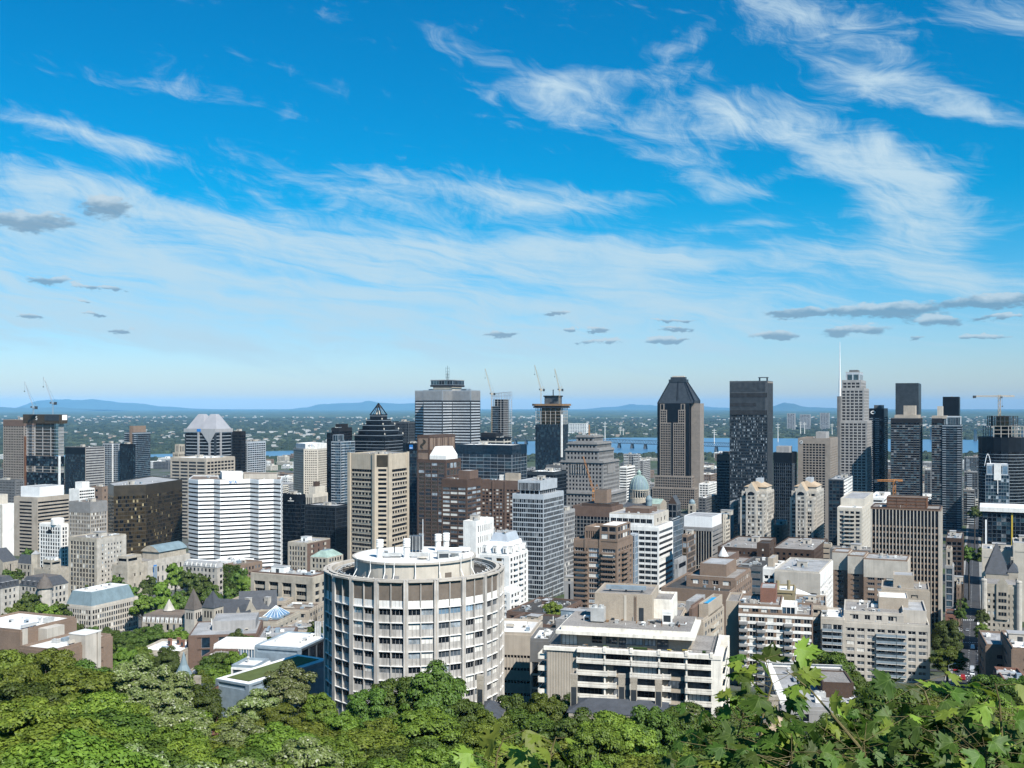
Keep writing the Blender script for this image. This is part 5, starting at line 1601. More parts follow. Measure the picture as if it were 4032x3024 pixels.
# ---- dark slabs right of it
b = B('office_tower', 'tall dark slate slab tower with rows of pale lit window strips', (2873, 3022, 3043, 1400), 1499,
      S(fh=3.85, bw=1.62, pw=.42, sh=1.5, pm='steel_dark', sm='steel_dark', gl='cibc', top=44, tm='metal_dark_ribs', sd=.2, pd=.4, cw=.8, bot=26, bm='metal_dark_ribs'), wall='metal_dark_ribs', roof='roof_dark', clut=3, houses=0,
      per_edge={1: S(fh=60, bw=2, pw=.3, sh=.5, pm='steel_dark', sm='metal_dark_ribs', gl='black', top=2, tm='granite_tan', only=lambda i, j, nf, nb: False)}, done=False)
fr, L = b.edge(b.poly[0], b.poly[1]); q = MB(); zt = b.zt - b.zb - .8
for k in range(1, int(L / 1.62)): q.fbox(fr, k * 1.62 - .2, k * 1.62 + .2, zt - 44, zt - 14.5, .42, .8, 'metal_dark_ribs'); q.fbox(fr, k * 1.62 - .2, k * 1.62 + .2, zt - 13, zt - .5, .42, .8, 'metal_dark_ribs')
b.part('mullion_ribs', q)
q = MB(); q.fbox(fr, .8, L - .8, zt - 21, zt - 15.2, .42, .6, 'black_matte'); q.fbox(fr, .8, L - .8, zt - 44, zt - 38, .42, .62, 'black_matte'); q.fbox(fr, .8, L * .7, zt - 33, zt - 28.5, .42, .66, 'black_matte'); b.part('dark_louvres', q)
q = MB(); p = b.lp(bil(b.poly, .82, .5)); q.box(p[0] - 6, p[0] + 6, p[1] - 4, p[1] + 4, zt + 5, zt + 6, 'steel_dark')
for dx in (-5, 5): q.box(p[0] + dx - .4, p[0] + dx + .4, p[1] - 3, p[1] + 3, zt - .5, zt + 5, 'steel_dark')
b.part('roof_rig', q); b.done()
B('office_block', 'black striped block tucked against the dark slate slab', (2822, 2872, 2884, 1500), 1790, S(fh=4, bw=6, pw=0, sh=1.7, sm='concrete_dark', pm='black_matte', gl='black', top=8, tm='brick_brown'), wall='black_matte', roof='roof_brown', pent=[(.4, .98, .2, .8, 4, 'brick_tan', None)])
B('office_tower', 'plain black tower between the slate slab and the brown hotel', (3045, 3118, 3137, 1250), 1782, S(fh=4, bw=6, pw=0, sh=.5, sm='black_panel', pm='black_panel', gl='black', top=12, tm='black_panel', cw=.3, mull=3), wall='black_panel', roof='roof_dark', clut=3, pent=[(.1, .8, .2, .8, 7, 'concrete_grey', None)])
b = B('hotel_tower', 'brown grey hotel tower with deep square windows and a round white emblem', (3142, 3268, 3305, 1250), 1726,
      S(fh=3.05, bw=3.7, pw=1.0, sh=1.1, pm='granite_tan', gl='black', top=6, sd=.7, pd=.75, cw=5.5), wall='granite_tan', roof='roof_brown', clut=3, pent=[(.48, .8, .3, .7, 7, 'concrete_grey', None)], per_edge={1: S(fh=3.05, bw=3.7, pw=1.6, sh=1.5, pm='granite_tan', gl='black', top=10, sd=.7, pd=.75, cw=2.5)}, done=False)
fr, L = b.edge(b.poly[0], b.poly[1]); f = lambda u, z_, n_=.95: (fr[0][0] + fr[1][0] * u + fr[2][0] * n_, fr[0][1] + fr[1][1] * u + fr[2][1] * n_, z_)
q = MB(); zc = b.zt - b.zb - 4.8
q.poly([f(4 + 1.9 * math.cos(t), zc + 1.9 * math.sin(t)) for t in [2 * math.pi * j / 16 for j in range(16)]], 'sign_white'); q.poly([f(4 + 1.45 * math.cos(t), zc + 1.45 * math.sin(t), 1.0) for t in [2 * math.pi * j / 16 for j in range(16)]], 'steel_dark'); q.poly([f(3.0, zc + .5, 1.05), f(4, zc - .2, 1.05), f(5, zc + .5, 1.05), f(4, zc - .9, 1.05)], 'sign_white'); b.part('round_emblem', q)
b.done()

# ---- tall pale tower with mast
b = Bld('office_tower', 'tallest pale granite tower with stepped shoulders and a white needle mast', 'building', foot(3308, 3412, 3430, 1515))
SI = S(fh=4.2, bw=5.6, pw=1.7, sh=1.6, pm='concrete_grey', sm='concrete_grey', gl='black', top=3, mull=2, mm='concrete_grey', sd=.4, pd=.5, cw=1.6)
z0 = b.zb
for (a, c, d_, Y, ty, nm, s_) in ((3306, 3414, 3432, 1512, 1657, 'lower_tier', SI), (3310, 3402, 3421, 1520, 1528, 'middle_tier', SI), (3314, 3390, 3409, 1528, 1496, 'upper_tier', SI), (3330, 3386, 3398, 1536, 1464, 'crown', S(fh=9, bw=8, pw=1.6, sh=1, pm='aluminium_pale', gl='bluedark', top=3))):
 pl = foot(a, c, d_, Y); b.block(pl, z0, PZ(ty, Y), 'concrete_grey', s_, 'roof_grey', name=nm, roof_name='terrace'); z0 = PZ(ty, Y) - 1
 if nm == 'lower_tier': b.block(foot(3296, 3306, 3316, 1516, d=20), b.zb, PZ(1560, 1512), 'concrete_dark', None, 'roof_grey', 'side_wing', .5, roof_name='wing_roof')
b.block(sub(pl, .2, .8, .2, .8), z0, PZ(1456, 1540), 'concrete_dark', None, 'roof_dark', 'roof_house', 0)
p = b.lp((PX(3307, 1522), 1522)); q = MB(); q.tube((p[0], p[1], PZ(1560, 1522) - b.zb), (p[0], p[1], PZ(1500, 1522) - b.zb), 1.6, 'steel_white', 8); q.tube((p[0], p[1], PZ(1500, 1522) - b.zb), (p[0], p[1], PZ(1346, 1522) - b.zb), 1.2, 'steel_white', 8, .25); b.part('needle_mast', q)
b.done()
B('condo_block', 'low block with a dark side and white terraces before the pale needle tower', (3262, 3322, 3372, 1000), 1888, S(fh=3.1, bw=3.4, pw=.5, sh=1.0, pm='steel_dark', gl='bluedark', top=1), wall='metal_dark_ribs', roof='roof_grey', clut=4, per_edge={1: S(fh=3.2, bw=3.4, pw=.6, sh=1.4, pm='white_paint', gl='bluedark', top=1, bal=((0, 3, 1.3, 'white_paint', 1), (4, 3, 1.3, 'white_paint', 1)))})
b = B('condo_tower', 'dark condominium with white balcony dashes and a ring emblem on its crown', (3420, 3480, 3504, 1600), 1608, S(fh=3.1, bw=3.0, pw=.3, sh=.6, pm='black_panel', gl='pixel', top=12, tm='black_panel', bal=((0, 2, 1.2, 'aluminium', 1), (3, 2, 1.2, 'aluminium', 1), (6, 2, 1.2, 'aluminium', 1))), wall='black_panel', roof='roof_dark', done=False, clut=1, pent=[(.3, .8, .2, .8, 5, 'metal_dark_ribs', None)])
fr, L = b.edge(b.poly[0], b.poly[1]); f = lambda u, z_, n_=.7: (fr[0][0] + fr[1][0] * u + fr[2][0] * n_, fr[0][1] + fr[1][1] * u + fr[2][1] * n_, z_)
q = MB(); zc = b.zt - b.zb - 6
for j in range(18):
 t0, t1 = 2 * math.pi * j / 18, 2 * math.pi * (j + 1) / 18
 q.poly([f(L * .3 + 3.6 * math.cos(t0), zc + 2.6 * math.sin(t0)), f(L * .3 + 3.6 * math.cos(t1), zc + 2.6 * math.sin(t1)), f(L * .3 + 2.2 * math.cos(t1), zc + 1.4 * math.sin(t1)), f(L * .3 + 2.2 * math.cos(t0), zc + 1.4 * math.sin(t0))], 'sign_white')
b.part('ring_emblem', q); b.done()
DK = S(fh=3.15, bw=3.6, pw=.28, sh=.42, pm='steel_dark', sm='concrete_grey', gl='pixel', top=6, tm='black_matte', sd=.25, pd=.35, cw=.4)
B('condo_tower', 'tallest of the dark condominiums with a smooth grey crown', (3526, 3616, 3632, 1560), 1508, S(fh=3.15, bw=5.2, pw=.5, sh=.5, pm='aluminium', gl='pixel', top=56, tm='steel_dark', sd=.25, pd=.4), wall='steel_dark', roof='roof_dark', clut=2, houses=0)
B('condo_tower', 'dark gridded condominium with a tan roof house in front of the tallest one', (3507, 3621, 3636, 1450), 1646, DK, wall='concrete_dark', roof='roof_dark', clut=0, houses=0, pent=[(.12, .95, .1, .9, 4, 'concrete_tan', None), (.42, .82, .2, .7, 17, 'concrete_tan', None)])
B('condo_tower', 'black slab condominium rising behind the light-bayed one', (3712, 3776, 3792, 1560), 1562, S(fh=3.15, bw=4, pw=.4, sh=.6, pm='black_panel', gl='pixel', top=30, tm='black_panel'), wall='black_panel', roof='roof_dark', clut=1, houses=0)
B('condo_tower', 'narrow dark gridded condominium with tan roof slab by the light-bayed one', (3668, 3710, 3716, 1440), 1646, DK, wall='concrete_dark', roof='roof_dark', clut=0, houses=0, pent=[(.0, 1.4, .1, .9, 3, 'concrete_tan', None), (.5, 1.0, .2, .7, 16, 'concrete_pale', None)])
b = B('condo_tower', 'condominium with a bright column of horizontal balcony slabs', (3709, 3785, 3794, 1430), 1672, S(fh=3.15, bw=4.6, pw=.3, sh=.35, pm='steel_dark', sm='aluminium', gl='bluedark', top=1.5, bal=((0, 1, 1.2, 'aluminium', 1), (4, 1, 1.2, 'aluminium', 1))), wall='black_panel', roof='roof_grey', clut=0, houses=0, done=False)
b.block(sub(b.poly, .1, .95, .1, .9), b.zt - .8, b.zt + 11, 'aluminium_pale', S(fh=10, bw=2, pw=.2, sh=.4, pm='aluminium_pale', gl='g_light' if False else 'teal', top=1), 'roof_grey', 'roof_house', .4, roof_name='roof_house_roof'); b.done()

# ---- far right: rounded dark tower, construction on top, glass front building
pl = [(PX(3945, 1330) + 27 * math.cos(t), 1330 + 27 * math.sin(t)) for t in [2 * math.pi * (k + .5) / 20 for k in range(20)]]
b = Bld('office_tower', 'rounded black glass tower with an unfinished concrete floor on top', 'building', pl)
zt = PZ(1722, 1305)
b.block(pl, b.zb, zt, 'black_panel', S(fh=3.9, bw=2.2, pw=.1, sh=.5, pm='steel_dark', sm='aluminium', gl='black', top=17, tm='black_panel', cw=.05), 'roof_grey', parapet=.5)
b.block([(x + 14, y + 22) for x, y in sub(foot(3930, 4035, 4040, 1330), 0, 1, 0, 1)], b.zb, PZ(1790, 1330), 'black_panel', S(fh=3.9, bw=2.2, pw=.1, sh=.4, pm='steel_dark', sm='steel_dark', gl='bluedark', top=2), 'roof_grey', 'side_wing', .5, roof_name='wing_roof')
q4 = [(PX(3945, 1330) + x, 1330 + y) for x, y in ((-18, -16), (18, -20), (20, 16), (-16, 18))]
slab_floors(b, q4, zt - .5, PZ(1678, 1305), 4.4, 'concrete_pale', 'black_matte', core_in=.3)
slab_floors(b, sub(q4, .12, .85, .1, .9), PZ(1678, 1305), PZ(1638, 1305), 6, 'metal_dark_ribs', 'formwork', 'steel_dark', core_in=.3, ncol=5); b.done()
hammer_crane('tan hammerhead crane on the rounded black tower', 3935, 1330, PZ(1690, 1330), 1560, 3834, 3994, 'crane_tan')
hammer_crane('orange hammerhead crane behind the tan finned office', 3521, 1100, H(PX(3521, 1100), 1100), 1892, 3445, 3554, 'crane_orange')
b = B('office_block', 'teal glass office with a white angular crown before the rounded black tower', (3880, 3974, 3976, 1230), 1868, S(fh=3.9, bw=2.6, pw=.15, sh=.4, pm='aluminium', gl='teal', top=.6), wall='g_bluedark', roof='roof_grey', clut=0, houses=0, d=30, done=False)
b.block(sub(b.poly, .05, .95, .0, .7), b.zt - .8, PZ(1828, 1230), 'aluminium_pale', S(fh=10, bw=6, pw=.4, sh=1, pm='aluminium_pale', gl='sky', top=2), 'roof_white', 'crown', .4, roof_name='crown_roof')
fr, L = b.edge(b.poly[0], b.poly[1]); q = MB(); q.fbox(fr, L * .36, L * .66, PZ(1892, 1230) - b.zb, PZ(1826, 1230) - b.zb, .3, 1.2, 'white_paint'); q.fbox(fr, L * .5, L * .535, PZ(1945, 1230) - b.zb, PZ(1892, 1230) - b.zb, .3, 1.2, 'white_paint'); b.part('white_spine', q)
q = MB(); p = b.lp(bil(b.poly, .1, .3)); z_ = PZ(1828, 1230) - b.zb
for s_ in (-1, 1):
 for k in range(8):
  t0, t1 = k / 8, (k + 1) / 8; q.tube((p[0] + s_ * 4 * (1 - t0), p[1], z_ - 4 + 15 * math.sin(t0 * math.pi / 2)), (p[0] + s_ * 4 * (1 - t1), p[1], z_ - 4 + 15 * math.sin(t1 * math.pi / 2)), .4, 'steel_white', 5)
b.part('roof_arch', q); b.done()
b = B('hotel_block', 'dark patchwork glass hotel under a thick white roof slab', (3868, 4075, 4085, 880), 2020, S(fh=3.3, bw=3.4, pw=.12, sh=.2, pm='black_panel', sm='black_panel', gl='pixel', top=1, tm='black_panel'), wall='black_panel', roof='roof_white', clut=0, houses=0, d=40, done=False)
ov = inset(b.poly, -2); q = MB(); q.prism([b.lp(p) for p in ov], b.zt - b.zb, b.zt - b.zb + 3.4, 'white_paint', 'roof_white', True); b.part('roof_slab', q)
fr, L = b.edge(b.poly[0], b.poly[1]); q = MB(); q.fbox(fr, L * .555, L * .585, 2, b.zt - b.zb - 1, .3, .7, 'yellow_panel'); b.part('yellow_strip', q)
q = MB(); q.fbox(fr, L * .055, L * .085, 8, b.zt - b.zb - 7, .3, .8, 'sign_white')
for k in range(4): q.fbox(fr, L * .05, L * .13, 9 + k * 4, 9.5 + k * 4, .3, 1.0, 'sign_white')
b.part('white_balcony_rack', q); b.done()
B('office_block', 'tall blank cream box behind the steep-roofed stone hotel', (3990, 4100, 4110, 690), 2142, S(fh=40, bw=40, pw=1, sh=30, pm='cream', gl='dark', top=5, only=lambda i, j, nf, nb: False), wall='cream', roof='roof_grey', d=30, clut=3, zb=20)
B('office_block', 'lower blank cream box with rooftop ducts behind the stone hotel', (3866, 3990, 3992, 710), 2165, S(fh=40, bw=40, pw=1, sh=30, pm='cream', gl='dark', top=5, only=lambda i, j, nf, nb: False), wall='cream', roof='roof_grey', d=26, clut=6, zb=20)
b = Bld('stone_hotel', 'castle-like tan stone hotel with a steep dark pyramid roof', 'building', foot(3874, 4012, 4016, 545, d=26))
pl = foot(3874, 4012, 4016, 545, d=26); zt = PZ(2305, 545)
ST = S(fh=3.1, bw=2.4, pw=1.25, sh=1.5, pm='limestone', gl='mix', top=4.2, sd=.22, pd=.25, cw=1.4, only=lambda i, j, nf, nb: j % 3 != 2)
b.block(pl, b.zb, zt, 'limestone', ST, 'roof_gravel')
for s_ in (0, 1):
 p = b.lp(bil(pl, s_, 0)); q = MB(); q.lathe(p[0], p[1], [(1.5, 8), (1.5, zt - b.zb + 1.5), (1.7, zt - b.zb + 1.6), (1.2, zt - b.zb + 2.4)], 10, 'limestone_pale'); b.part('corner_turret', q)
fr, L = b.edge(pl[0], pl[1]); q = MB(); q.fbox(fr, L * .36, L * .70, zt - b.zb - 18, zt - b.zb, .24, .9, 'limestone'); q.poly([(fr[0][0] + fr[1][0] * L * s_ + fr[2][0] * .9, fr[0][1] + fr[1][1] * L * s_ + fr[2][1] * .9, zt - b.zb + h) for s_, h in ((.36, 0), (.70, 0), (.53, 4.5))], 'limestone'); b.part('gabled_bay', q)
for k in range(4):
 for j in range(3):
  q = MB(); u = L * (.42 + .08 * j); q.fquad(fr, u, u + 1.1, zt - b.zb - 16 + k * 3.4, zt - b.zb - 14.2 + k * 3.4, .95, 'g_dark'); b.part('window', q)
bk = sub(pl, .05, .72, .95, 1.9); b.block(bk, b.zb, zt + 1.5, 'limestone', ST, None, 'rear_wing', 0)
q = MB(); lp = [b.lp(p) for p in inset(bk, -.5)]; ap = [b.lp(p) for p in sub(bk, .46, .54, .46, .54)]; q.loft([[(*p, zt - b.zb + 1.5) for p in lp], [(*p, zt - b.zb + 16.5) for p in ap]], 'slate'); b.part('pyramid_roof', q)
bk = sub(pl, .72, 1.0, .95, 1.9); b.block(bk, b.zb, zt + 3, 'limestone', ST, None, 'rear_wing', 0); hip(b, bk, zt + 3, zt + 7, 'slate', 'slate_roof')
b.unit('box', 'limestone', *bil(pl, .85, 1.3), zt + 5, 1.4, 1.4, 5, name='chimney'); b.done()
b = B('brick_building', 'tan brick building with a parapet at the lower eastern edge', (3884, 3988, 3992, 392), 2542, S(fh=3.4, bw=9, pw=7, sh=2, pm='brick_tan', gl='dark', top=3), wall='brick_tan', roof='roof_grey', g=R(18), d=26, clut=4, houses=0)
b = B('brick_building', 'windowless brown brick block at the lower eastern edge behind the trees', (3986, 4090, 4100, 370), 2555, S(fh=3.4, bw=12, pw=11, sh=2, pm='brick_tan', gl='dark', top=3, only=lambda i, j, nf, nb: False), wall='brick_tan', roof='roof_white', g=R(18), d=30, clut=5)
B('brick_house', 'red brick house top with a railing at the lower eastern edge', (3960, 4060, 4070, 330), 2690, S(fh=3.2, bw=4, pw=2.4, sh=1.6, pm='brick_red', gl='dark', top=1), wall='brick_red', roof='roof_grey', g=R(15), d=20, clut=4, houses=0)
# ---- twin gabled condominium towers
def gabled_tower(label, off, tilt):
 pl = foot(2910 + off, 3010 + off, 3047 + off, 850)
 b = Bld('condo_tower', label, 'building', pl, group='twin gabled towers')
 zt = PZ(1962, 850)
 SS = S(fh=3.05, bw=3.4, pw=.9, sh=1.05, pm='limestone_pale', gl='mix', top=1.2, sd=.3, pd=.4, cw=1.2, mull=2, mm='limestone_pale')
 b.block(sub(pl, 0, 1, .25, 1), b.zb, zt + 4.5, 'limestone_pale', SS, 'roof_brown', name='wall')
 b.block(sub(pl, .05, .33, 0, .25), b.zb, zt, 'limestone_pale', SS, 'roof_brown', 'front_bay', roof_name='bay_roof')
 b.block(sub(pl, .67, .97, 0, .25), b.zb, zt, 'limestone_pale', SS, 'roof_brown', 'front_bay', roof_name='bay_roof')
 cb = sub(pl, .30, .70, -.06, .25)
 b.block(cb, b.zb, zt + 5.5, 'limestone_pale', SS, None, 'centre_bay', 0)
 gable(b, cb, zt + 5.5, zt + 12.5, 'roof_clay', 'limestone_pale', 'front_gable', 't')
 fr, L = b.edge(cb[0], cb[1]); q = MB()
 f = lambda u, z_, n_=.5: (fr[0][0] + fr[1][0] * u + fr[2][0] * n_, fr[0][1] + fr[1][1] * u + fr[2][1] * n_, z_)
 zc = zt - b.zb + 2.6
 q.poly([f(L / 2 + 2.6 * math.cos(t), zc + 2.6 * math.sin(t)) for t in [math.pi * j / 10 for j in range(11)]], 'g_dark'); b.part('arched_window', q)
 hd = sub(pl, .12, .98, .28, .8)
 b.block(hd, zt + 4, zt + 8, 'cream', None, None, 'attic', 0)
 hip(b, hd, zt + 8, zt + 12.5, 'roof_clay', 'hipped_roof', .12, .8)
 b.block(sub(pl, .50, .72, .4, .7), zt + 9, zt + 14.5, 'aluminium_pale', None, 'roof_grey', 'chimney_housing', .3, roof_name='housing_roof')
 fr, L = b.edge(pl[1], pl[2])
 for k in range(16):
  q = MB(); z_ = 3 + k * 3.05
  if z_ > zt - b.zb - 4: break
  q.fbox(fr, L * .05, L * .24, z_, z_ + 1.1, .2, 1.5, 'concrete_dark'); b.part('balcony', q)
 b.done()


gabled_tower('pale gabled apartment tower in front of the dark slate slab', 0, 0)
gabled_tower('pale gabled apartment tower in front of the brown grey hotel', 196, 0)
B('brick_building', 'stepped red brick walk-up between the two gabled towers', (3048, 3080, 3102, 900), 2068, S(fh=3.1, bw=3, pw=1.8, sh=1.6, pm='brick_tan', gl='dark', top=1.5), wall='brick_tan', roof='roof_grey', clut=2)
b = B('condo_tower', 'cream condominium with a bay of open balconies and a blank stepped top', (3297, 3394, 3428, 800), 2000, S(fh=3.1, bw=4.4, pw=1.2, sh=1.2, pm='cream', gl='dark', top=2, sd=.3, pd=.5, mull=2, bal=((1, 2, 1.3, 'cream', 1),)), wall='cream', roof='roof_white', clut=1, houses=0, per_edge={1: S(fh=3.1, bw=4, pw=2.8, sh=1.6, pm='cream', gl='black', top=4)}, done=False)
b.block(foot(3310, 3404, 3456, 818), b.zt - 12, PZ(1964, 818), 'cream', None, 'roof_grey', 'blank_top', .8, roof_name='top_roof'); b.done()
B('office_block', 'low white roofs behind the cream condominium', (3420, 3480, 3520, 950), 1960, S(fh=4, bw=8, pw=1, sh=2.4, pm='white_paint', gl='dark', top=1.5), wall='white_paint', roof='roof_white', clut=3)

FN = S(fh=3.55, bw=1.92, pw=.52, sh=1.1, pm='concrete_pale', sm='brick_tan', gl='black', top=.6, sd=.15, pd=.8, cw=1.0)
b = B('office_tower', 'wide office block of tan vertical fins and dark windows with a brown roof box', (3428, 3702, 3724, 620), 2004, FN, wall='granite_brown', roof='roof_gravel', clut=8, houses=0, d=26, done=False)
b.block(sub(b.poly, .22, .80, .3, .8), b.zt - .8, b.zt + 5.5, 'brick_brown', S(fh=1.8, bw=5, pw=.2, sh=.4, pm='rust', gl='bronze', top=.3, strip=True, only=lambda i, j, nf, nb: False), 'roof_brown', 'louvred_penthouse', .3, roof_name='penthouse_roof')
fr, L = b.edge(b.poly[0], b.poly[1]); q = MB(); q.fbox(fr, 1, L - 1, b.zt - b.zb - 10.5, b.zt - b.zb - 1.5, .02, .16, 'g_dark'); b.part('attic_glazing', q); b.done()
b = B('office_block', 'narrow bluish glass block stepping down beside the tan finned office', (3722, 3752, 3768, 590), 2228, S(fh=3.6, bw=4.5, pw=.3, sh=.5, pm='concrete_grey', gl='teal', top=.8, mull=3), wall='concrete_grey', roof='roof_grey', d=14, clut=1, houses=0, done=False)
b.block(sub(b.poly, .1, .75, .2, 1.2), b.zt - 1, b.zt + 9, 'concrete_tan', S(fh=3.6, bw=4, pw=.6, sh=1, pm='concrete_tan', gl='dark', top=1), 'roof_brown', 'upper_floors', roof_name='upper_roof'); b.done()
B('office_block', 'dark unlit block on the street side behind the tan finned office', (3724, 3790, 3800, 760), 2120, S(fh=3.6, bw=3, pw=.5, sh=1.2, pm='brick_dark', gl='black', top=2), wall='brick_dark', roof='roof_grey', d=40, clut=4)
B('brick_building', 'tan brick walk-up with a bright street side below the dark block', (3766, 3780, 3796, 660), 2300, S(fh=3.4, bw=3, pw=1.6, sh=1.6, pm='brick_tan', gl='mix', top=1.5), wall='brick_beige', roof='roof_brown', d=30, clut=2)
B('brick_building', 'dark red brick base block at the foot of the narrow glass building', (3722, 3766, 3776, 560), 2420, S(fh=3.4, bw=3, pw=1.6, sh=1.6, pm='brick_red', gl='dark', top=1), wall='brick_red', roof='roof_dark', d=16, clut=1, houses=0)

# ---- dark brick rows and small buildings in the middle ground
B('brick_row', 'dark brick row with a white roof edge below the nearer gabled tower', (2826, 2985, 3060, 760), 2160, S(fh=3.4, bw=3.2, pw=1.9, sh=1.8, pm='brick_dark', gl='dark', top=2), wall='brick_dark', roof='roof_gravel', clut=5)
B('brick_row', 'dark square brick tower at the end of the dark brick row', (2980, 3028, 3046, 735), 2140, S(fh=3.6, bw=4.2, pw=2.4, sh=2, pm='brick_dark', gl='mix', top=3), wall='brick_dark', roof='roof_dark', clut=0, houses=0)
B('brick_row', 'shadowed dark brick range between the gabled towers and the white condominium', (3040, 3205, 3290, 740), 2166, S(fh=3.4, bw=4, pw=2.2, sh=1.8, pm='brick_dark', gl='black', top=2), wall='brick_dark', roof='roof_gravel', clut=7)
B('office_block', 'cream low block with rooftop fans between the gabled tower and the cream condominium', (3225, 3272, 3276, 780), 2142, S(fh=4, bw=30, pw=1, sh=3, pm='brick_beige', gl='dark', top=2), wall='brick_beige', roof='roof_dark', clut=6, houses=0)
B('office_block', 'long low dark flat-roofed range at the foot of the cream condominium', (3268, 3430, 3440, 730), 2168, S(fh=4, bw=6, pw=1, sh=2, pm='concrete_dark', gl='black', top=2), wall='concrete_dark', roof='roof_gravel', clut=9)
b = B('castle_house', 'brown brick castle-like house with a pale conical turret', (2790, 2905, 2960, 660), 2228, S(fh=3.4, bw=3, pw=1.5, sh=1.5, pm='brick_brown', gl='blinds', top=1.4), wall='brick_brown', roof='roof_gravel', clut=3, houses=0, done=False)
p = b.lp(bil(b.poly, .45, .1)); z_ = b.zt - b.zb
q = MB(); q.lathe(p[0], p[1], [(3, 0), (3, z_ + 5)], 12, 'brick_brown'); b.part('turret', q)
q = MB(); q.lathe(p[0], p[1], [(3.4, z_ + 5), (.2, z_ + 11)], 12, 'roof_white'); b.part('turret_roof', q)
b.block(sub(b.poly, .2, .6, .2, .9), b.zt - 1, b.zt + 4, 'brick_brown', None, 'roof_gravel', 'upper_storey', roof_name='upper_roof'); b.done()
B('office_block', 'low dark roofed block with a glazed slope beside the castle-like house', (2905, 3005, 3060, 640), 2236, S(fh=4, bw=9, pw=1, sh=2.5, pm='concrete_dark', gl='blue', top=1.4), wall='concrete_dark', roof='roof_dark', clut=6, houses=0)
B('office_block', 'small white office cube with rows of black windows', (3004, 3053, 3090, 590), 2236, S(fh=3.3, bw=2.2, pw=.7, sh=1.5, pm='white_paint', gl='black', top=3.5, sd=.3, pd=.35), wall='white_paint', roof='roof_grey', clut=4, pent=[(.15, .6, .3, .8, 4, 'brick_beige', None)])
b = B('condo_block', 'white condominium with a blank concrete top and round side balconies', (3050, 3226, 3276, 560), 2252, S(fh=3.0, bw=6, pw=1.2, sh=1.3, pm='concrete_pale', gl='dark', top=10.5, tm='concrete_pale', sd=.3, pd=.5, mull=4), wall='concrete_pale', roof='roof_grey', clut=7,
      per_edge={1: S(fh=3.0, bw=5, pw=1.4, sh=1.3, pm='white_paint', gl='dark', top=7, sd=.3, pd=.5, bal=((1, 1, 1.8, 'white_paint', 1), (3, 1, 1.8, 'white_paint', 1)))}, big=.9)
b = Bld('apartment_block', 'long tan brick apartment slab with stepped concrete tops and deep shadowed bays', 'building', foot(3270, 3572, 3590, 600, d=24))
pl = foot(3270, 3572, 3590, 600, d=24)
for i, (s0, s1, t0, ty) in enumerate(((0, .22, .30, 2192), (.22, .44, .15, 2200), (.44, 1.0, 0, 2206))):
 b.block(sub(pl, s0, s1, t0, 1), b.zb, PZ(ty, 600), 'brick_tan', S(fh=3.0, bw=5.2, pw=1.4 if i == 2 else 2.6, sh=1.5, pm='brick_tan', gl='blinds' if i == 2 else 'dark', top=10, tm='concrete_pale', sd=.25, pd=.3, cw=1.6, mull=3, frame=3), 'roof_grey', name='wall')
b.clutter(sub(pl, .1, .95, .3, .9), PZ(2206, 600) - .8, 9, houses=0); b.done()

# ---- brick apartments in the middle distance
b = Bld('apartment_block', 'brown brick apartment block with a brick roof house and white-edged terrace', 'building', foot(2603, 2872, 2958, 470))
pl = foot(2603, 2872, 2958, 470); zt = PZ(2330, 470)
SK = S(fh=3.0, bw=4.4, pw=2.0, sh=1.4, pm='brick_tan', gl='blinds', top=.8, sd=.25, pd=.3, mull=2, frame=2, fm='white_paint')
b.block(pl, b.zb, zt, 'brick_tan', None, 'roof_dark', per_edge={1: S(fh=3.0, bw=4, pw=1.6, sh=1.3, pm='brick_tan', gl='dark', top=.8, bal=((1, 2, 1.5, 'white_paint', 1), (4, 2, 1.5, 'white_paint', 1)))})
b.block(sub(pl, .28, 1.0, .25, .95), zt - 1, zt + 4.2, 'brick_tan', SK, 'roof_gravel', 'setback_floor', roof_name='setback_roof')
b.block(sub(pl, .42, .82, .4, .85), zt + 3, zt + 9, 'brick_tan', None, 'roof_grey', 'roof_house', .3, roof_name='roof_house_roof')
b.clutter(sub(pl, .02, .98, .05, .9), zt - .8, 10, .8, houses=0); b.done()
b = Bld('apartment_block', 'beige brick apartment block with a small blue rooftop pool', 'building', foot(2560, 2768, 2848, 385))
pl = foot(2560, 2768, 2848, 385); zt = PZ(2440, 385)
b.block(pl, b.zb, zt, 'brick_beige', S(fh=3.0, bw=4.6, pw=2.6, sh=1.5, pm='brick_beige', gl='dark', top=1, sd=.2, pd=.25), 'roof_gravel', per_edge={1: S(fh=3.0, bw=4.2, pw=2.0, sh=1.4, pm='brick_beige', gl='dark', top=1, sd=.2, pd=.25, bal=((2, 2, 1.4, 'cream', 1),))})
pp = sub(pl, .82, 1.0, .25, .95); b.block(pp, zt - 1, zt + 4.2, 'brick_beige', None, 'roof_gravel', 'pool_deck', 1.0, roof_name='pool_deck_floor')
q = MB(); z_ = zt + 3.2 - b.zb + .45; q.poly([(*b.lp(p), z_) for p in sub(pp, .15, .8, .2, .8)], 'pool_blue'); b.part('pool', q)
b.block(sub(pl, .55, .72, .3, .8), zt - 1, zt + 4.5, 'concrete_grey', None, 'roof_grey', 'lift_house', .3, roof_name='lift_house_roof')
q = MB(); c = [b.lp(p) for p in sub(pl, .74, .80, .0, .6)]
q.loft([[(*p, zt - b.zb - 1) for p in c], [(*p, zt - b.zb + 3.5) for p in c], [(*p, zt - b.zb + 4.6) for p in inset(c, .9)]], 'brick_brown'); b.part('vaulted_vent', q)
b.clutter(sub(pl, .05, .55, .1, .9), zt - .8, 12, .7, houses=0); b.done()
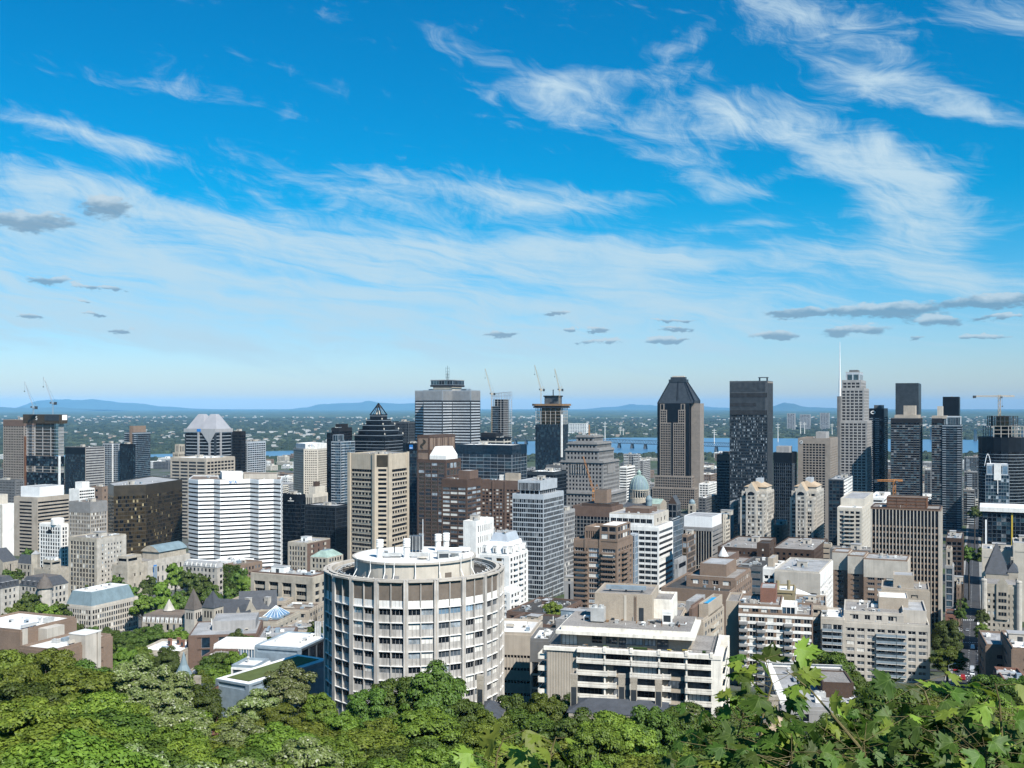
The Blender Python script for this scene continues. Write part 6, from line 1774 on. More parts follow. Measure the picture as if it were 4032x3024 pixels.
B('apartment_block', 'flat roof with pipes and a white edge just behind the terraced apartment house', (2480, 2640, 2700, 350), 2500, S(fh=3, bw=5, pw=2.4, sh=1.5, pm='brick_beige', gl='dark', top=1), wall='brick_beige', roof='roof_gravel', clut=12, big=.8, g=R(15), houses=0)

# brown and white banded apartment block
g15 = R(16)
b = Bld('apartment_block', 'brown brick apartment block with white spandrel bands and stacked balconies', 'building', foot(2908, 3198, 3230, 415, g15, d=26))
pl = foot(2908, 3198, 3230, 415, g15, d=26); zt = PZ(2422, 415)
SA = S(fh=2.86, bw=3.6, pw=1.1, sh=1.05, pm='brick_tan', sm='white_paint', gl='blinds', top=.95, tm='white_paint', sd=.28, pd=.14, cw=.25, mull=2, frame=2, fm='white_paint', bal=((0, 1, 1.5, 'concrete_grey', 1), (2, 1, 1.5, 'concrete_grey', 1), (5, 1, 1.5, 'concrete_grey', 1)))
b.block(pl, b.zb, zt, 'brick_tan', SA, 'roof_gravel', per_edge={1: S(fh=2.86, bw=6, pw=4.4, sh=1.6, pm='brick_tan', gl='dark', top=1, sd=.1, pd=.12)})
lw = [bil(pl, -.19, .2), bil(pl, 0, .2), bil(pl, 0, 1), bil(pl, -.19, 1)]
b.block(lw, b.zb, zt + 3.0, 'brick_beige', None, 'roof_gravel', 'blank_wing', roof_name='wing_roof')
b.block(sub(pl, 0, .58, .05, .95), zt - .8, zt + 3.0, 'brick_tan', S(fh=2.9, bw=3.6, pw=1.1, sh=.3, pm='brick_tan', gl='blinds', top=.9, tm='white_paint', mull=2, frame=2), 'roof_gravel', 'top_floor', roof_name='top_roof')
b.block(sub(pl, .58, .78, .1, .6), zt - .8, zt + 2.6, 'white_paint', S(fh=2.4, bw=1.6, pw=.15, sh=.3, pm='white_paint', gl='blue', top=.3), 'roof_white', 'sun_room', .2, roof_name='sun_room_roof')
b.block(sub(pl, .28, .50, .4, .9), zt + 2, zt + 8, 'brick_red', None, 'roof_grey', 'lift_house', .3, roof_name='lift_house_roof')
b.clutter(sub(pl, .0, .6, .1, .6), zt + 2.2, 12, .8, houses=0); b.clutter(sub(pl, .78, 1, .1, .9), zt - .8, 6, .6, houses=0); b.done()
b = B('apartment_block', 'olive and cream stair house block behind the brown banded apartments', (3032, 3128, 3172, 500), 2326, S(fh=12, bw=30, pw=1, sh=11, pm='brick_olive', gl='dark', top=.5, only=lambda i, j, nf, nb: False), wall='brick_olive', roof='roof_white', clut=2, houses=0, g=g15, d=18, done=False)
b.unit('pipe', 'brick_olive', *bil(b.poly, .3, .3), b.zt - .8, 1.6, 1.6, 4.5, name='chimney'); b.unit('pipe', 'brick_olive', *bil(b.poly, .75, .4), b.zt - .8, 1.6, 1.6, 4.5, name='chimney')
q = MB(); tp = [b.lp(p) for p in [bil(b.poly, 1.05, .2), bil(b.poly, 1.7, .0), bil(b.poly, 1.75, .7), bil(b.poly, 1.05, .8)]]; zt_ = b.zt - b.zb - 3.5
q.poly([(*tp[0], zt_ + 1.6), (*tp[1], zt_ - .3), (*tp[2], zt_ - .2), (*tp[3], zt_ + 2.2)], 'tent_white'); q.poly([(*tp[3], zt_ + 2.1), (*tp[2], zt_ - .3), (*tp[1], zt_ - .4), (*tp[0], zt_ + 1.5)], 'tent_white'); b.part('white_awning', q); b.done()
B('apartment_block', 'cream roof floor with planters between the brown banded and the white gridded apartments', (3128, 3255, 3290, 455), 2385, S(fh=3, bw=5, pw=2.4, sh=1.5, pm='brick_beige', gl='blinds', top=1), wall='brick_beige', roof='roof_brown', clut=14, big=.7, g=g15, d=26, houses=1, hm='cream')

# white gridded apartment block on the right
b = Bld('apartment_block', 'big white brick apartment block with pale blue balconies beside the street', 'building', foot(3322, 3660, 3690, 430, R(18), d=34))
pl = foot(3322, 3660, 3690, 430, R(18), d=34); zt = PZ(2462, 430)
SR = S(fh=2.8, bw=3.7, pw=1.0, sh=1.35, pm='concrete_pale', sm='concrete_pale', gl='mix', top=2.0, sd=.2, pd=.24, cw=.8, mull=2, frame=2, fm='white_paint', rail=1.0, railm='vent_blue', bal=((3, 2, 1.3, 'white_paint', 1), (5, 1, 1.3, 'white_paint', 1)))
b.block(pl, b.zb, zt, 'concrete_pale', SR, 'roof_gravel', per_edge={1: S(fh=2.8, bw=4, pw=1.2, sh=1.2, pm='white_paint', gl='dark', top=2, rail=1.0, railm='vent_blue', bal=((0, 1, 1.6, 'white_paint', 1), (2, 1, 1.6, 'white_paint', 1), (4, 1, 1.6, 'white_paint', 1), (6, 1, 1.6, 'white_paint', 1)))})
b.block(sub(pl, .0, .70, .12, .9), zt - .8, zt + 3.4, 'concrete_pale', S(fh=3.2, bw=5, pw=2.4, sh=.9, pm='concrete_pale', gl='dark', top=.6, mull=2, frame=2, fm='white_paint'), 'roof_gravel', 'penthouse_floor', roof_name='penthouse_roof')
b.block(sub(pl, .70, .98, .2, .95), zt - .8, zt + 4.4, 'concrete_pale', None, 'roof_grey', 'stair_block', roof_name='stair_block_roof')
b.block(sub(pl, .42, .78, .5, .95), zt + 2.5, zt + 7.5, 'brick_beige', None, 'roof_white', 'lift_house', .4, roof_name='lift_house_roof')
b.clutter(sub(pl, .05, .7, .2, .85), zt + 2.6, 12, .8, houses=0); b.clutter(sub(pl, .05, .95, .02, .12), zt - .8, 4, .5, houses=0); b.done()
b = B('apartment_block', 'pale balcony wing joined to the white gridded apartments', (3232, 3322, 3330, 440), 2432, S(fh=2.8, bw=4.4, pw=.5, sh=.5, pm='concrete_pale', gl='dark', top=2.2, sd=.2, pd=.24, mull=2, frame=2, fm='white_paint', rail=1.0, railm='vent_blue', bal=((0, 1, 1.4, 'white_paint', 1), (1, 1, 1.4, 'white_paint', 1))), wall='concrete_pale', roof='roof_white', g=R(18), d=22, clut=4, houses=0)
b = B('apartment_block', 'cream tiered roof terraces above the white gridded apartments', (3470, 3660, 3700, 485), 2322, S(fh=3.0, bw=7, pw=5, sh=1.6, pm='brick_beige', gl='dark', top=2), wall='brick_beige', roof='roof_gravel', g=R(20), d=22, clut=10, big=.9, houses=0, pent=[(.25, .68, .3, .85, 5, 'brick_beige', None)])

# ---- white wedding-cake condominium behind the round tower
b = Bld('condo_tower', 'white condominium with mansard terraces and balcony columns behind the round building', 'building', foot(1890, 2003, 2076, 560))
pl = foot(1890, 2003, 2076, 560); zt = PZ(2183, 560)
SV = S(fh=2.95, bw=3.7, pw=1.5, sh=1.1, pm='white_paint', gl='dark', top=1.4, sd=.25, pd=.35, bal=((1, 1, 1.3, 'white_paint', 1), (3, 1, 1.3, 'white_paint', 1)))
b.block(pl, b.zb, zt, 'white_paint', S(fh=2.95, bw=5, pw=2.6, sh=1.3, pm='white_paint', gl='brown', top=1.4, sd=.25, pd=.35), 'roof_white', per_edge={1: SV})
mansard(b, inset(pl, 1.0), zt - .5, zt + 6, 1.6, 'white_panel', 'roof_white', 'lower_mansard')
up = sub(pl, .25, .85, .15, .8); mansard(b, up, zt + 5.9, zt + 10.5, 1.4, 'aluminium_pale', 'roof_grey', 'upper_mansard')
for s_ in (.15, .5, .85): b.unit('house', 'white_paint', *bil(pl, s_, .06), zt + .6, 2.2, 2.0, 3.4, name='dormer'); b.unit('house', 'white_paint', *bil(pl, .97, s_), zt + .6, 2.2, 2.0, 3.4, -G + math.pi / 2, 'dormer')
b.clutter(up, zt + 10.4, 6, .8, houses=0)
lw = foot(1960, 2006, 2010, 540, d=14); b.block(lw, b.zb, PZ(2326, 540), 'white_paint', S(fh=2.95, bw=4, pw=1.6, sh=1.2, pm='white_paint', gl='brown', top=1.4, bal=((1, 1, 1.3, 'white_paint', 1),)), 'roof_white', 'low_wing', roof_name='wing_roof'); b.done()
b = B('office_block', 'bright white nearly windowless building behind the round building', (1824, 1873, 1943, 740), 2052, S(fh=9, bw=30, pw=1, sh=6, pm='white_paint', gl='dark', top=2, only=lambda i, j, nf, nb: i % 2 == 0 and j == 0), wall='white_paint', roof='roof_white', clut=5, per_edge={0: None, 1: S(fh=7, bw=3.4, pw=2.5, sh=3.0, pm='white_paint', gl='dark', top=3, bot=24)})

# ---- low roofs between the round building and the terraced house
b = B('campus_annex', 'tan ribbed concrete annex with a white roof beside the round building', (1930, 2092, 2110, 345), 2492, S(fh=4.0, bw=1.05, pw=.22, sh=3.1, pm='concrete_tan', sm='concrete_tan', gl='black', top=6.5, tm='concrete_tan', sd=.3, pd=.42, strip=True), wall='concrete_tan', roof='roof_white', g=R(10), d=22, clut=4, houses=0)
b = B('campus_annex', 'small dark grey annex with tall paired windows beside the terraced house', (2088, 2162, 2172, 318), 2516, S(fh=4.0, bw=2.2, pw=.5, sh=.5, pm='concrete_pale', gl='dark', top=6.2, tm='concrete_dark', sd=.2, pd=.3), wall='concrete_dark', roof='roof_white', g=R(10), d=16, clut=4, houses=0)
B('brick_row', 'low row of dark roofs with brick chimneys below the slender silver tower', (1995, 2170, 2290, 480), 2420, S(fh=3.2, bw=3, pw=1.6, sh=1.6, pm='brick_brown', gl='dark', top=1), wall='brick_brown', roof='roof_dark', clut=14, big=.8, houses=2, hm='brick_brown')
B('brick_row', 'low dark roof range with skylights behind the ribbed annex', (1990, 2190, 2260, 420), 2462, S(fh=3.2, bw=3, pw=1.6, sh=1.6, pm='brick_brown', gl='dark', top=1), wall='brick_brown', roof='roof_dark', clut=12, big=.8, houses=1, hm='brick_beige')
B('office_block', 'grey blue roof boxes and a blank concrete wall behind the terraced house', (2190, 2240, 2330, 400), 2440, S(fh=3.2, bw=8, pw=4, sh=1.6, pm='concrete_grey', gl='dark', top=1), wall='concrete_grey', roof='roof_grey', clut=6, houses=1, hm='vent_blue')
B('office_block', 'blank dark concrete slab between the silver tower and the brown apartment tower', (2222, 2262, 2275, 720), 2290, S(fh=20, bw=9, pw=4, sh=2, pm='concrete_grey', gl='dark', top=1), wall='concrete_grey', roof='roof_dark', clut=1)

# ---- terraced apartment house in front
g14 = R(14)
pl = foot(2155, 2812, 2842, 270, g14, d=24)
b = Bld('apartment_house', 'cream terraced apartment house with long white balconies and a flat overhanging roof', 'building', pl)
zt = PZ(2584, 270); FH = 3.08
L0 = (Vector(pl[1]) - Vector(pl[0])).length
nf = int((zt - b.zb) / FH); zb_ = zt - nf * FH
mb = MB(); lp = [b.lp(p) for p in pl]; mb.prism(lp, 0, zt - b.zb, 'brick_beige', 'roof_gravel'); b.part('wall', mb)
fr, L = b.edge(pl[0], pl[1])
q = MB(); q.fbox(fr, 0, L * .19, 0, zt - b.zb - .6, 0, .5, 'brick_beige')
k = .25
while k < L * .19 - .1: q.fbox(fr, k, k + .16, .5, zt - b.zb - .7, .5, .6, 'cream'); k += .42
b.part('ribbed_wall', q)
rnd = b.rnd
rz = math.atan2(fr[1][1], fr[1][0])


def put_win(fr, u, z, w, h, n, pal='apt', fk=None, fm='steel_dark'):
 me = win_mesh(w, h, b.rnd.choice(PAL[pal]), fk or max(1, round(w / .95)), fm)
 link('window', me, b.root, None, (fr[0][0] + fr[1][0] * u + fr[2][0] * n, fr[0][1] + fr[1][1] * u + fr[2][1] * n, z), math.atan2(fr[1][1], fr[1][0]))


BAYS = [(.195, .355), (.36, .515), (.52, .68), (.685, .84), (.845, .985)]


def balcony(fr, u0, u1, z, dep, h=1.15, m='cream_white'):
 q = MB()
 q.fbox(fr, u0, u1, z - .22, z, .02, dep, m)
 q.fbox(fr, u0, u1, z + .06, z + .62, dep - .14, dep - .02, m)
 q.fbox(fr, u0, u1, z + .74, z + h, dep - .16, dep, m)
 q.fbox(fr, u0, u0 + .14, z, z + h, .02, dep - .14, m); q.fbox(fr, u1 - .14, u1, z, z + h, .02, dep - .14, m)
 for t in (.0, .25, .5, .75, .985): q.fbox(fr, u0 + (u1 - u0) * t, u0 + (u1 - u0) * t + .12, z + .6, z + .76, dep - .15, dep - .03, m)
 (px_, py_), e_, n_ = fr
 pt = lambda u, n2: (px_ + e_[0] * u + n_[0] * n2, py_ + e_[1] * u + n_[1] * n2, z - .22)
 q.poly([pt(u0, dep), pt(u0, .02), pt(u1, .02), pt(u1, dep)], m)
 b.part('balcony', q)


for i in range(nf):
 z = zb_ - b.zb + i * FH
 top = i == nf - 1
 for j, (a, c) in enumerate(BAYS):
  u0, u1 = L * a, L * c
  rec = (j in (1, 3)) and not top
  put_win(fr, u0 + (.2 if not rec else 2.0), z + .55, (u1 - u0) * (.86 if not rec else .62), 1.9, .08)
  if not rec: put_win(fr, u0 + (u1 - u0) * .90, z + .35, .8, 2.1, .1, 'blinds', 1, 'cream_white')
  if top or j in (0, 2, 4): balcony(fr, u0 - (.5 if j else .4), u1 + (.1 if top else (.9 if j < 4 else .3)), z, 1.7)
  if j in (0, 2) and not top: balcony(fr, u1 + .95, u1 + 3.0, z, 1.25)
 for j, (a, c) in enumerate(BAYS):
  q = MB(); q.fbox(fr, L * c - .1, L * c + .28, z + .02, z + FH - .3, .02, 1.35, 'cream_white'); b.part('divider_wall', q)
q = MB(); q.fbox(fr, L * .985, L + 1.7, 0, zt - b.zb, -2.5, 1.6, 'cream_white'); b.part('corner_column', q)
q = MB(); q.fbox(fr, -.8, L * .19, zt - b.zb - .6, zt - b.zb + .35, 0, .9, 'cream_white'); q.fbox(fr, L * .19, L + 1.8, zt - b.zb - .5, zt - b.zb + .55, 0, 1.75, 'cream_white'); b.part('parapet', q)
for a, c in BAYS: q = MB(); q.fbox(fr, L * c - .3, L * c + .45, zt - b.zb, zt - b.zb + 1.1, .6, 1.9, 'cream_white'); b.part('parapet_block', q)
# right side
fr1, L1 = b.edge(pl[1], pl[2])
for i in range(nf):
 z = zb_ - b.zb + i * FH
 balcony(fr1, 3.0, L1 - 1.5, z, 2.6)
 for k in range(4): put_win(fr1, 3.5 + k * 4.6, z + .4, 3.4, 2.1, .1)
q = MB(); q.fbox(fr1, L1 - 1.2, L1, 0, zt - b.zb + .4, 0, 2.8, 'cream_white'); q.fbox(fr1, 0, L1, zt - b.zb - .3, zt - b.zb + .5, 0, .8, 'cream_white'); b.part('side_wall', q)
# left side balconies
fr3, L3 = b.edge(pl[3], pl[0])
for i in range(nf): balcony(fr3, L3 - 6, L3 - .3, zb_ - b.zb + i * FH, 2.6)
# terrace railings, planters, furniture
q = MB()
for k in range(40):
 u = L * .01 + k * L * .97 / 39; q.fbox(fr, u, u + .05, zt - b.zb + .3, zt - b.zb + 1.3, -.3, -.25, 'steel_dark')
q.fbox(fr, L * .01, L * .98, zt - b.zb + 1.25, zt - b.zb + 1.32, -.31, -.24, 'steel_dark'); q.fbox(fr1, .5, L1 - 1, zt - b.zb + 1.25, zt - b.zb + 1.32, -.31, -.24, 'steel_dark')
for k in range(24):
 u = .5 + k * (L1 - 1.5) / 23; q.fbox(fr1, u, u + .05, zt - b.zb + .3, zt - b.zb + 1.3, -.3, -.25, 'steel_dark')
b.part('terrace_railing', q)
mat('hedge_green', (.045, .085, .02), .9, .3, 3.0, fine=.5)
for (s0, s1) in ((.50, .605), (.34, .36), (.93, .95)):
 q = MB(); q.fbox(fr, L * s0, L * s1, zt - b.zb, zt - b.zb + .95, -1.5, -.7, 'hedge_green'); b.part('planter', q)
for k in range(16):
 q = MB(); u, n_ = rnd.uniform(.2, .97) * L, -rnd.uniform(.9, 1.9); w_, h_ = rnd.uniform(.5, 1.6), rnd.uniform(.4, .9)
 m_ = rnd.choice(['timber', 'cream_white', 'vent_blue', 'yellow_panel', 'timber'])
 q.fbox(fr, u, u + w_, zt - b.zb + h_ - .08, zt - b.zb + h_, n_ - .5, n_, m_)
 for du in (0, w_ - .06): q.fbox(fr, u + du, u + du + .06, zt - b.zb, zt - b.zb + h_ - .08, n_ - .5, n_ - .4, m_)
 b.part('terrace_furniture', q)
# penthouse floor with overhanging roof
ph = sub(pl, .065, .86, .16, .92)
mb = MB(); p4 = [b.lp(p) for p in ph]; mb.prism(p4, zt - b.zb - .1, zt - b.zb + 3.3, 'brick_beige', None); b.part('penthouse', mb)
frp, Lp = b.edge(ph[0], ph[1])
for (a, c, h0) in ((.01, .13, .1), (.245, .325, .9), (.355, .44, .9), (.455, .505, .1), (.505, .635, .9), (.65, .735, .9), (.745, .83, .1)):
 put_win(frp, Lp * a, zt - b.zb + h0, Lp * (c - a), 2.9 - h0, .06)
ov = [bil(pl, .045, .06), bil(pl, .885, .06), bil(pl, .885, 1.02), bil(pl, .045, 1.02)]
po = [b.lp(p) for p in ov]
q = MB(); z_ = zt - b.zb + 3.3; q.prism(po, z_, z_ + .9, 'cream_white', None, True)
r2 = inset(po, 1.2); q.prism(r2, z_ + .9, z_ + 2.0, 'cream_white', 'roof_gravel'); b.part('overhanging_roof', q)
zr = zt + 3.3 + 2.0
rr = sub(pl, .08, .86, .14, .96)
lh = sub(pl, .24, .60, .55, 1.25); b.block(lh, zr - 1.2, zr + 7.2, 'brick_beige', None, 'roof_gravel', 'lift_house', .5, roof_name='lift_house_roof')
l2 = sub(pl, .44, .72, .75, 1.3); b.block(l2, zr - 1.2, zr + 5.2, 'cream_white', None, 'roof_gravel', 'plant_room', .5, roof_name='plant_room_roof')
frl, Ll = b.edge(lh[0], lh[1]); q = MB(); q.fbox(frl, Ll * .52, Ll * .56, zr - b.zb, zr - b.zb + 6.8, 0, .12, 'cream'); q.fbox(frl, Ll * .78, Ll * .86, zr - b.zb, zr - b.zb + 3.6, 0, .1, 'steel_dark'); b.part('door', q)
q = MB()
for du in (0, .5): q.fbox(frl, Ll * .7 + du, Ll * .7 + du + .05, zr - b.zb, zr - b.zb + 6.8, .1, .2, 'rust')
for k in range(16): q.fbox(frl, Ll * .7, Ll * .7 + .5, zr - b.zb + .4 * k + .3, zr - b.zb + .4 * k + .35, .1, .16, 'rust')
b.part('ladder', q)
b.unit('fan', 'vent_steel', *bil(pl, .275, .42), zr, 3.6, 3.4, 4.6, -g14); b.unit('box', 'vent_white', *bil(pl, .70, .50), zr, 2.4, 2.2, 3.4, -g14); b.unit('box', 'vent_white', *bil(pl, .20, .46), zr, 1.6, 1.4, 1.3, -g14)
b.unit('duct', 'vent_blue', *bil(pl, .42, .8), zr + 6.9, 11, 1.6, 1.6, -g14); b.unit('vent', 'vent_white', *bil(pl, .56, .34), zr, 1.4, 1.4, 1.0)
for k in range(26):
 kd = rnd.choice(['box', 'pipe', 'vent', 'duct', 'box']); r = rnd.uniform(.5, 1.1)
 q4 = {'box': (1.2, .9, .8), 'vent': (.7, .7, .9), 'duct': (3.2, .7, .6), 'pipe': (.22, .22, 1.3)}[kd]
 b.unit(kd, rnd.choice(['rust', 'vent_steel', 'timber', 'vent_white', 'steel_dark']), *bil(rr, rnd.uniform(.2, .95), rnd.uniform(.1, .55)), zr, q4[0] * r, q4[1] * r, q4[2] * r, -g14 + rnd.choice([0, 1.57]))
b.done()

# ---- the round medical building
Dc, Rr = 300.0, 24.6
cxw, cyw = PX(1632, Dc), Dc
pl = [(cxw + Rr * math.cos(a), cyw + Rr * math.sin(a)) for a in [R(-90 + 9 - 9 + 18 * k) for k in range(20)]]
b = Bld('round_building', 'big round concrete building ringed with ribs, brown louvres and a drum on the roof', 'building', pl)
zrim = PZ(2286, Dc - Rr) - b.zb
z_l1 = PZ(2366, Dc - Rr) - b.zb      # under the brown louvres
z_l2 = PZ(2396, Dc - Rr) - b.zb      # under the pale panels
FHm = 3.74
mb = MB(); loc = [b.lp(p) for p in pl]; mb.prism(loc, 0, zrim - 2.0, 'concrete_grey', 'roof_dark'); b.part('wall', mb)
nfl = int(z_l2 / FHm)
for i in range(20):
 p0, p1 = pl[i], pl[(i + 1) % 20]
 if not b.sees(p0, p1) and (Vector(p0) + Vector(p1)).y / 2 > cyw + 6: continue
 fr, L = b.edge(p0, p1)
 fr = tuple(fr)
 # rib at the start of the bay: paired fins with a groove
 q = MB(); q.fbox(fr, -.62, -.1, 0, zrim, -.5, .62, 'concrete_warm'); q.fbox(fr, .1, .62, 0, zrim, -.5, .62, 'concrete_warm'); q.fbox(fr, -.2, .2, 0, zrim - .2, -.5, .6, 'concrete_tan'); b.part('rib', q)
 q = MB(); q.fbox(fr, L / 2 - .12, L / 2 + .12, 0, zrim - .1, 0, .55, 'concrete_warm'); b.part('centre_fin', q)
 for h0, h1 in ((.62, L / 2 - .12), (L / 2 + .12, L - .62)):
  q = MB(); q.fbox(fr, h0, h1, z_l1, zrim - .5, 0, .18, 'louvre_brown'); b.part('louvre_panel', q)
  w3 = (h1 - h0) / 3
  for k in range(3):
   q = MB(); q.fbox(fr, h0 + k * w3 + .03, h0 + (k + 1) * w3 - .03, z_l2 + .12, z_l1 - .04, 0, .2, 'white_paint'); b.part('panel', q)
 q = MB(); q.fbox(fr, .62, L - .62, z_l2 - .1, z_l2 + .12, 0, .6, 'white_paint'); q.fbox(fr, .62, L - .62, zrim - .5, zrim - .06, 0, .9, 'concrete_pale'); b.part('ledge', q)
 for f_ in range(nfl):
  z1 = z_l2 - f_ * FHm - .1; z0 = z1 - FHm
  if z0 < 0: break
  q = MB(); q.fbox(fr, .62, L - .62, z0, z0 + .18, 0, .6, 'white_paint'); b.part('ledge', q)
  for h0, h1 in ((.62, L / 2 - .12), (L / 2 + .12, L - .62)):
   w3 = (h1 - h0) / 3
   for k in range(3):
    if z1 > 8: me_ = MB(); me_.fbox(fr, h0 + k * w3 + .03, h0 + (k + 1) * w3 - .03, z0 + .18, z0 + 1.98, 0, .16, 'concrete_warm'); b.part('panel', me_)
   pal = 'sky' if (f_ == 0 and b.rnd.random() < .45) else ('mix' if fr[2][0] < -.1 else 'blindish')
   me = win_mesh(h1 - h0, 1.66, b.rnd.choice(PAL[pal]), 3, 'concrete_grey')
   link('window', me, b.root, None, (fr[0][0] + fr[1][0] * h0 + fr[2][0] * .08, fr[0][1] + fr[1][1] * h0 + fr[2][1] * .08, z0 + 1.98), math.atan2(fr[1][1], fr[1][0]))
# rim, gutter pipework, drum
zd0 = zrim - 2.0
q = MB(); n = 60
ring = lambda r, z_: [(r * math.cos(2 * math.pi * k / n), r * math.sin(2 * math.pi * k / n), z_) for k in range(n)]
q.loft([ring(Rr - .6, zrim - .1), ring(Rr - .6, zrim + .1), ring(Rr - 1.6, zrim + .1), ring(Rr - 1.6, zd0)], 'concrete_pale', False); b.part('roof_rim', q)
q = MB()
for rr_, zz_ in ((Rr - 3.0, zd0 + .9), (Rr - 3.8, zd0 + 1.5), (Rr - 2.4, zd0 + 1.3)):
 for k in range(n):
  a0, a1 = 2 * math.pi * k / n, 2 * math.pi * (k + 1) / n
  q.tube((rr_ * math.cos(a0), rr_ * math.sin(a0), zz_), (rr_ * math.cos(a1), rr_ * math.sin(a1), zz_), .12, 'vent_steel', 4, cap=False)
for k in range(40):
 a = 2 * math.pi * k / 40; q.tube(((Rr - 2) * math.cos(a), (Rr - 2) * math.sin(a), zd0), ((Rr - 4.4) * math.cos(a), (Rr - 4.4) * math.sin(a), zd0 + 1.7), .1, 'vent_steel', 4)
b.part('service_rails', q)
Rd = 17.3; zdt = PZ(2183, Dc) - b.zb
q = MB(); q.loft([ring(16.7, zd0), ring(16.7, zdt - .5)], 'cream', False); q.smooth = True; b.part('drum', q)
q = MB(); q.loft([ring(Rd - .5, zdt - .55), ring(Rd, zdt - .5), ring(Rd, zdt), ring(Rd - .6, zdt)], 'concrete_pale', False); q.poly(list(reversed(ring(Rd - .5, zdt - .55))), 'concrete_pale'); b.part('drum_eave', q)
q = MB(); q.poly(ring(Rd - .6, zdt), 'roof_white'); b.part('drum_roof', q)
for a_ in (-150, -128, -112, -103, -84, -62, -38, -20):
 a = R(a_); q = MB(); x, y = math.cos(a), math.sin(a)
 q.tube((x * 17.2, y * 17.2, zdt + .3), (x * 17.2, y * 17.2, zdt - 2.6), .13, 'vent_white', 6); q.tube((x * 17.2, y * 17.2, zdt - 2.6), (x * 18.6, y * 18.6, zd0 + .2), .13, 'vent_white', 6); b.part('drain_pipe', q)
for a_, w_, h_, m_ in ((-101, 1.3, 1.9, 'concrete_grey'), (-52, 2.0, 2.3, 'louvre_brown'), (-112, 1.2, 2.0, 'concrete_grey')):
 a = R(a_); e = (-math.sin(a), math.cos(a)); fr = ((16.62 * math.cos(a), 16.62 * math.sin(a)), e, (math.cos(a), math.sin(a))); q = MB(); q.fbox(fr, -w_ / 2, w_ / 2, zd0, zd0 + h_, 0, .2, m_); b.part('door', q)


def cowl(px, py, h):
 """ribbed white exhaust stack that bends over"""
 Yy = Dc - 6 if py > 2200 else Dc + 8
 x, y = b.lp((PX(px, Yy), Yy)); q = MB()
 z0 = zdt; r = .85
 q.lathe(x, y, [(r, z0), (r, z0 + h * .55)], 12, 'vent_white')
 for k in range(5): q.lathe(x, y + .12 * k, [(r + .12, z0 + h * .58 + k * h * .09), (r + .22, z0 + h * .63 + k * h * .09), (r + .05, z0 + h * .665 + k * h * .09)], 12, 'vent_white')
 b.part('exhaust_stack', q)
 q = MB(); q.box(x + .6, x + 6.0, y - .5, y + .5, z0 + .35, z0 + 1.25, 'vent_steel'); q.box(x + 1, x + 1.2, y - .4, y + .4, z0, z0 + .35, 'steel_dark'); q.box(x + 5.4, x + 5.6, y - .4, y + .4, z0, z0 + .35, 'steel_dark'); b.part('exhaust_duct', q)


cowl(1495, 2205, 4.8); cowl(1601, 2210, 5.0); cowl(1725, 2150, 4.6); cowl(1757, 2148, 4.9)
q = MB(); x, y = b.lp((PX(1640, 306), 306)); q.lathe(x, y, [(1.9, zdt + .6), (1.9, zdt + 4.3), (1.5, zdt + 4.6)], 12, 'metal_dark_ribs')
for k in range(12):
 a = 2 * math.pi * k / 12; q.tube((x + 2.0 * math.cos(a), y + 2.0 * math.sin(a), zdt), (x + 2.0 * math.cos(a), y + 2.0 * math.sin(a), zdt + 4.6), .08, 'vent_steel', 4)
b.part('ribbed_tank', q)
q = MB(); x, y = b.lp((PX(1665, 304), 304)); q.tube((x, y, zdt), (x, y, zdt + 9.5), .09, 'steel_white', 5); b.part('flag_pole', q)
for (px, Yy, kd, sx, sy, sz, m_) in ((1745, 292, 'box', 3.2, 2.6, 2.2, 'vent_steel'), (1790, 296, 'vent', 4.2, 4.2, 1.6, 'vent_steel'), (1560, 296, 'vent', 3.4, 3.4, .7, 'roof_white'), (1665, 291, 'vent', 3.2, 3.2, .7, 'cream'), (1692, 288, 'pipe', .4, .4, 2.0, 'vent_steel'), (1553, 300, 'pipe', .3, .3, 3.0, 'steel_dark'), (1775, 303, 'duct', 9, 1.2, 1.6, 'vent_white'), (1810, 305, 'duct', 6, 1, 1.3, 'vent_white'), (1520, 303, 'box', 1.2, 1, .8, 'vent_steel'), (1820, 290, 'pipe', .3, .3, 1.5, 'vent_steel')):
 b.unit(kd, m_, PX(px, Yy), Yy, zdt + b.zb, sx, sy, sz, 0.2)
b.done()

# ---- campus complex left of the round building
b = B('campus_building', 'tan brutalist campus block with stacked sunken window bays', (994, 1228, 1290, 600), 2266, S(fh=4.3, bw=9.6, pw=2.6, sh=1.9, pm='limestone', sm='limestone', gl='black', top=4.2, sd=.6, pd=1.6, cw=2.4, mull=4, mm='limestone', frame=4, fm='limestone'), wall='brick_brown', roof='roof_grey', clut=16, big=1.0, houses=2, hm='vent_white', per_edge={1: S(fh=4.3, bw=6.4, pw=2.4, sh=1.9, pm='limestone', gl='black', top=4.2, sd=.5, pd=.8, cw=2.2, mull=2)})
B('brick_building', 'ornate old building with arched windows and brown brick sides', (1134, 1208, 1300, 800), 2137, S(fh=3.8, bw=2.6, pw=1.2, sh=1.2, pm='limestone', gl='dark', top=2.4, sd=.3, pd=.5), wall='limestone', roof='roof_grey', clut=4, hm='vent_white', per_edge={1: S(fh=4, bw=7, pw=5.4, sh=1.8, pm='brick_brown', gl='dark', top=1.5, sd=.1, pd=.15)})
b = B('brick_building', 'low building with a glazed green copper roof beside the ornate old building', (1222, 1290, 1350, 730), 2196, S(fh=4, bw=3, pw=1.4, sh=1.6, pm='limestone', gl='dark', top=1), wall='limestone', roof=None, parapet=0, clut=0, houses=0, done=False); mansard(b, b.poly, b.zt, b.zt + 4, 5, 'copper_green', 'copper_blue'); b.done()
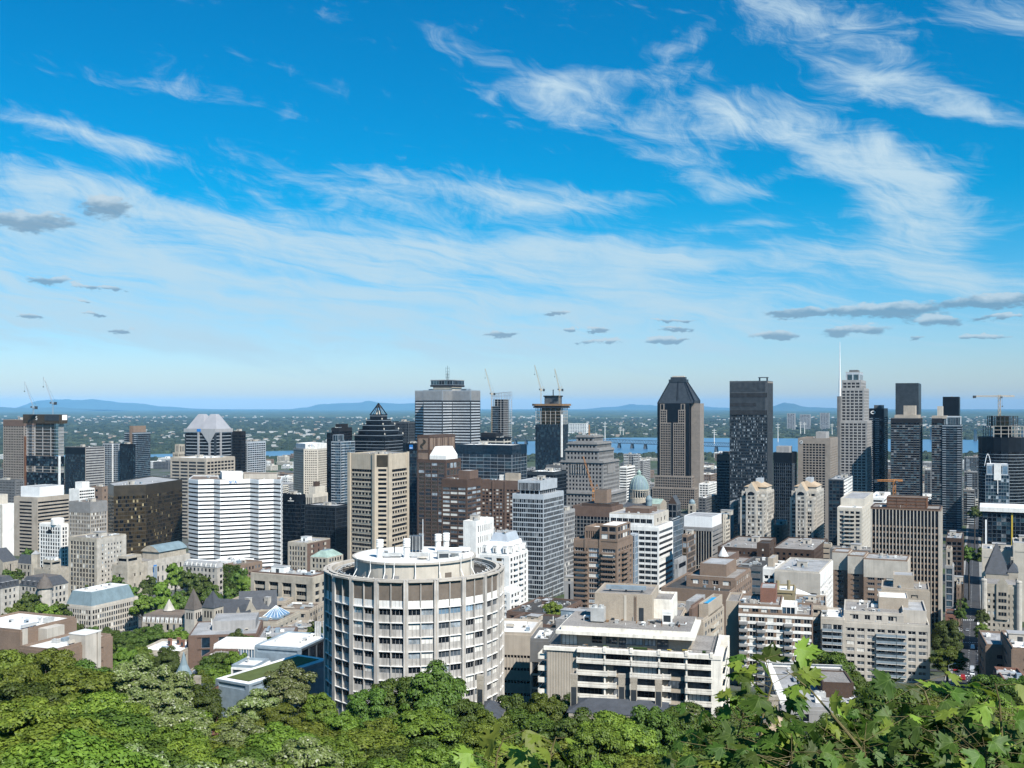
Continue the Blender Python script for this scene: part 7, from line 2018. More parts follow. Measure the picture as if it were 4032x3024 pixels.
b = B('campus_building', 'brick campus block with an ivy-covered end wall', (880, 945, 1032, 720), 2226, S(fh=3.8, bw=3.4, pw=1.8, sh=1.7, pm='brick_tan', gl='mix', top=1.4), wall='brick_tan', roof='roof_brown', clut=2, houses=0, done=False, per_edge={0: None})
ivy_edge = (b, b.poly[0], b.poly[1], b.zt - b.zb)
b.done()
b = B('stone_mansion', 'stone mansion with a grey mansard and a row of dormers below the white striped tower', (722, 856, 884, 760), 2236, S(fh=4, bw=3.2, pw=1.8, sh=1.8, pm='limestone_pale', gl='dark', top=1), wall='limestone_pale', parapet=0, roof=None, clut=0, houses=0, done=False)
mansard(b, inset(b.poly, -.4), b.zt, b.zt + 4.2, 2.4, 'roof_grey', 'roof_white', 'mansard_roof')
for k in range(7): b.unit('house', 'white_paint', *bil(b.poly, .08 + .14 * k, .06), b.zt + .3, 1.9, 1.8, 2.6, name='dormer')
b.done()
B('campus_annex', 'low white roofs with small pyramid skylights at the foot of the white striped tower', (840, 935, 1000, 790), 2212, S(fh=4, bw=5, pw=1.6, sh=2, pm='white_paint', gl='dark', top=1), wall='white_paint', roof='roof_white', clut=5, houses=0)
b = B('campus_hall', 'old stone campus hall with white-framed arched dormers and a flat brown roof', (560, 738, 790, 520), 2452, S(fh=5, bw=3.6, pw=2.0, sh=2, pm='rubble_stone', gl='dark', top=1), wall='rubble_stone', parapet=0, roof=None, clut=0, houses=0, done=False, g=R(10), d=16)
mansard(b, inset(b.poly, -.4), b.zt, b.zt + 3.2, 1.4, 'slate_brown', 'roof_brown', 'mansard_roof')
for k in range(10): b.unit('house', 'white_paint', *bil(b.poly, .05 + .1 * k, .02), b.zt - .4, 1.3, 1.4, 2.6, -R(10), 'dormer')
p = b.lp(bil(b.poly, .35, .7)); q = MB(); q.lathe(p[0], p[1], [(2.6, 3), (2.6, b.zt - b.zb + 3.5), (3, b.zt - b.zb + 3.6), (.15, b.zt - b.zb + 9)], 8, 'limestone_pale'); b.part('turret', q); b.done()


def spire_tower(b, px, Y, w, py_wall, py_tip, wall, roof):
 x, y = b.lp((PX(px, Y), Y)); q = MB(); za, zt = PZ(py_wall, Y) - b.zb, PZ(py_tip, Y) - b.zb
 c, s_ = math.cos(G), math.sin(G); sq = lambda h: [(x + h * (u * c + v * s_), y + h * (-u * s_ + v * c)) for u, v in ((-1, -1), (1, -1), (1, 1), (-1, 1))]
 q.prism(sq(w), 0, za, wall); b.part('tower', q)
 q = MB(); q.loft([[(*p, za) for p in sq(w * 1.08)], [(*p, za + (zt - za) * .45) for p in sq(w * .62)], [(*p, zt) for p in sq(.12)]], roof); b.part('spire', q)
 for i in range(2):
  fr, L = ((sq(w)[i], ((Vector(sq(w)[i + 1]) - Vector(sq(w)[i])).normalized()[:]), (0, 0))), 2 * w
  e = fr[1]; fr = (fr[0], e, (e[1], -e[0]))
  for k in range(3): q = MB(); q.fquad(fr, L * (.2 + .25 * k), L * (.32 + .25 * k), za - 4.6, za - 1.6, .06, 'g_black'); b.part('window', q)


b = Bld('campus_hall', 'slate-roofed campus hall with two pointed stone towers', 'building', foot(784, 960, 1010, 520, R(12), d=14))
pl = foot(784, 960, 1010, 520, R(12), d=14); zt = PZ(2424, 520)
b.block(pl, b.zb, zt, 'limestone', S(fh=4.4, bw=3.6, pw=2.2, sh=2, pm='limestone', gl='dark', top=1), None, parapet=0); gable(b, pl, zt, zt + 6.5, 'slate', 'limestone', along='s')
spire_tower(b, 762, 518, 2.9, 2396, 2318, 'limestone_pale', 'slate_brown'); spire_tower(b, 838, 512, 3.5, 2388, 2326, 'limestone', 'slate')
q = MB(); p = sub(pl, .88, 1.02, -.25, .5); b.block(p, b.zb, zt + .5, 'limestone', None, None, 'front_bay', 0); gable(b, p, zt + .5, zt + 5, 'slate', 'limestone', 'bay_roof', 't'); b.done()
b = Bld('campus_hall', 'long campus hall with a big dark slate roof and small pale dormers', 'building', foot(940, 1092, 1180, 545, R(-14), d=16))
pl = foot(940, 1092, 1180, 545, R(-14), d=16); zt = PZ(2398, 545)
b.block(pl, b.zb, zt, 'limestone', S(fh=4.4, bw=3.6, pw=2.2, sh=2, pm='limestone', gl='dark', top=1), None, parapet=0); gable(b, pl, zt, zt + 8.5, 'slate', 'limestone', along='s')
for k in (.25, .75): b.unit('house', 'limestone_pale', *bil(pl, k, .18), zt + 1, 2.6, 2.4, 5, name='dormer')
b.done()
B('campus_building', 'cream flat-roofed campus range with a row of square windows behind the slate roof', (905, 1120, 1180, 590), 2368, S(fh=4, bw=3, pw=1.4, sh=1.8, pm='brick_beige', gl='dark', top=1.2), wall='brick_beige', roof='roof_gravel', g=R(8), d=14, clut=5, houses=0)
B('campus_building', 'tan low campus wing with a gravel roof below the brutalist block', (1095, 1215, 1300, 545), 2402, S(fh=4, bw=4, pw=1.6, sh=2, pm='brick_beige', gl='dark', top=1.2), wall='brick_beige', roof='roof_brown', clut=5, houses=0, g=R(10), d=22)
b = B('campus_building', 'tan stone campus block with a glass pyramid skylight on a brown roof', (930, 1090, 1220, 480), 2448, S(fh=4.6, bw=5, pw=3, sh=2.4, pm='limestone', gl='dark', top=1.6), wall='limestone', roof='roof_brown', clut=5, houses=0, done=False, g=R(12), d=26)
p = sub(b.poly, .45, .85, .3, .8); lp = [b.lp(x) for x in p]; zt = b.zt - b.zb - .7; cx, cy = bil(lp, .5, .5)
q = MB(); q.loft([[(*v, zt) for v in lp], [(*v, zt + .8) for v in lp], [(cx, cy, zt + 5)] * 4], 'g_sky', False); b.part('glass_pyramid', q)
q = MB()
for i in range(4):
 q.tube((*lp[i], zt + .8), (cx, cy, zt + 5.05), .14, 'steel_white', 4)
 for k in (.25, .5, .75): m_ = Vector(lp[i]).lerp(Vector(lp[(i + 1) % 4]), k); q.tube((m_.x, m_.y, zt + .8), (cx, cy, zt + 5.05), .09, 'steel_white', 4)
b.part('glazing_bars', q); b.done()
B('campus_building', 'beige campus wing with paired slot windows beside the round building', (1090, 1205, 1300, 440), 2484, S(fh=4.4, bw=3.2, pw=1.8, sh=2, pm='brick_beige', gl='dark', top=1.2), wall='brick_beige', roof='roof_gravel', clut=6, houses=0, g=R(10), d=20)
b = B('campus_building', 'long low modern building with a pale grey metal roof and brown walls', (742, 1012, 1030, 430), 2494, S(fh=5, bw=6, pw=3.4, sh=.6, pm='brick_brown', gl='bluedark', top=.6), wall='brick_brown', roof='roof_grey', clut=6, houses=0, g=R(-9), d=28, parapet=.3, pent=[(.3, .95, .35, .95, 3.5, 'concrete_grey', None)])
B('campus_building', 'small grey-roofed brick link with domed skylights', (1014, 1150, 1170, 415), 2508, S(fh=5, bw=6, pw=3.4, sh=.6, pm='brick_brown', gl='dark', top=.6), wall='brick_brown', roof='roof_grey', clut=5, houses=0, g=R(-6), d=20, parapet=.3)
b = B('glass_pavilion', 'low pavilion with a wall of tall white-framed windows', (842, 1006, 1020, 372), 2540, S(fh=5.0, bw=.95, pw=.12, sh=.3, pm='white_paint', gl='sky', top=.7, strip=False), wall='white_paint', roof='roof_white', clut=0, houses=0, g=R(6), d=12, zb=68)
B('campus_annex', 'small flat roofed annex with a dark skylight in front of the glass pavilion', (792, 886, 900, 350), 2588, S(fh=4, bw=30, pw=1, sh=3, pm='brick_brown', gl='dark', top=1), wall='brick_brown', roof='roof_gravel', clut=2, houses=0, g=R(6), d=12)
b = B('campus_building', 'modern grey building with a broad white roof beside the round building', (1004, 1184, 1292, 338), 2552, S(fh=9, bw=40, pw=1, sh=8, pm='vent_blue', gl='dark', top=.6, only=lambda i, j, nf, nb: False), wall='vent_blue', roof='roof_white', clut=3, houses=0, g=R(16), d=22, parapet=.4, per_edge={1: S(fh=8, bw=5, pw=.4, sh=.6, pm='steel_dark', gl='black', top=.6)}, done=False)
for k in range(3): b.unit('pipe', 'vent_steel', *bil(b.poly, .75 + .05 * k, .85), b.zt - .4, .8, .8, 5); 
b.unit('pipe', 'vent_white', *bil(b.poly, 1.0, .8), b.zt - .4, 1.5, 1.5, 5.6); b.done()
b = B('campus_building', 'modern grey building with a sloping planted green roof above the trees', (852, 980, 1200, 296), 2694, S(fh=9, bw=40, pw=1, sh=8, pm='vent_blue', gl='dark', top=.6, only=lambda i, j, nf, nb: False), wall='vent_blue', roof=None, clut=0, houses=0, g=R(30), d=34, parapet=0, done=False)
mat('green_roof', (.10, .13, .035), .95, .3, .4, fine=.6)
q = MB(); lp = [b.lp(p) for p in b.poly]; i2 = inset(lp, 2.0); z_ = b.zt - b.zb
for i in range(4): j = (i + 1) % 4; q.poly([(*lp[i], z_), (*lp[j], z_), (*i2[j], z_), (*i2[i], z_)], 'roof_white')
b.part('roof_edge', q); q = MB(); q.poly([(*p, z_ + .12) for p in i2], 'green_roof'); b.part('planted_roof', q); b.done()
B('campus_annex', 'small white-roofed annex with a pipe left of the planted roof', (912, 1004, 1010, 328), 2622, S(fh=4, bw=3, pw=.3, sh=.6, pm='white_paint', gl='bluedark', top=.6), wall='vent_blue', roof='roof_white', clut=1, houses=0, g=R(12), d=10)
b = B('stone_mansion', 'tan stone house with brick chimneys and a flat white roof among the trees', (545, 712, 780, 420), 2564, S(fh=4, bw=3.4, pw=2.1, sh=2, pm='limestone', gl='dark', top=1.2), wall='limestone', roof='roof_white', clut=3, houses=0, done=False, g=R(8), d=20)
for s_, t in ((.42, .6), (.58, .7), (.78, .5), (.9, .55)): b.unit('box', 'brick_red', *bil(b.poly, s_, t), b.zt - .8, 1.4, 1.0, 3.0, name='chimney')
b.done()
b = B('stone_mansion', 'grey stone house with a pale blue conical turret among the trees', (700, 830, 850, 340), 2668, S(fh=4, bw=3.4, pw=2.1, sh=2, pm='rubble_stone', gl='dark', top=1.2), wall='rubble_stone', roof='roof_grey', clut=3, houses=0, done=False, g=R(8), d=14)
p = b.lp(bil(b.poly, .12, .1)); z_ = b.zt - b.zb; q = MB(); q.lathe(p[0], p[1], [(2.2, 0), (2.2, z_ + .4), (2.7, z_ + .5), (1.2, z_ + 3.5), (.1, z_ + 7.6)], 12, 'copper_blue'); b.part('turret', q); b.done()

# ---- mansion roofs and chimneys standing out of the nearest trees
def roof_house(label, xl, xc, Y, py_eave, py_ridge, wall, roofm, chim, g=R(10), d=11):
 b = Bld('stone_mansion', label, 'building', foot(xl, xc, xc + 20, Y, g, d=d))
 pl = foot(xl, xc, xc + 20, Y, g, d=d); zt = PZ(py_eave, Y)
 b.block(pl, b.zb, zt, wall, S(fh=3.4, bw=3.4, pw=2.1, sh=1.8, pm=wall, gl='dark', top=.6), None, parapet=0); hip(b, pl, zt, PZ(py_ridge, Y + d / 2), roofm, 'roof', .2)
 for s_, t, h in chim: b.unit('box', 'rubble_stone', *bil(pl, s_, t), zt - 2, 1.5, 1.1, h + 2, -g, 'chimney')
 b.done()


roof_house('grey slate mansion roof with tall stone chimneys in front of the terraced house', 2240, 2620, 235, 2822, 2760, 'rubble_stone', 'slate', ((.03, .4, 7.5), (.53, .6, 7.4), (.66, .5, 7), (.92, .5, 6.8)))
roof_house('stone house with a leaning slate gable and chimney at the foot of the round building', 1840, 1960, 240, 2830, 2775, 'rubble_stone', 'slate', ((.3, .4, 8.6),))
roof_house('tan stone house peak below the young maple on the eastern side', 3000, 3110, 170, 2900, 2815, 'limestone', 'roof_clay', ((.5, .5, 5),))
roof_house('brick house with a red chimney among the trees below the tan stone house', 700, 775, 262, 2742, 2716, 'brick_red', 'slate', ((.7, .3, 4.2),))
b = B('office_block', 'low grey building with a wide grey terrace roof and white parapet behind the maple', (3078, 3425, 3440, 268), 2792, S(fh=4, bw=6, pw=3, sh=2, pm='concrete_grey', gl='dark', top=1), wall='concrete_grey', roof='roof_grey', clut=8, houses=0, g=R(8), d=42, done=False)
b.block(sub(b.poly, .55, .92, .30, .62), b.zt - 1, b.zt + 3.2, 'brick_dark', None, 'roof_gravel', 'roof_house', .3, roof_name='roof_house_roof')
fr, L = b.edge(b.poly[2], b.poly[3]); q = MB(); q.fbox(fr, 0, L, b.zt - b.zb - .1, b.zt - b.zb + 1.0, -.6, -.1, 'white_paint'); b.part('white_parapet', q)
fr, L = b.edge(b.poly[3], b.poly[0]); q = MB()
for k in range(6): q.fbox(fr, k * L / 6, (k + .8) * L / 6, b.zt - b.zb - .1, b.zt - b.zb + 1.0, -1.6, .3, 'white_paint')
b.part('stepped_parapet', q); b.done()
def near(px, tab): return next(n for x, n in tab if px < x)


FARN = ((300, 'the shrouded tower'), (700, 'the bronze glass tower'), (1120, 'the white striped tower'), (1640, 'the pyramid tower'), (2080, 'the cross-shaped tower'), (2450, 'the stepped granite building'), (2810, 'the gabled granite tower'), (3140, 'the slate slab'), (3450, 'the needle tower'), (9999, 'the dark condominiums'))


# ---------------------------------------------------------------- low blocks filling the far streets
def far_blocks():
 rnd = random.Random(5)
 KIND = [('white', 'white_paint', 'roof_white', 'dark'), ('brown brick', 'brick_tan', 'roof_brown', 'dark'), ('grey', 'concrete_grey', 'roof_grey', 'black'), ('cream', 'cream', 'roof_grey', 'dark'), ('dark', 'concrete_dark', 'roof_dark', 'black')]
 n = 0
 for i in range(900):
  Y = rnd.uniform(1620, 3700); px = rnd.uniform(-50, 4080)
  if rnd.random() > .36: continue
  k = rnd.choice(KIND); w = rnd.uniform(20, 70); d = rnd.uniform(16, 40); h = rnd.uniform(9, 26)
  if hidden(CX + F * (PX(px, Y) - w * .91) / (Y + w * .4), px + d * .4 * F / Y, Y, EY + F * (CZ - H(0, Y) - h) / Y): continue
  zone = 'far streets toward the river' if Y > 2500 else 'streets behind the towers'
  pl = foot(0, px, 0, Y, G, w=w, d=d)
  b = Bld('low_block', f'low {k[0]} block, {zone[:11] if zone[0] == "f" else "nearer streets"}, by {near(px, FARN)}', 'building', pl, group=f'{k[0]} blocks in the {zone}', seed=i)
  b.block(pl, b.zb, H(PX(px, Y), Y) + h, k[1], S(fh=3.8, bw=5, pw=rnd.choice([.6, 1.6]), sh=1.8, pm=k[1], gl=k[3], top=1.2, sd=.3, pd=.35), k[2])
  b.clutter(pl, b.zb + h, 2, 1.6, houses=1, hm=k[1]); b.done()
  n += 1
 for (px, Y, w, py, lab, m) in ((1100, 6900, 55, 1712, 'far beige apartment tower across the river above the cream hotel', 'cream'), (3130, 8200, 60, 1628, 'far bluish apartment tower beside the small pointed hill', 'concrete_grey'), (3190, 8400, 80, 1632, 'far broad apartment tower right of the small pointed hill', 'concrete_grey'), (3265, 8300, 70, 1626, 'farthest eastern tower block near the pale needle tower', 'concrete_grey'), (2310, 7200, 130, 1668, 'far pale row of apartment slabs across the river by the granite building', 'white_paint')):
  pl = foot(0, px, 0, Y, G, w=w, d=30)
  b = Bld('apartment_tower', lab, 'building', pl, -20); b.block(pl, -20, PZ(py, Y), m, S(fh=9, bw=12, pw=4, sh=4, pm=m, gl='dark', top=4), 'roof_grey'); b.done()
 for a in ((3796, 3850, 3872, 1900, 1858, 'dark mid-rise condominium in the gap beside the teal glass office'), (3792, 3838, 3860, 1500, 1930, 'low dark block in the street gap below the dark mid-rise'), (3640, 3664, 3676, 1900, 1850, 'dark sliver of a block between the dark gridded condominiums'), (3796, 3860, 3880, 2600, 1800, 'long brown block far down the street gap')):
  B('condo_block', a[5], a[:4], a[4], S(fh=3.2, bw=4, pw=.6, sh=1, pm='concrete_dark', gl='pixel', top=2, bal=((1, 2, 1.2, 'aluminium_pale', 1),)), wall='concrete_dark', roof='roof_grey')
 for a in ((2752, 2790, 2822, 1650, 1905, 'white_paint', 'white flat-roofed block right of the gabled granite tower'), (2748, 2800, 2822, 2100, 1868, 'brick_tan', 'tan terrace row farther behind, right of the gabled granite tower'), (2750, 2780, 2822, 1420, 1960, 'concrete_dark', 'dark low block at the foot of the gabled granite tower'), (2752, 2785, 2825, 2700, 1838, 'cream', 'cream warehouse farthest back, right of the gabled granite tower')):
  B('low_block', a[6], a[:4], a[4], S(fh=3.8, bw=4, pw=1, sh=1.8, pm=a[5], gl='dark', top=1.4), wall=a[5], roof='roof_white')
 b = B('office_block', 'white office with deep horizontal louvres beside the granite building', (2440, 2468, 2500, 1700), 1838, S(fh=4.2, bw=6, pw=0, sh=2.2, sm='white_paint', pm='white_paint', gl='dark', top=2), wall='white_paint', roof='roof_white')
 b = B('apartment_block', 'grey balcony apartments under the river bridge beside the granite building', (2455, 2515, 2522, 2300), 1788, S(fh=3.4, bw=5, pw=1, sh=1.4, pm='concrete_grey', gl='dark', top=2, bal=((0, 2, 2, 'white_paint', 1), (4, 2, 2, 'white_paint', 1))), wall='concrete_grey')
 B('apartment_block', 'pale tapering block between the balcony apartments and the gabled granite tower', (2518, 2534, 2560, 2000), 1812, S(fh=3.6, bw=5, pw=1, sh=1.8, pm='concrete_grey', gl='dark', top=2), wall='white_paint', roof='roof_white')
 B('office_block', 'dark low glass range behind the half-clad tower and the brown hotel', (2075, 2180, 2230, 1150), 1858, S(fh=4, bw=4, pw=.3, sh=1, pm='steel_dark', gl='black', top=3), wall='black_panel', roof='roof_white', clut=5)
 b = B('hotel_block', 'long dark hotel range carrying pale rooftop letters behind the half-clad tower', (2150, 2212, 2222, 1210), 1832, S(fh=4, bw=4, pw=.5, sh=1.6, pm='concrete_dark', gl='black', top=8, tm='concrete_dark'), wall='concrete_dark', done=False, roof='roof_dark', clut=2)
 fr, L = b.edge(b.poly[0], b.poly[1]); b.text('LE REINE', fr, L * .52, b.zt - 6.2, 4.2, 'sign_white', .5); b.done()


far_blocks()

# ---------------------------------------------------------------- river bridges and pylons
def bridge(label, pxa, Ya, pxb, Yb, deck, span, th, m, pierm):
 a, b_ = Vector((PX(pxa, Ya), Ya)), Vector((PX(pxb, Yb), Yb)); n = int((b_ - a).length / span); e = (b_ - a).normalized(); nn = Vector((e.y, -e.x))
 t = thing('river_bridge', label, 'bridge', (a.x, a.y, -18.6))
 for i in range(n + 1):
  p = e * (span * i); q = MB(); r0 = 7; pts = [p + e * u * 5 + nn * v * 9 for u, v in ((-1, -1), (1, -1), (1, 1), (-1, 1))]
  q.loft([[(x.x, x.y, -1) for x in pts], [(p.x + (x.x - p.x) * .7, p.y + (x.y - p.y) * .7, deck) for x in pts]], pierm); q.build('pier', t)
 for i in range(n):
  q = MB(); p0, p1 = e * (span * i + .5), e * (span * (i + 1) - .5)
  q.fbox(((p0.x, p0.y), (e.x, e.y), (nn.x, nn.y)), 0, span - 1, deck, deck + 2.2, -7, 7, m)
  if th:
   for s_ in (-6.5, 6.5):
    k = 8; P_ = lambda j, z_: (p0.x + (p1.x - p0.x) * j / k + nn.x * s_, p0.y + (p1.y - p0.y) * j / k + nn.y * s_, z_)
    q.tube(P_(.6, deck + th), P_(k - .6, deck + th), .9, m, 4)
    for j in range(k): q.tube(P_(j, deck + 2 if j % 2 == 0 else deck + th), P_(j + 1, deck + th if j % 2 == 0 else deck + 2), .7, m, 4)
  q.build('truss_span' if th else 'deck_span', t)


bridge('grey steel truss bridge crossing the river behind the gabled granite tower', 1990, 5350, 2930, 4300, 20, 76, 17, 'metal_dark_ribs', 'concrete_dark')
bridge('long low concrete bridge far upriver at the eastern edge', 3560, 6100, 4200, 5300, 62, 90, 0, 'concrete_grey', 'concrete_grey')
for i, (px, Y, y0, y1) in enumerate(((2382, 5200, 1660, 1742), (2812, 5300, 1688, 1750), (2442, 6600, 1684, 1722), (2454, 6650, 1686, 1722), (3063, 5600, 1664, 1742), (3152, 6600, 1660, 1700), (3168, 6650, 1662, 1700), (3276, 6700, 1668, 1704))):
 t = thing('pylon', ('tall white pylon over the bridge beside the granite building', 'white river pylon between the gabled granite tower and the slate slab', 'slim far pylon left of the gabled granite tower', 'second slim far pylon left of the gabled granite tower', 'white river pylon right of the slate slab', 'far pylon above the brown hotel', 'second far pylon above the brown hotel', 'far pylon beside the pale needle tower')[i], 'pylon', (PX(px, Y), Y, PZ(y1, Y) - 12))
 h = PZ(y0, Y) - PZ(y1, Y) + 12
 q = MB(); q.tube((0, 0, 0), (0, 0, h), 3.0, 'pylon_pale', 5, 1.0); q.build('mast', t)
 for k in (.78, .9): q = MB(); q.tube((-11, 0, h * k), (11, 0, h * k), .9, 'pylon_pale', 4); q.build('cross_arm', t)

# ---------------------------------------------------------------- street on the right, cars, lamps
SX = lambda Y: PX(3808, 430) + (Y - 430) * .435


def street():
 ys = [y for y in sorted(set(PROF_Y + list(range(300, 1700, 40)))) if 300 <= y <= 1660]
 def strip(name, o0, o1, dz, m, y0=0, y1=9999):
  q = MB(); Y = [y for y in ys if y0 <= y <= y1]
  for a, c in zip(Y, Y[1:]): q.poly([(SX(a) + o0, a, H(0, a) + dz), (SX(a) + o1, a, H(0, a) + dz), (SX(c) + o1, c, H(0, c) + dz), (SX(c) + o0, c, H(0, c) + dz)], m)
  return link(name, q.mesh(name), None, 'structure')
 strip('road', -6.6, 6.6, .25, 'asphalt')
 for s_ in (-1, 1):
  strip('pavement', s_ * 8.0 - 1.4, s_ * 8.0 + 1.4, .40, 'pavement')
  q = MB()
  for a, c in zip(ys, ys[1:]):
   o = s_ * 6.6; q.poly([(SX(a) + o, a, H(0, a) + .2), (SX(c) + o, c, H(0, c) + .2), (SX(c) + o, c, H(0, c) + .41), (SX(a) + o, a, H(0, a) + .41)], 'pavement')
  link('kerb', q.mesh('kerb'), None, 'structure')
 q = MB()
 for k in range(90):
  y = 310 + k * 9; z = lambda yy: H(0, yy) + .256
  q.poly([(SX(y) - .08, y, z(y)), (SX(y) + .08, y, z(y)), (SX(y + 3) + .08, y + 3, z(y + 3)), (SX(y + 3) - .08, y + 3, z(y + 3))], 'marking_white')
 for yc in (452, 585, 700):
  for j in range(10):
   x = SX(yc) - 6 + j * 1.25; q.poly([(x, yc, H(0, yc) + .258), (x + .6, yc, H(0, yc) + .258), (x + .6 + 1.4, yc + 3.2, H(0, yc + 3.2) + .258), (x + 1.4, yc + 3.2, H(0, yc + 3.2) + .258)], 'marking_white')
 link('road_marking', q.mesh('road_marking'), None, 'structure')
 for yc in (468, 600, 716, 900):      # cross streets
  q = MB(); e = Vector((math.cos(G), -math.sin(G)))
  for k in range(-8, 8):
   if k in (-1, 0) and False: continue
   pts = [Vector((SX(yc), yc)) + e * (k * 14) + Vector((.4, .9)) * v for v in (-5, 5)] + [Vector((SX(yc), yc)) + e * (k * 14 + 14) + Vector((.4, .9)) * v for v in (5, -5)]
   q.poly([(p.x, p.y, H(0, p.y) + .242) for p in pts], 'asphalt')
  link('road', q.mesh('road'), None, 'structure')


street()
mat('tyre', (.012, .012, .012), .8, .1)
CARC = {'white': (.75, .75, .74), 'silver': (.42, .44, .46), 'black': (.012, .012, .014), 'grey': (.11, .12, .13), 'red': (.32, .02, .02), 'blue': (.03, .08, .22)}
for k_, v_ in CARC.items():
 mat('car_' + k_, v_, .25, .03, .5, 0, .1, .6)


def car_parts(c, van):
 L, W_, h1, h2 = (4.6, 1.85, .95, 1.5) if not van else (5.4, 2.0, 1.25, 2.3)
 body = MB(); prof = [(-L / 2, .35), (-L / 2, .75), (-L / 2 + .15, h1 * .88), (-L * .2, h1), (L * .36, h1), (L / 2 - .05, h1 * .9), (L / 2, .6), (L / 2, .35)]
 for s_ in (-1, 1): body.poly([(s_ * W_ / 2, y, z) for y, z in (prof if s_ > 0 else prof[::-1])], 'car_' + c)
 for (ya, za), (yb, zb) in zip(prof, prof[1:] + prof[:1]): body.poly([(-W_ / 2, ya, za), (-W_ / 2, yb, zb), (W_ / 2, yb, zb), (W_ / 2, ya, za)], 'car_' + c)
 cab = MB(); y0, y1 = (-L * .46, L * .30) if van else (-L * .36, L * .24)
 lo = [(-W_ / 2 + .06, y0), (W_ / 2 - .06, y0), (W_ / 2 - .06, y1), (-W_ / 2 + .06, y1)]; hi = [(-W_ / 2 + .24, y0 + .45), (W_ / 2 - .24, y0 + .45), (W_ / 2 - .24, y1 - .7), (-W_ / 2 + .24, y1 - .7)]
 cab.loft([[(*p, h1 - .02) for p in lo], [(*p, h2 - .06) for p in hi]], 'car_' + c if van else 'g_dark', False)
 roof = MB(); roof.prism(inset(hi, -.03), h2 - .06, h2, 'car_' + c)
 wh = MB(); wh.tube((-.11, 0, .33), (.11, 0, .33), .33, 'tyre', 10)
 lt = MB(); lt.box(-.18, .18, -.03, .03, -.07, .07, 'sign_white')
 return body.mesh('body'), cab.mesh('cabin'), roof.mesh('roof'), wh.mesh('wheel'), lt.mesh('headlight'), W_, L


q = MB(); q.tube((-.125, 0, .33), (.125, 0, .33), .2, 'aluminium_pale', 8); RIM = q.mesh('rim')


def cars():
 rnd = random.Random(3); cache = {}
 where = [(-5.4, y, 0) for y in (398, 405, 412, 425, 432, 470, 478, 486, 494, 510, 524, 540, 552, 566, 620, 640, 660)] + [(5.4, y, math.pi) for y in (404, 411, 419, 426, 434, 442, 480, 488, 497, 505, 514, 522, 531, 548, 560, 612, 622, 634, 648, 670)] + [(-1.8, 440, 0), (2.0, 456, math.pi), (1.9, 470, math.pi), (-1.9, 500, 0), (1.8, 560, math.pi), (-1.6, 640, 0), (1.9, 430, math.pi)]
 for i, (o, y, r) in enumerate(where):
  c = rnd.choice(['white', 'white', 'silver', 'black', 'grey', 'grey', 'black', 'red', 'blue', 'silver']); van = rnd.random() < .12
  if (c, van) not in cache: cache[(c, van)] = car_parts(c, van)
  bo, ca, ro, wh, lt, W_, L = cache[(c, van)]
  k = 'van' if van else 'car'
  side = 'parked along the kerb below the finned office' if o < -3 else ('parked along the kerb on the stone hotel side' if o > 3 else 'driving down the middle of the street')
  t = thing('delivery_van' if van else 'parked_car' if abs(o) > 3 else 'car', f'{c} {k} {side}', k, (SX(y) + o, y, H(0, y) + .26), -math.atan(.435) + r, f'{c} {k}s {side}')
  t.rotation_euler = (math.atan((H(0, y + 2) - H(0, y - 2)) / 4) * (1 if r == 0 else -1), 0, -math.atan(.435) + r)
  link('body', bo, t); link('cabin', ca, t); link('roof', ro, t)
  for sx in (-1, 1):
   for sy in (-.3, .31): link('rim', RIM, link('wheel', wh, t, None, (sx * (W_ / 2 - .1), L * sy, 0)))
   link('headlight', lt, t, None, (sx * (W_ / 2 - .35), L / 2 + .01, .68))


cars()
lm = None
for i, (o, y) in enumerate(((-7.2, 418), (7.2, 450), (-7.2, 492), (7.2, 530), (-7.2, 580), (7.2, 610))):
 t = thing('street_lamp', 'grey street lamp with a bent arm on the pavement of the street', 'street lamp', (SX(y) + o, y, H(0, y) + .4), 0, 'street lamps along the street')
 q = MB(); q.tube((0, 0, 0), (0, 0, 8.5), .14, 'aluminium', 6, .09); q.build('post', t)
 q = MB(); s_ = -1 if o > 0 else 1; q.tube((0, 0, 8.4), (s_ * 2.4, 0, 9.2), .07, 'aluminium', 5); q.build('arm', t); q = MB(); q.box(s_ * 2.2, s_ * 3.0, -.18, .18, 9.1, 9.3, 'aluminium_pale') if s_ > 0 else q.box(-3.0, -2.2, -.18, .18, 9.1, 9.3, 'aluminium_pale'); q.build('lamp_head', t)

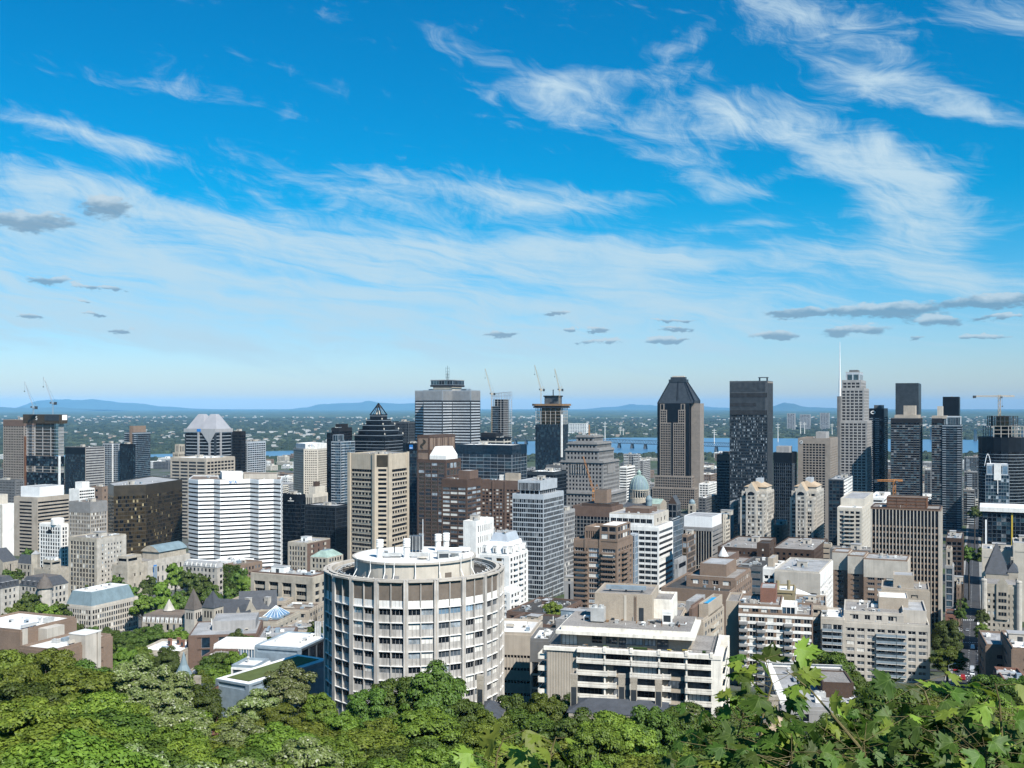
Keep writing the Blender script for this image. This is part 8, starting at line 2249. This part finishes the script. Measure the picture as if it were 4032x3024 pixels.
# ---------------------------------------------------------------- trees
def leaf_mat(name, a, b_, trans=.22, silver=None, veins=False):
 m = bpy.data.materials.new(name); m.use_nodes = True; T = NT(m.node_tree); T.n.clear()
 g = T.node('ShaderNodeNewGeometry'); oi = T.node('ShaderNodeObjectInfo')
 n1 = T.noise(g.outputs['Position'], 1.1, 3, .6).outputs[0]
 f = T.math('ADD', T.math('MULTIPLY', T.rng(n1, .3, .7, 0, 1), .6), T.math('MULTIPLY', g.outputs['Random Per Island'], .4))
 c = T.mix(f, (*a, 1), (*b_, 1))  # first tone is darkened to put shade between leaves into the colour
 if silver: c = T.mix(T.rng(g.outputs['Random Per Island'], 1 - silver[1], 1.0, 0, .9), c, (*silver[0], 1))
 if veins:      # pale midrib and side veins, and blotches, in the leaf's own space
  tcn = T.node('ShaderNodeTexCoord'); sp = T.node('ShaderNodeSeparateXYZ'); T.l.new(tcn.outputs['Object'], sp.inputs[0]); ax = T.math('ABSOLUTE', sp.outputs[0])
  v1 = T.rng(ax, .008, .022, 1, 0); v2 = T.math('MAXIMUM', T.rng(T.math('ABSOLUTE', T.math('SUBTRACT', sp.outputs[1], T.math('MULTIPLY', ax, .36))), .006, .02, 1, 0), T.rng(T.math('ABSOLUTE', T.math('SUBTRACT', T.math('SUBTRACT', sp.outputs[1], .12), T.math('MULTIPLY', ax, 1.45))), .008, .028, 1, 0))
  c = T.mix(T.math('MULTIPLY', T.math('MAXIMUM', v1, v2), .3), c, (.26, .36, .08, 1)); c = T.mix(T.rng(T.noise(tcn.outputs['Object'], 3.5, 3, .7).outputs[0], .45, .75, 0, .35), c, tuple(x * .45 for x in a) + (1,))
 hv = T.node('ShaderNodeHueSaturation'); T.l.new(c, hv.inputs['Color']); T.l.new(T.rng(oi.outputs['Random'], 0, 1, .48, .52), hv.inputs['Hue']); T.l.new(T.rng(oi.outputs['Random'], 0, 1, .6, 1.3), hv.inputs['Value'])
 d = T.node('ShaderNodeBsdfDiffuse'); t = T.node('ShaderNodeBsdfTranslucent'); gl = T.node('ShaderNodeBsdfGlossy'); gl.inputs['Roughness'].default_value = .6
 T.l.new(hv.outputs[0], d.inputs[0]); T.l.new(hv.outputs[0], t.inputs[0])
 m1 = T.node('ShaderNodeMixShader'); m1.inputs[0].default_value = trans; T.l.new(d.outputs[0], m1.inputs[1]); T.l.new(t.outputs[0], m1.inputs[2])
 m2 = T.node('ShaderNodeMixShader'); m2.inputs[0].default_value = .025; T.l.new(m1.outputs[0], m2.inputs[1]); T.l.new(gl.outputs[0], m2.inputs[2])
 o = T.node('ShaderNodeOutputMaterial'); T.l.new(m2.outputs[0], o.inputs[0]); MATS[name] = m


leaf_mat('leaf_bright', (.035, .068, .006), (.22, .27, .03))
leaf_mat('leaf_dark', (.02, .044, .006), (.115, .175, .02))
leaf_mat('leaf_mid', (.035, .07, .007), (.18, .25, .027))
leaf_mat('leaf_silver', (.075, .11, .025), (.25, .30, .09), .25, ((.46, .47, .34), .18))
leaf_mat('leaf_maple', (.026, .062, .006), (.10, .17, .013), .4, None, True)
leaf_mat('leaf_maple_young', (.13, .20, .02), (.30, .37, .045), .4, None, True)


def leaves_mesh(name, C, N, size, m, rng, asp=1.7, rough=.42):
 """one rhombic leaf for every centre C, facing roughly along N"""
 n = len(C)
 r = rng.normal(size=(n, 3)); N = N + r * rough; N /= np.linalg.norm(N, axis=1)[:, None]
 A = np.cross(N, rng.normal(size=(n, 3))); A /= np.linalg.norm(A, axis=1)[:, None]; Bv = np.cross(N, A)
 s_ = size * rng.uniform(.65, 1.35, (n, 1))
 V = np.stack([C - A * s_ * asp * .5, C + Bv * s_ * .5 - A * s_ * .1, C + A * s_ * asp * .5, C - Bv * s_ * .5 - A * s_ * .1], 1).reshape(-1, 3)
 me = bpy.data.meshes.new(name); me.vertices.add(n * 4); me.vertices.foreach_set('co', V.ravel().astype(np.float32))
 me.loops.add(n * 4); me.loops.foreach_set('vertex_index', np.arange(n * 4, dtype=np.int32)); me.polygons.add(n); me.polygons.foreach_set('loop_start', np.arange(0, n * 4, 4, dtype=np.int32))
 me.update(calc_edges=True); me.materials.append(MATS[m]); return me


def crown(seed, n, size, m, tall=1.0, clumps=70):
 """unit crown, radius 1, sitting on z 0: leaf clumps on an uneven shell of boughs"""
 rng = np.random.default_rng(seed); cs, rs = [], []
 while len(cs) < clumps:
  d = rng.normal(size=3); d /= np.linalg.norm(d)
  if d[2] < -.55: continue
  k = rng.uniform(.45, .86) if rng.random() < .75 else rng.uniform(.1, .5)
  cs.append(d * k * np.array([1, 1, tall]) + np.array([0, 0, tall * .95])); rs.append(rng.uniform(.10, .25))
 cs, rs = np.array(cs), np.array(rs); w = rs ** 2; idx = rng.choice(clumps, n, p=w / w.sum())
 d = rng.normal(size=(n, 3)); d /= np.linalg.norm(d, axis=1)[:, None]; d[:, 2] = np.where(d[:, 2] < -.35, -d[:, 2], d[:, 2])
 C = cs[idx] + d * (rs[idx] * rng.uniform(.66, 1.16, n))[:, None] * np.array([1.1, 1.1, .72])
 out = C - np.array([0, 0, tall * .8]); out /= np.maximum(np.linalg.norm(out, axis=1)[:, None], .01)
 return leaves_mesh('crown', C, d * 1.0 + out * .4 + np.array([0, 0, .25]), size, m, rng), cs


def trunk_mesh(cs, seed, tall=1.0):
 q = MB(); rnd = random.Random(seed)
 q.tube((0, 0, -1.6), (0, 0, .45 * tall), .085, 'trunk', 7, .055); q.tube((0, 0, .45 * tall), (.03, .02, 1.3 * tall), .055, 'trunk', 6, .015)
 for c in rnd.sample(list(cs), 14): z0 = rnd.uniform(.1, .8) * tall; q.tube((0, 0, z0), tuple(c), .028, 'trunk', 4, .008)
 return q.mesh('trunk')


PROTO = {}
for i, (k, n, sz, m, tall, cl) in enumerate((('b0', 30000, .047, 'leaf_bright', 1.05, 120), ('b1', 30000, .047, 'leaf_bright', 1.2, 110), ('d0', 30000, .046, 'leaf_dark', 1.1, 120), ('d1', 30000, .047, 'leaf_dark', 1.0, 125), ('m0', 30000, .046, 'leaf_mid', 1.15, 115), ('s0', 30000, .047, 'leaf_silver', 1.25, 130), ('s1', 28000, .05, 'leaf_silver', 1.1, 120),
          ('fd', 5200, .11, 'leaf_dark', .95, 55), ('fm', 5200, .11, 'leaf_mid', 1.0, 50), ('fb', 5200, .11, 'leaf_bright', .9, 55))):
 me, cs = crown(100 + i, n, sz, m, tall, cl); PROTO[k] = (me, trunk_mesh(cs, i, tall), tall)
TR = random.Random(21)


def tree(px, ytop, Y, r, kind, label, group, species='tree', minh=5):
 me, tr, tall = PROTO[kind]
 x = PX(px, Y); zt = PZ(ytop, Y); zg = H(x, Y); sz = r
 h = zt - zg
 zs = min(1.35, max(.75, (h * .8) / (1.85 * tall * r)))       # crown height to fill most of the tree
 base = zt - 1.85 * tall * r * zs
 t = thing(species, label, 'tree', (x, Y, zg), 0, group)
 rz = TR.uniform(0, 6.28)
 link('crown', me, t, None, (0, 0, base - zg), rz, (r, r, r * zs))
 q = max(.3, (base - zg + .3) / 1.6)
 link('trunk', tr, t, None, (0, 0, base - zg), rz, (r, r, max(q, r * zs)))
 return t


ENV = [(0, 2580), (60, 2550), (180, 2560), (330, 2610), (480, 2660), (600, 2690), (760, 2730), (850, 2790), (950, 2770), (1130, 2740), (1290, 2790), (1400, 2830), (1640, 2790), (1850, 2800), (2000, 2770), (2150, 2790), (2400, 2860), (2600, 2840), (2800, 2810), (2950, 2860), (3150, 2890), (3300, 2850), (3420, 2720), (3600, 2715), (3800, 2720), (3950, 2690), (4032, 2680)]
env = lambda px: float(np.interp(px, [a for a, _ in ENV], [c for _, c in ENV]))
LK = {'b': 'bright green', 'd': 'dark green', 'm': 'mid green', 's': 'silvery green', 'f': 'green'}
SPECIAL = [(40, 2545, 262, 8.5, 'b0', 'bright broad tree below the brick college at the western edge'), (190, 2552, 255, 8, 'b1', 'bright domed tree hiding the foot of the lower college wing'), (330, 2600, 250, 7, 'd0', 'dark tree in front of the pale stair tower'),
           (520, 2570, 262, 8.5, 's0', 'tall silvery tree below the stone house with chimneys'), (650, 2625, 255, 7.5, 's1', 'silvery tree beside the brick chimney'), (800, 2690, 258, 5.5, 'd1', 'dark tree between the brick chimney and the planted roof'), (1130, 2605, 258, 8.0, 's0', 'silvery tree standing in front of the planted roof'), (1010, 2720, 250, 7.0, 's1', 'lower silvery tree below the planted roof'),
           (1345, 2795, 236, 5.5, 'm0', 'green tree below the shaded side of the round building'), (1450, 2700, 240, 6.5, 'd0', 'dark maple below the shaded ribs of the round building'), (2275, 2805, 208, 6.5, 'd1', 'dark tree before the western chimney of the slate mansion'), (2480, 2830, 200, 6, 'b0', 'bright low tree before the slate mansion roof'), (2340, 2835, 196, 6, 'm0', 'green low tree before the slate mansion wall'), (2620, 2800, 212, 6, 'd0', 'dark tree at the eastern end of the slate mansion'), (1930, 2800, 215, 6, 'm0', 'green tree before the leaning slate gable'), (1265, 2720, 255, 5.0, 'm0', 'slim green tree at the western foot of the round building'), (1560, 2655, 245, 8.0, 'd0', 'big dark maple left of centre before the round building'), (1700, 2622, 243, 9.0, 'd1', 'biggest dark maple in front of the round building'), (1830, 2740, 240, 6, 'd0', 'dark maple at the eastern foot of the round building'),
           (2010, 2735, 250, 6, 'd1', 'dark tree below the ribbed annex'), (2150, 2725, 246, 6, 'm0', 'green tree at the corner of the terraced house'), (2260, 2735, 246, 6.0, 'd0', 'dark tree in front of the ribbed wall of the terraced house'), (2400, 2790, 205, 6.5, 'b0', 'bright tree below the mansion chimneys'), (2560, 2790, 205, 6.5, 'd1', 'dark tree beside the mansion roof'), (2700, 2770, 230, 7, 'd0', 'dark round tree below the balconies of the terraced house'), (2850, 2800, 235, 6, 'd1', 'dark tree at the corner column of the terraced house'), (2900, 2740, 300, 6, 'm0', 'green tree in the gap beside the terraced house'), (2960, 2770, 290, 6, 'd0', 'dark tree in the gap left of the terrace roof'),
           (3180, 2590, 335, 7.5, 'd1', 'dark tree in front of the brown banded apartments'), (3270, 2552, 338, 9, 'd0', 'tall dark tree between the two apartment blocks'), (3350, 2640, 335, 6.5, 'd1', 'dark tree below the white gridded apartments'), (3470, 2690, 262, 8, 'd0', 'dark tree right of the terrace roof'), (3580, 2700, 255, 7, 'm0', 'green tree at the foot of the white gridded apartments'), (3300, 2815, 225, 6.5, 's1', 'silvery tree below the terrace roof'), (3420, 2800, 215, 6.5, 's0', 'silvery tree right of the terrace roof among the maples'),
           (3730, 2545, 425, 7.5, 'm0', 'leafy street tree at the lower end of the street'), (3728, 2432, 452, 7, 'd0', 'leafy street tree beside the white gridded apartments'), (3890, 2610, 415, 5, 'd1', 'dark street tree below the brick building'), (3900, 2650, 330, 7, 'd0', 'dark tree before the windowless brick block'), (3690, 2690, 330, 6, 'd1', 'dark tree where the street meets the slope'), (3790, 2700, 300, 7, 'd0', 'tree at the bottom of the street'), (3960, 2680, 290, 7, 'd1', 'dark tree below the red brick house'), (4050, 2650, 300, 7, 'd0', 'tree at the lower eastern edge')]
for (px, yt, Y, r, k, lab) in SPECIAL: tree(px, yt, Y, r, k, lab, None)
ORD = ['first', 'second', 'third', 'fourth', 'fifth', 'sixth', 'seventh', 'eighth', 'ninth', 'tenth', 'eleventh', 'twelfth']
NEAR = ((440, 'the brick college'), (840, 'the stone houses'), (1290, 'the planted roof'), (1960, 'the round building'), (2420, 'the ribbed wall'), (2880, 'the terraced house balconies'), (3260, 'the brown banded apartments'), (3690, 'the white gridded apartments'), (9999, 'the street'))
cnt = 0
for row, (Y, dy) in enumerate(((228, 40), (198, 85), (172, 130), (150, 170), (130, 215), (113, 260), (98, 300), (85, 340), (74, 385))):
 r0 = 6.2 + .4 * max(0, 4 - row); step = r0 * 1.45 * F / Y; px = -120 + TR.uniform(0, step)
 while px < 4160:
  yt = env(min(4032, max(0, px))) + dy + TR.uniform(-45, 45)
  if yt < 3110 and not (Y > 190 and (2180 < px < 2640 or 2950 < px < 3160)) and not (Y > 160 and 3000 < px < 3110):
   k = TR.choice(['b0', 'b1', 'b0', 'm0', 'm0', 's1', 's0', 'd0', 'b1']) if px < 1300 else TR.choice(['d0', 'd1', 'm0', 'b0', 'm0', 'd0', 'b1'])
   tree(px, yt, Y, r0 * TR.uniform(.7, 1.25), k, f'{LK[k[0]]} crown, {ORD[row]} canopy row down, below {near(px, NEAR)}', f'{LK[k[0]]} trees of the slope')
   cnt += 1
  px += step * TR.uniform(.8, 1.2)
CAMPUS = [(112, 2158, 900, 6), (30, 2238, 760, 5), (70, 2236, 770, 5), (120, 2325, 600, 8), (60, 2375, 585, 7), (180, 2375, 590, 8), (235, 2365, 600, 6.5), (20, 2415, 540, 7), (90, 2420, 530, 7), (350, 2300, 660, 6), (460, 2262, 700, 7), (520, 2300, 690, 8), (590, 2262, 740, 8), (640, 2290, 700, 8), (690, 2218, 790, 9), (745, 2240, 760, 8), (795, 2255, 740, 8), (560, 2345, 640, 8), (640, 2350, 640, 9), (710, 2325, 660, 9), (770, 2300, 690, 9), (830, 2300, 680, 8), (905, 2305, 650, 8), (945, 2235, 700, 7), (965, 2270, 670, 7), (870, 2345, 610, 6), (935, 2385, 590, 5), (985, 2390, 580, 5), (700, 2400, 560, 6), (360, 2462, 480, 5), (430, 2468, 470, 6), (300, 2455, 480, 5), (520, 2480, 470, 7), (600, 2462, 470, 8), (690, 2470, 465, 7), (470, 2500, 430, 6), (490, 2548, 390, 6), (660, 2545, 392, 5.5), (560, 2540, 400, 5),
          (930, 2482, 405, 5), (985, 2505, 400, 4.5), (1060, 2500, 395, 4), (860, 2560, 350, 5.5), (930, 2562, 345, 5), (820, 2585, 345, 5), (780, 2640, 300, 5), (850, 2625, 310, 5.5), (800, 2480, 440, 4), (1240, 2450, 420, 3.5), (2178, 2362, 465, 5), (2105, 2440, 425, 5), (3788, 2352, 560, 3.5), (3782, 2392, 520, 3), (3866, 2400, 520, 3.5), (3868, 2450, 480, 3.5), (3815, 2145, 800, 7), (3868, 2155, 790, 6), (3895, 1985, 1150, 9), (3838, 1990, 1180, 8)]
CAMP = ((260, 'western stone mansions'), (560, 'blue copper roof'), (800, 'museum with the banner'), (1400, 'slate-roofed halls'))
for (px, yt, Y, r) in CAMPUS:
 k = TR.choice(['fd', 'fm', 'fd']) if Y > 520 else TR.choice(['d0', 'm0', 'd1', 'b0'])
 where = 'campus between the old halls' if px < 1400 else ('street' if px > 3600 else 'low roofs behind the terraced house')
 tree(px, yt, Y, r, k, f'{LK[k[0]]} campus tree near the {near(px, CAMP)}' if where[0] == 'c' else f'{LK[k[0]]} tree among the {where}' if where != 'street' else f'{LK[k[0]]} tree along the pavement of the street', f'{LK[k[0]]} trees of the {where}')
for i in range(26):
 px, Y = TR.uniform(2615, 2830), TR.uniform(1040, 1170)
 tree(px, 1600 + (170 - 10 - TR.uniform(8, 13)) * F / Y, Y, TR.uniform(5, 8), TR.choice(['fd', 'fm']), 'dark tree of the square beside the cathedral', 'trees of the cathedral square')
for i in range(70):
 px, Y = TR.uniform(0, 4032), TR.uniform(1500, 3200)
 if hidden(px - 8 * F / Y, px + 8 * F / Y, Y, 1598 + (170 - H(0, Y) - 14) * F / Y): continue
 x = PX(px, Y); tree(px, 1598 + (170 - H(x, Y) - TR.uniform(9, 15)) * F / Y, Y, TR.uniform(6, 11), TR.choice(['fd', 'fm', 'fd']), f'round tree between the far blocks, near {near(px, FARN)}', 'street trees toward the river')
b_, p0, p1, hh = ivy_edge
fr, L = b_.edge(p0, p1); rng = np.random.default_rng(4); n = 3500
u, v = rng.uniform(0, L, n), rng.uniform(0, hh, n); keep = np.sin(u * .9) * np.sin(v * .7 + 1) < .72; u, v = u[keep], v[keep]
C = np.stack([fr[0][0] + fr[1][0] * u + fr[2][0] * .25, fr[0][1] + fr[1][1] * u + fr[2][1] * .25, v], 1)
link('ivy', leaves_mesh('ivy', C, np.tile([fr[2][0], fr[2][1], .3], (len(C), 1)), .9, 'leaf_dark', rng), b_.root, 'stuff')

# ---------------------------------------------------------------- young maples close to the lookout
HALF = [(0, 0), (.10, -.10), (.34, -.10), (.30, .02), (.52, .02), (.48, .13), (.80, .26), (.64, .36), (.74, .48), (.50, .46), (.36, .44), (.33, .54), (.46, .64), (.32, .68), (.34, .80), (.16, .78), (0, 1.06)]


def maple_leaf(fold, droop, m, seed):
 rnd = random.Random(seed); P = [(x * rnd.uniform(.92, 1.08), y * rnd.uniform(.95, 1.05)) for x, y in HALF]; P[0] = (0, 0); P[-1] = (0, 1.06)
 z = lambda x, y: -abs(x) * fold - droop * y * y + .03 * math.sin(9 * y + 5 * abs(x))
 v, f = [], []
 rib = [(0, t) for t in (0, .2, .4, .6, .8, 1.06)]
 for s_ in (1, -1):
  o = len(v); pts = P[1:-1]
  v += [(0, t, z(0, t)) for _, t in rib] + [(s_ * x * .5, .22 + (y - .22) * .62, z(x * .5, y * .6 + .1)) for x, y in pts] + [(s_ * x, y, z(x, y)) for x, y in pts]
  n = len(pts); near = lambda y: min(range(6), key=lambda k: abs(rib[k][1] - max(0, .12 + y * .8)))
  for i in range(n - 1):
   a, c = o + 6 + i, o + 7 + i; A, C_ = a + n, c + n
   f.append((a, c, C_, A) if s_ < 0 else (A, C_, c, a)); r0, r1 = o + near(pts[i][1]), o + near(pts[i + 1][1])
   f.append((r0, a, c) if s_ > 0 else (c, a, r0))
   if r0 != r1: f.append((r0, c, r1) if s_ > 0 else (r1, c, r0))
  f.append((o, o + 6, o + 6 + n) if s_ < 0 else (o + 6 + n, o + 6, o)); f.append((o + 5, o + 6 + n + n - 1, o + 6 + n - 1))
 me = bpy.data.meshes.new('leaf'); me.from_pydata(v, [], f); me.materials.append(MATS[m]); me.polygons.foreach_set('use_smooth', [True] * len(f)); me.update(); return me


LEAF = {y: [maple_leaf(fo, dr, 'leaf_maple_young' if y else 'leaf_maple', s_) for s_, (fo, dr) in enumerate(((.35, .25), (.15, .5), (.55, .15), (.25, -.2), (-.2, .35), (.7, .3)))] for y in (0, 1)}


def maple(label, pts, n, size, young, seed, spread=.32):
 pts = [(a, c, y * 1.3) for a, c, y in pts]
 """a stem through picture points (px, py, Y) down to the slope, with leaves on stalks"""
 rnd = random.Random(seed); W3 = [Vector((PX(a, y), y, PZ(c, y))) for a, c, y in pts]
 g = W3[-1]; gz = H(g.x, g.y); root = thing('young_maple', label, 'sapling', (g.x, g.y, gz), 0, 'young maples at the lookout')
 o = Vector((g.x, g.y, gz)); W3 = W3 + [Vector((g.x, g.y, gz))]
 q = MB()
 for i, (a, c) in enumerate(zip(W3, W3[1:])): q.tube(tuple(a - o), tuple(c - o), .003 + .0025 * i, 'maple_stem', 6, .003 + .0025 * (i + 1))
 tot = [0]
 for a, c in zip(W3, W3[1:]): tot.append(tot[-1] + (c - a).length)
 vis = tot[-2] if len(W3) > 2 else tot[-1]
 for k in range(n):
  s_ = vis * (k + .3) / n
  i = max(j for j in range(len(tot) - 1) if tot[j] <= s_); p = W3[i].lerp(W3[i + 1], (s_ - tot[i]) / max(1e-6, tot[i + 1] - tot[i]))
  a = k * 2.4 + rnd.uniform(-.5, .5); ln = rnd.uniform(.35, 1.0) * spread
  d = Vector((math.cos(a), math.sin(a) * .8, rnd.uniform(-.15, .55))).normalized(); e = p + d * ln
  q.tube(tuple(p - o), tuple(e - o), .0022, 'maple_stem', 4, .0015)
  y = 1 if rnd.random() < young * (1.6 if k < n * .35 else .6) else 0
  lo = link('leaf', rnd.choice(LEAF[y]), root, None, tuple(e - o)); sc_ = size * rnd.uniform(.6, 1.2); lo.scale = (sc_, sc_, sc_)
  fwd = (Vector((d.x, d.y * .6, rnd.uniform(-.55, .25)))).normalized(); up = Vector((rnd.uniform(-.5, .7), rnd.uniform(-.9, .1), rnd.uniform(.3, 1))); side = fwd.cross(up).normalized(); up = side.cross(fwd)
  lo.rotation_euler = Matrix((side, fwd, up)).transposed().to_euler()
 q.build('stem', root)


mat('maple_stem', (.16, .13, .05), .7, .2, 20)
maple('tall young maple rising in front of the brown banded apartments', [(3012, 2590, 5.6), (3040, 2690, 5.5), (2995, 2860, 5.4), (2985, 3060, 5.3)], 34, .15, .38, 1, .25)
maple('young maple twig reaching over the grey terrace roof', [(3095, 2640, 5.2), (3190, 2715, 5.2), (3290, 2830, 5.1), (3400, 2960, 5.0), (3430, 3080, 5.0)], 7, .12, .9, 2, .09)
maple('slim young maple with pale upright shoots at the eastern edge', [(3918, 2690, 5.0), (3935, 2760, 5.0), (3945, 2900, 5.0), (3955, 3080, 4.9)], 14, .12, .6, 3, .17)
maple('young maple with broad bright leaves at the bottom middle', [(2190, 2900, 4.4), (2170, 2960, 4.4), (2150, 3080, 4.4)], 7, .13, .85, 4, .14)
maple('low young maple with yellow leaves left of the bottom middle', [(1985, 2905, 4.6), (1960, 2960, 4.6), (1940, 3100, 4.6)], 8, .15, .6, 5, .16)
maple('reddish-stemmed young maple in front of the white gridded apartments', [(3600, 2690, 5.6), (3640, 2720, 5.6), (3690, 2860, 5.5), (3700, 3080, 5.4)], 24, .16, .25, 6, .3)
RB = random.Random(9)
NAMES = ['between the terrace roof and the street', 'below the brown terrace building', 'under the tall young maple', 'at the bottom beside the tall young maple', 'below the slim shoots', 'near the bottom eastern corner', 'under the reddish stem', 'below the bright twig', 'at the lower eastern edge', 'low between the maples', 'in the bottom eastern thicket', 'nearest the bottom edge']
for i, (px, py, Y) in enumerate(((3450, 2790, 6.2), (3240, 2900, 5.6), (2930, 2800, 6.0), (2860, 2930, 5.4), (3820, 2820, 6.0), (3990, 2860, 5.6), (3590, 2880, 5.2), (3400, 2920, 5.0), (4010, 2780, 6.4), (3740, 2930, 5.0), (3880, 2950, 4.8), (3120, 2960, 4.9))):
 maple(f'leafy green maple sapling {NAMES[i]}', [(px, py, Y), (px + RB.uniform(-25, 25), py + 90, Y), (px + RB.uniform(-40, 40), 3120, Y)], 40, .125, .14, 20 + i, .42)

# ---------------------------------------------------------------- tell look-alikes apart by their order
def tidy():
 by = {}
 for o in col.objects:
  if o.parent is None and o.get('label') and o.get('category'): by.setdefault(o['label'], []).append(o)
 for lab, L in by.items():
  if len(L) < 2: continue
  L.sort(key=lambda o: o.location.x / o.location.y)
  for i, o in enumerate(L):
   if len(L) == 2: e = ('left one', 'right one')[i]
   elif i == len(L) - 1: e = 'rightmost'
   else: e = 'leftmost' if i == 0 else (ORD[i] if i < 12 else str(i + 1) + 'th') + ' from left'
   o['label'] = f'{lab}, {e}'


tidy()
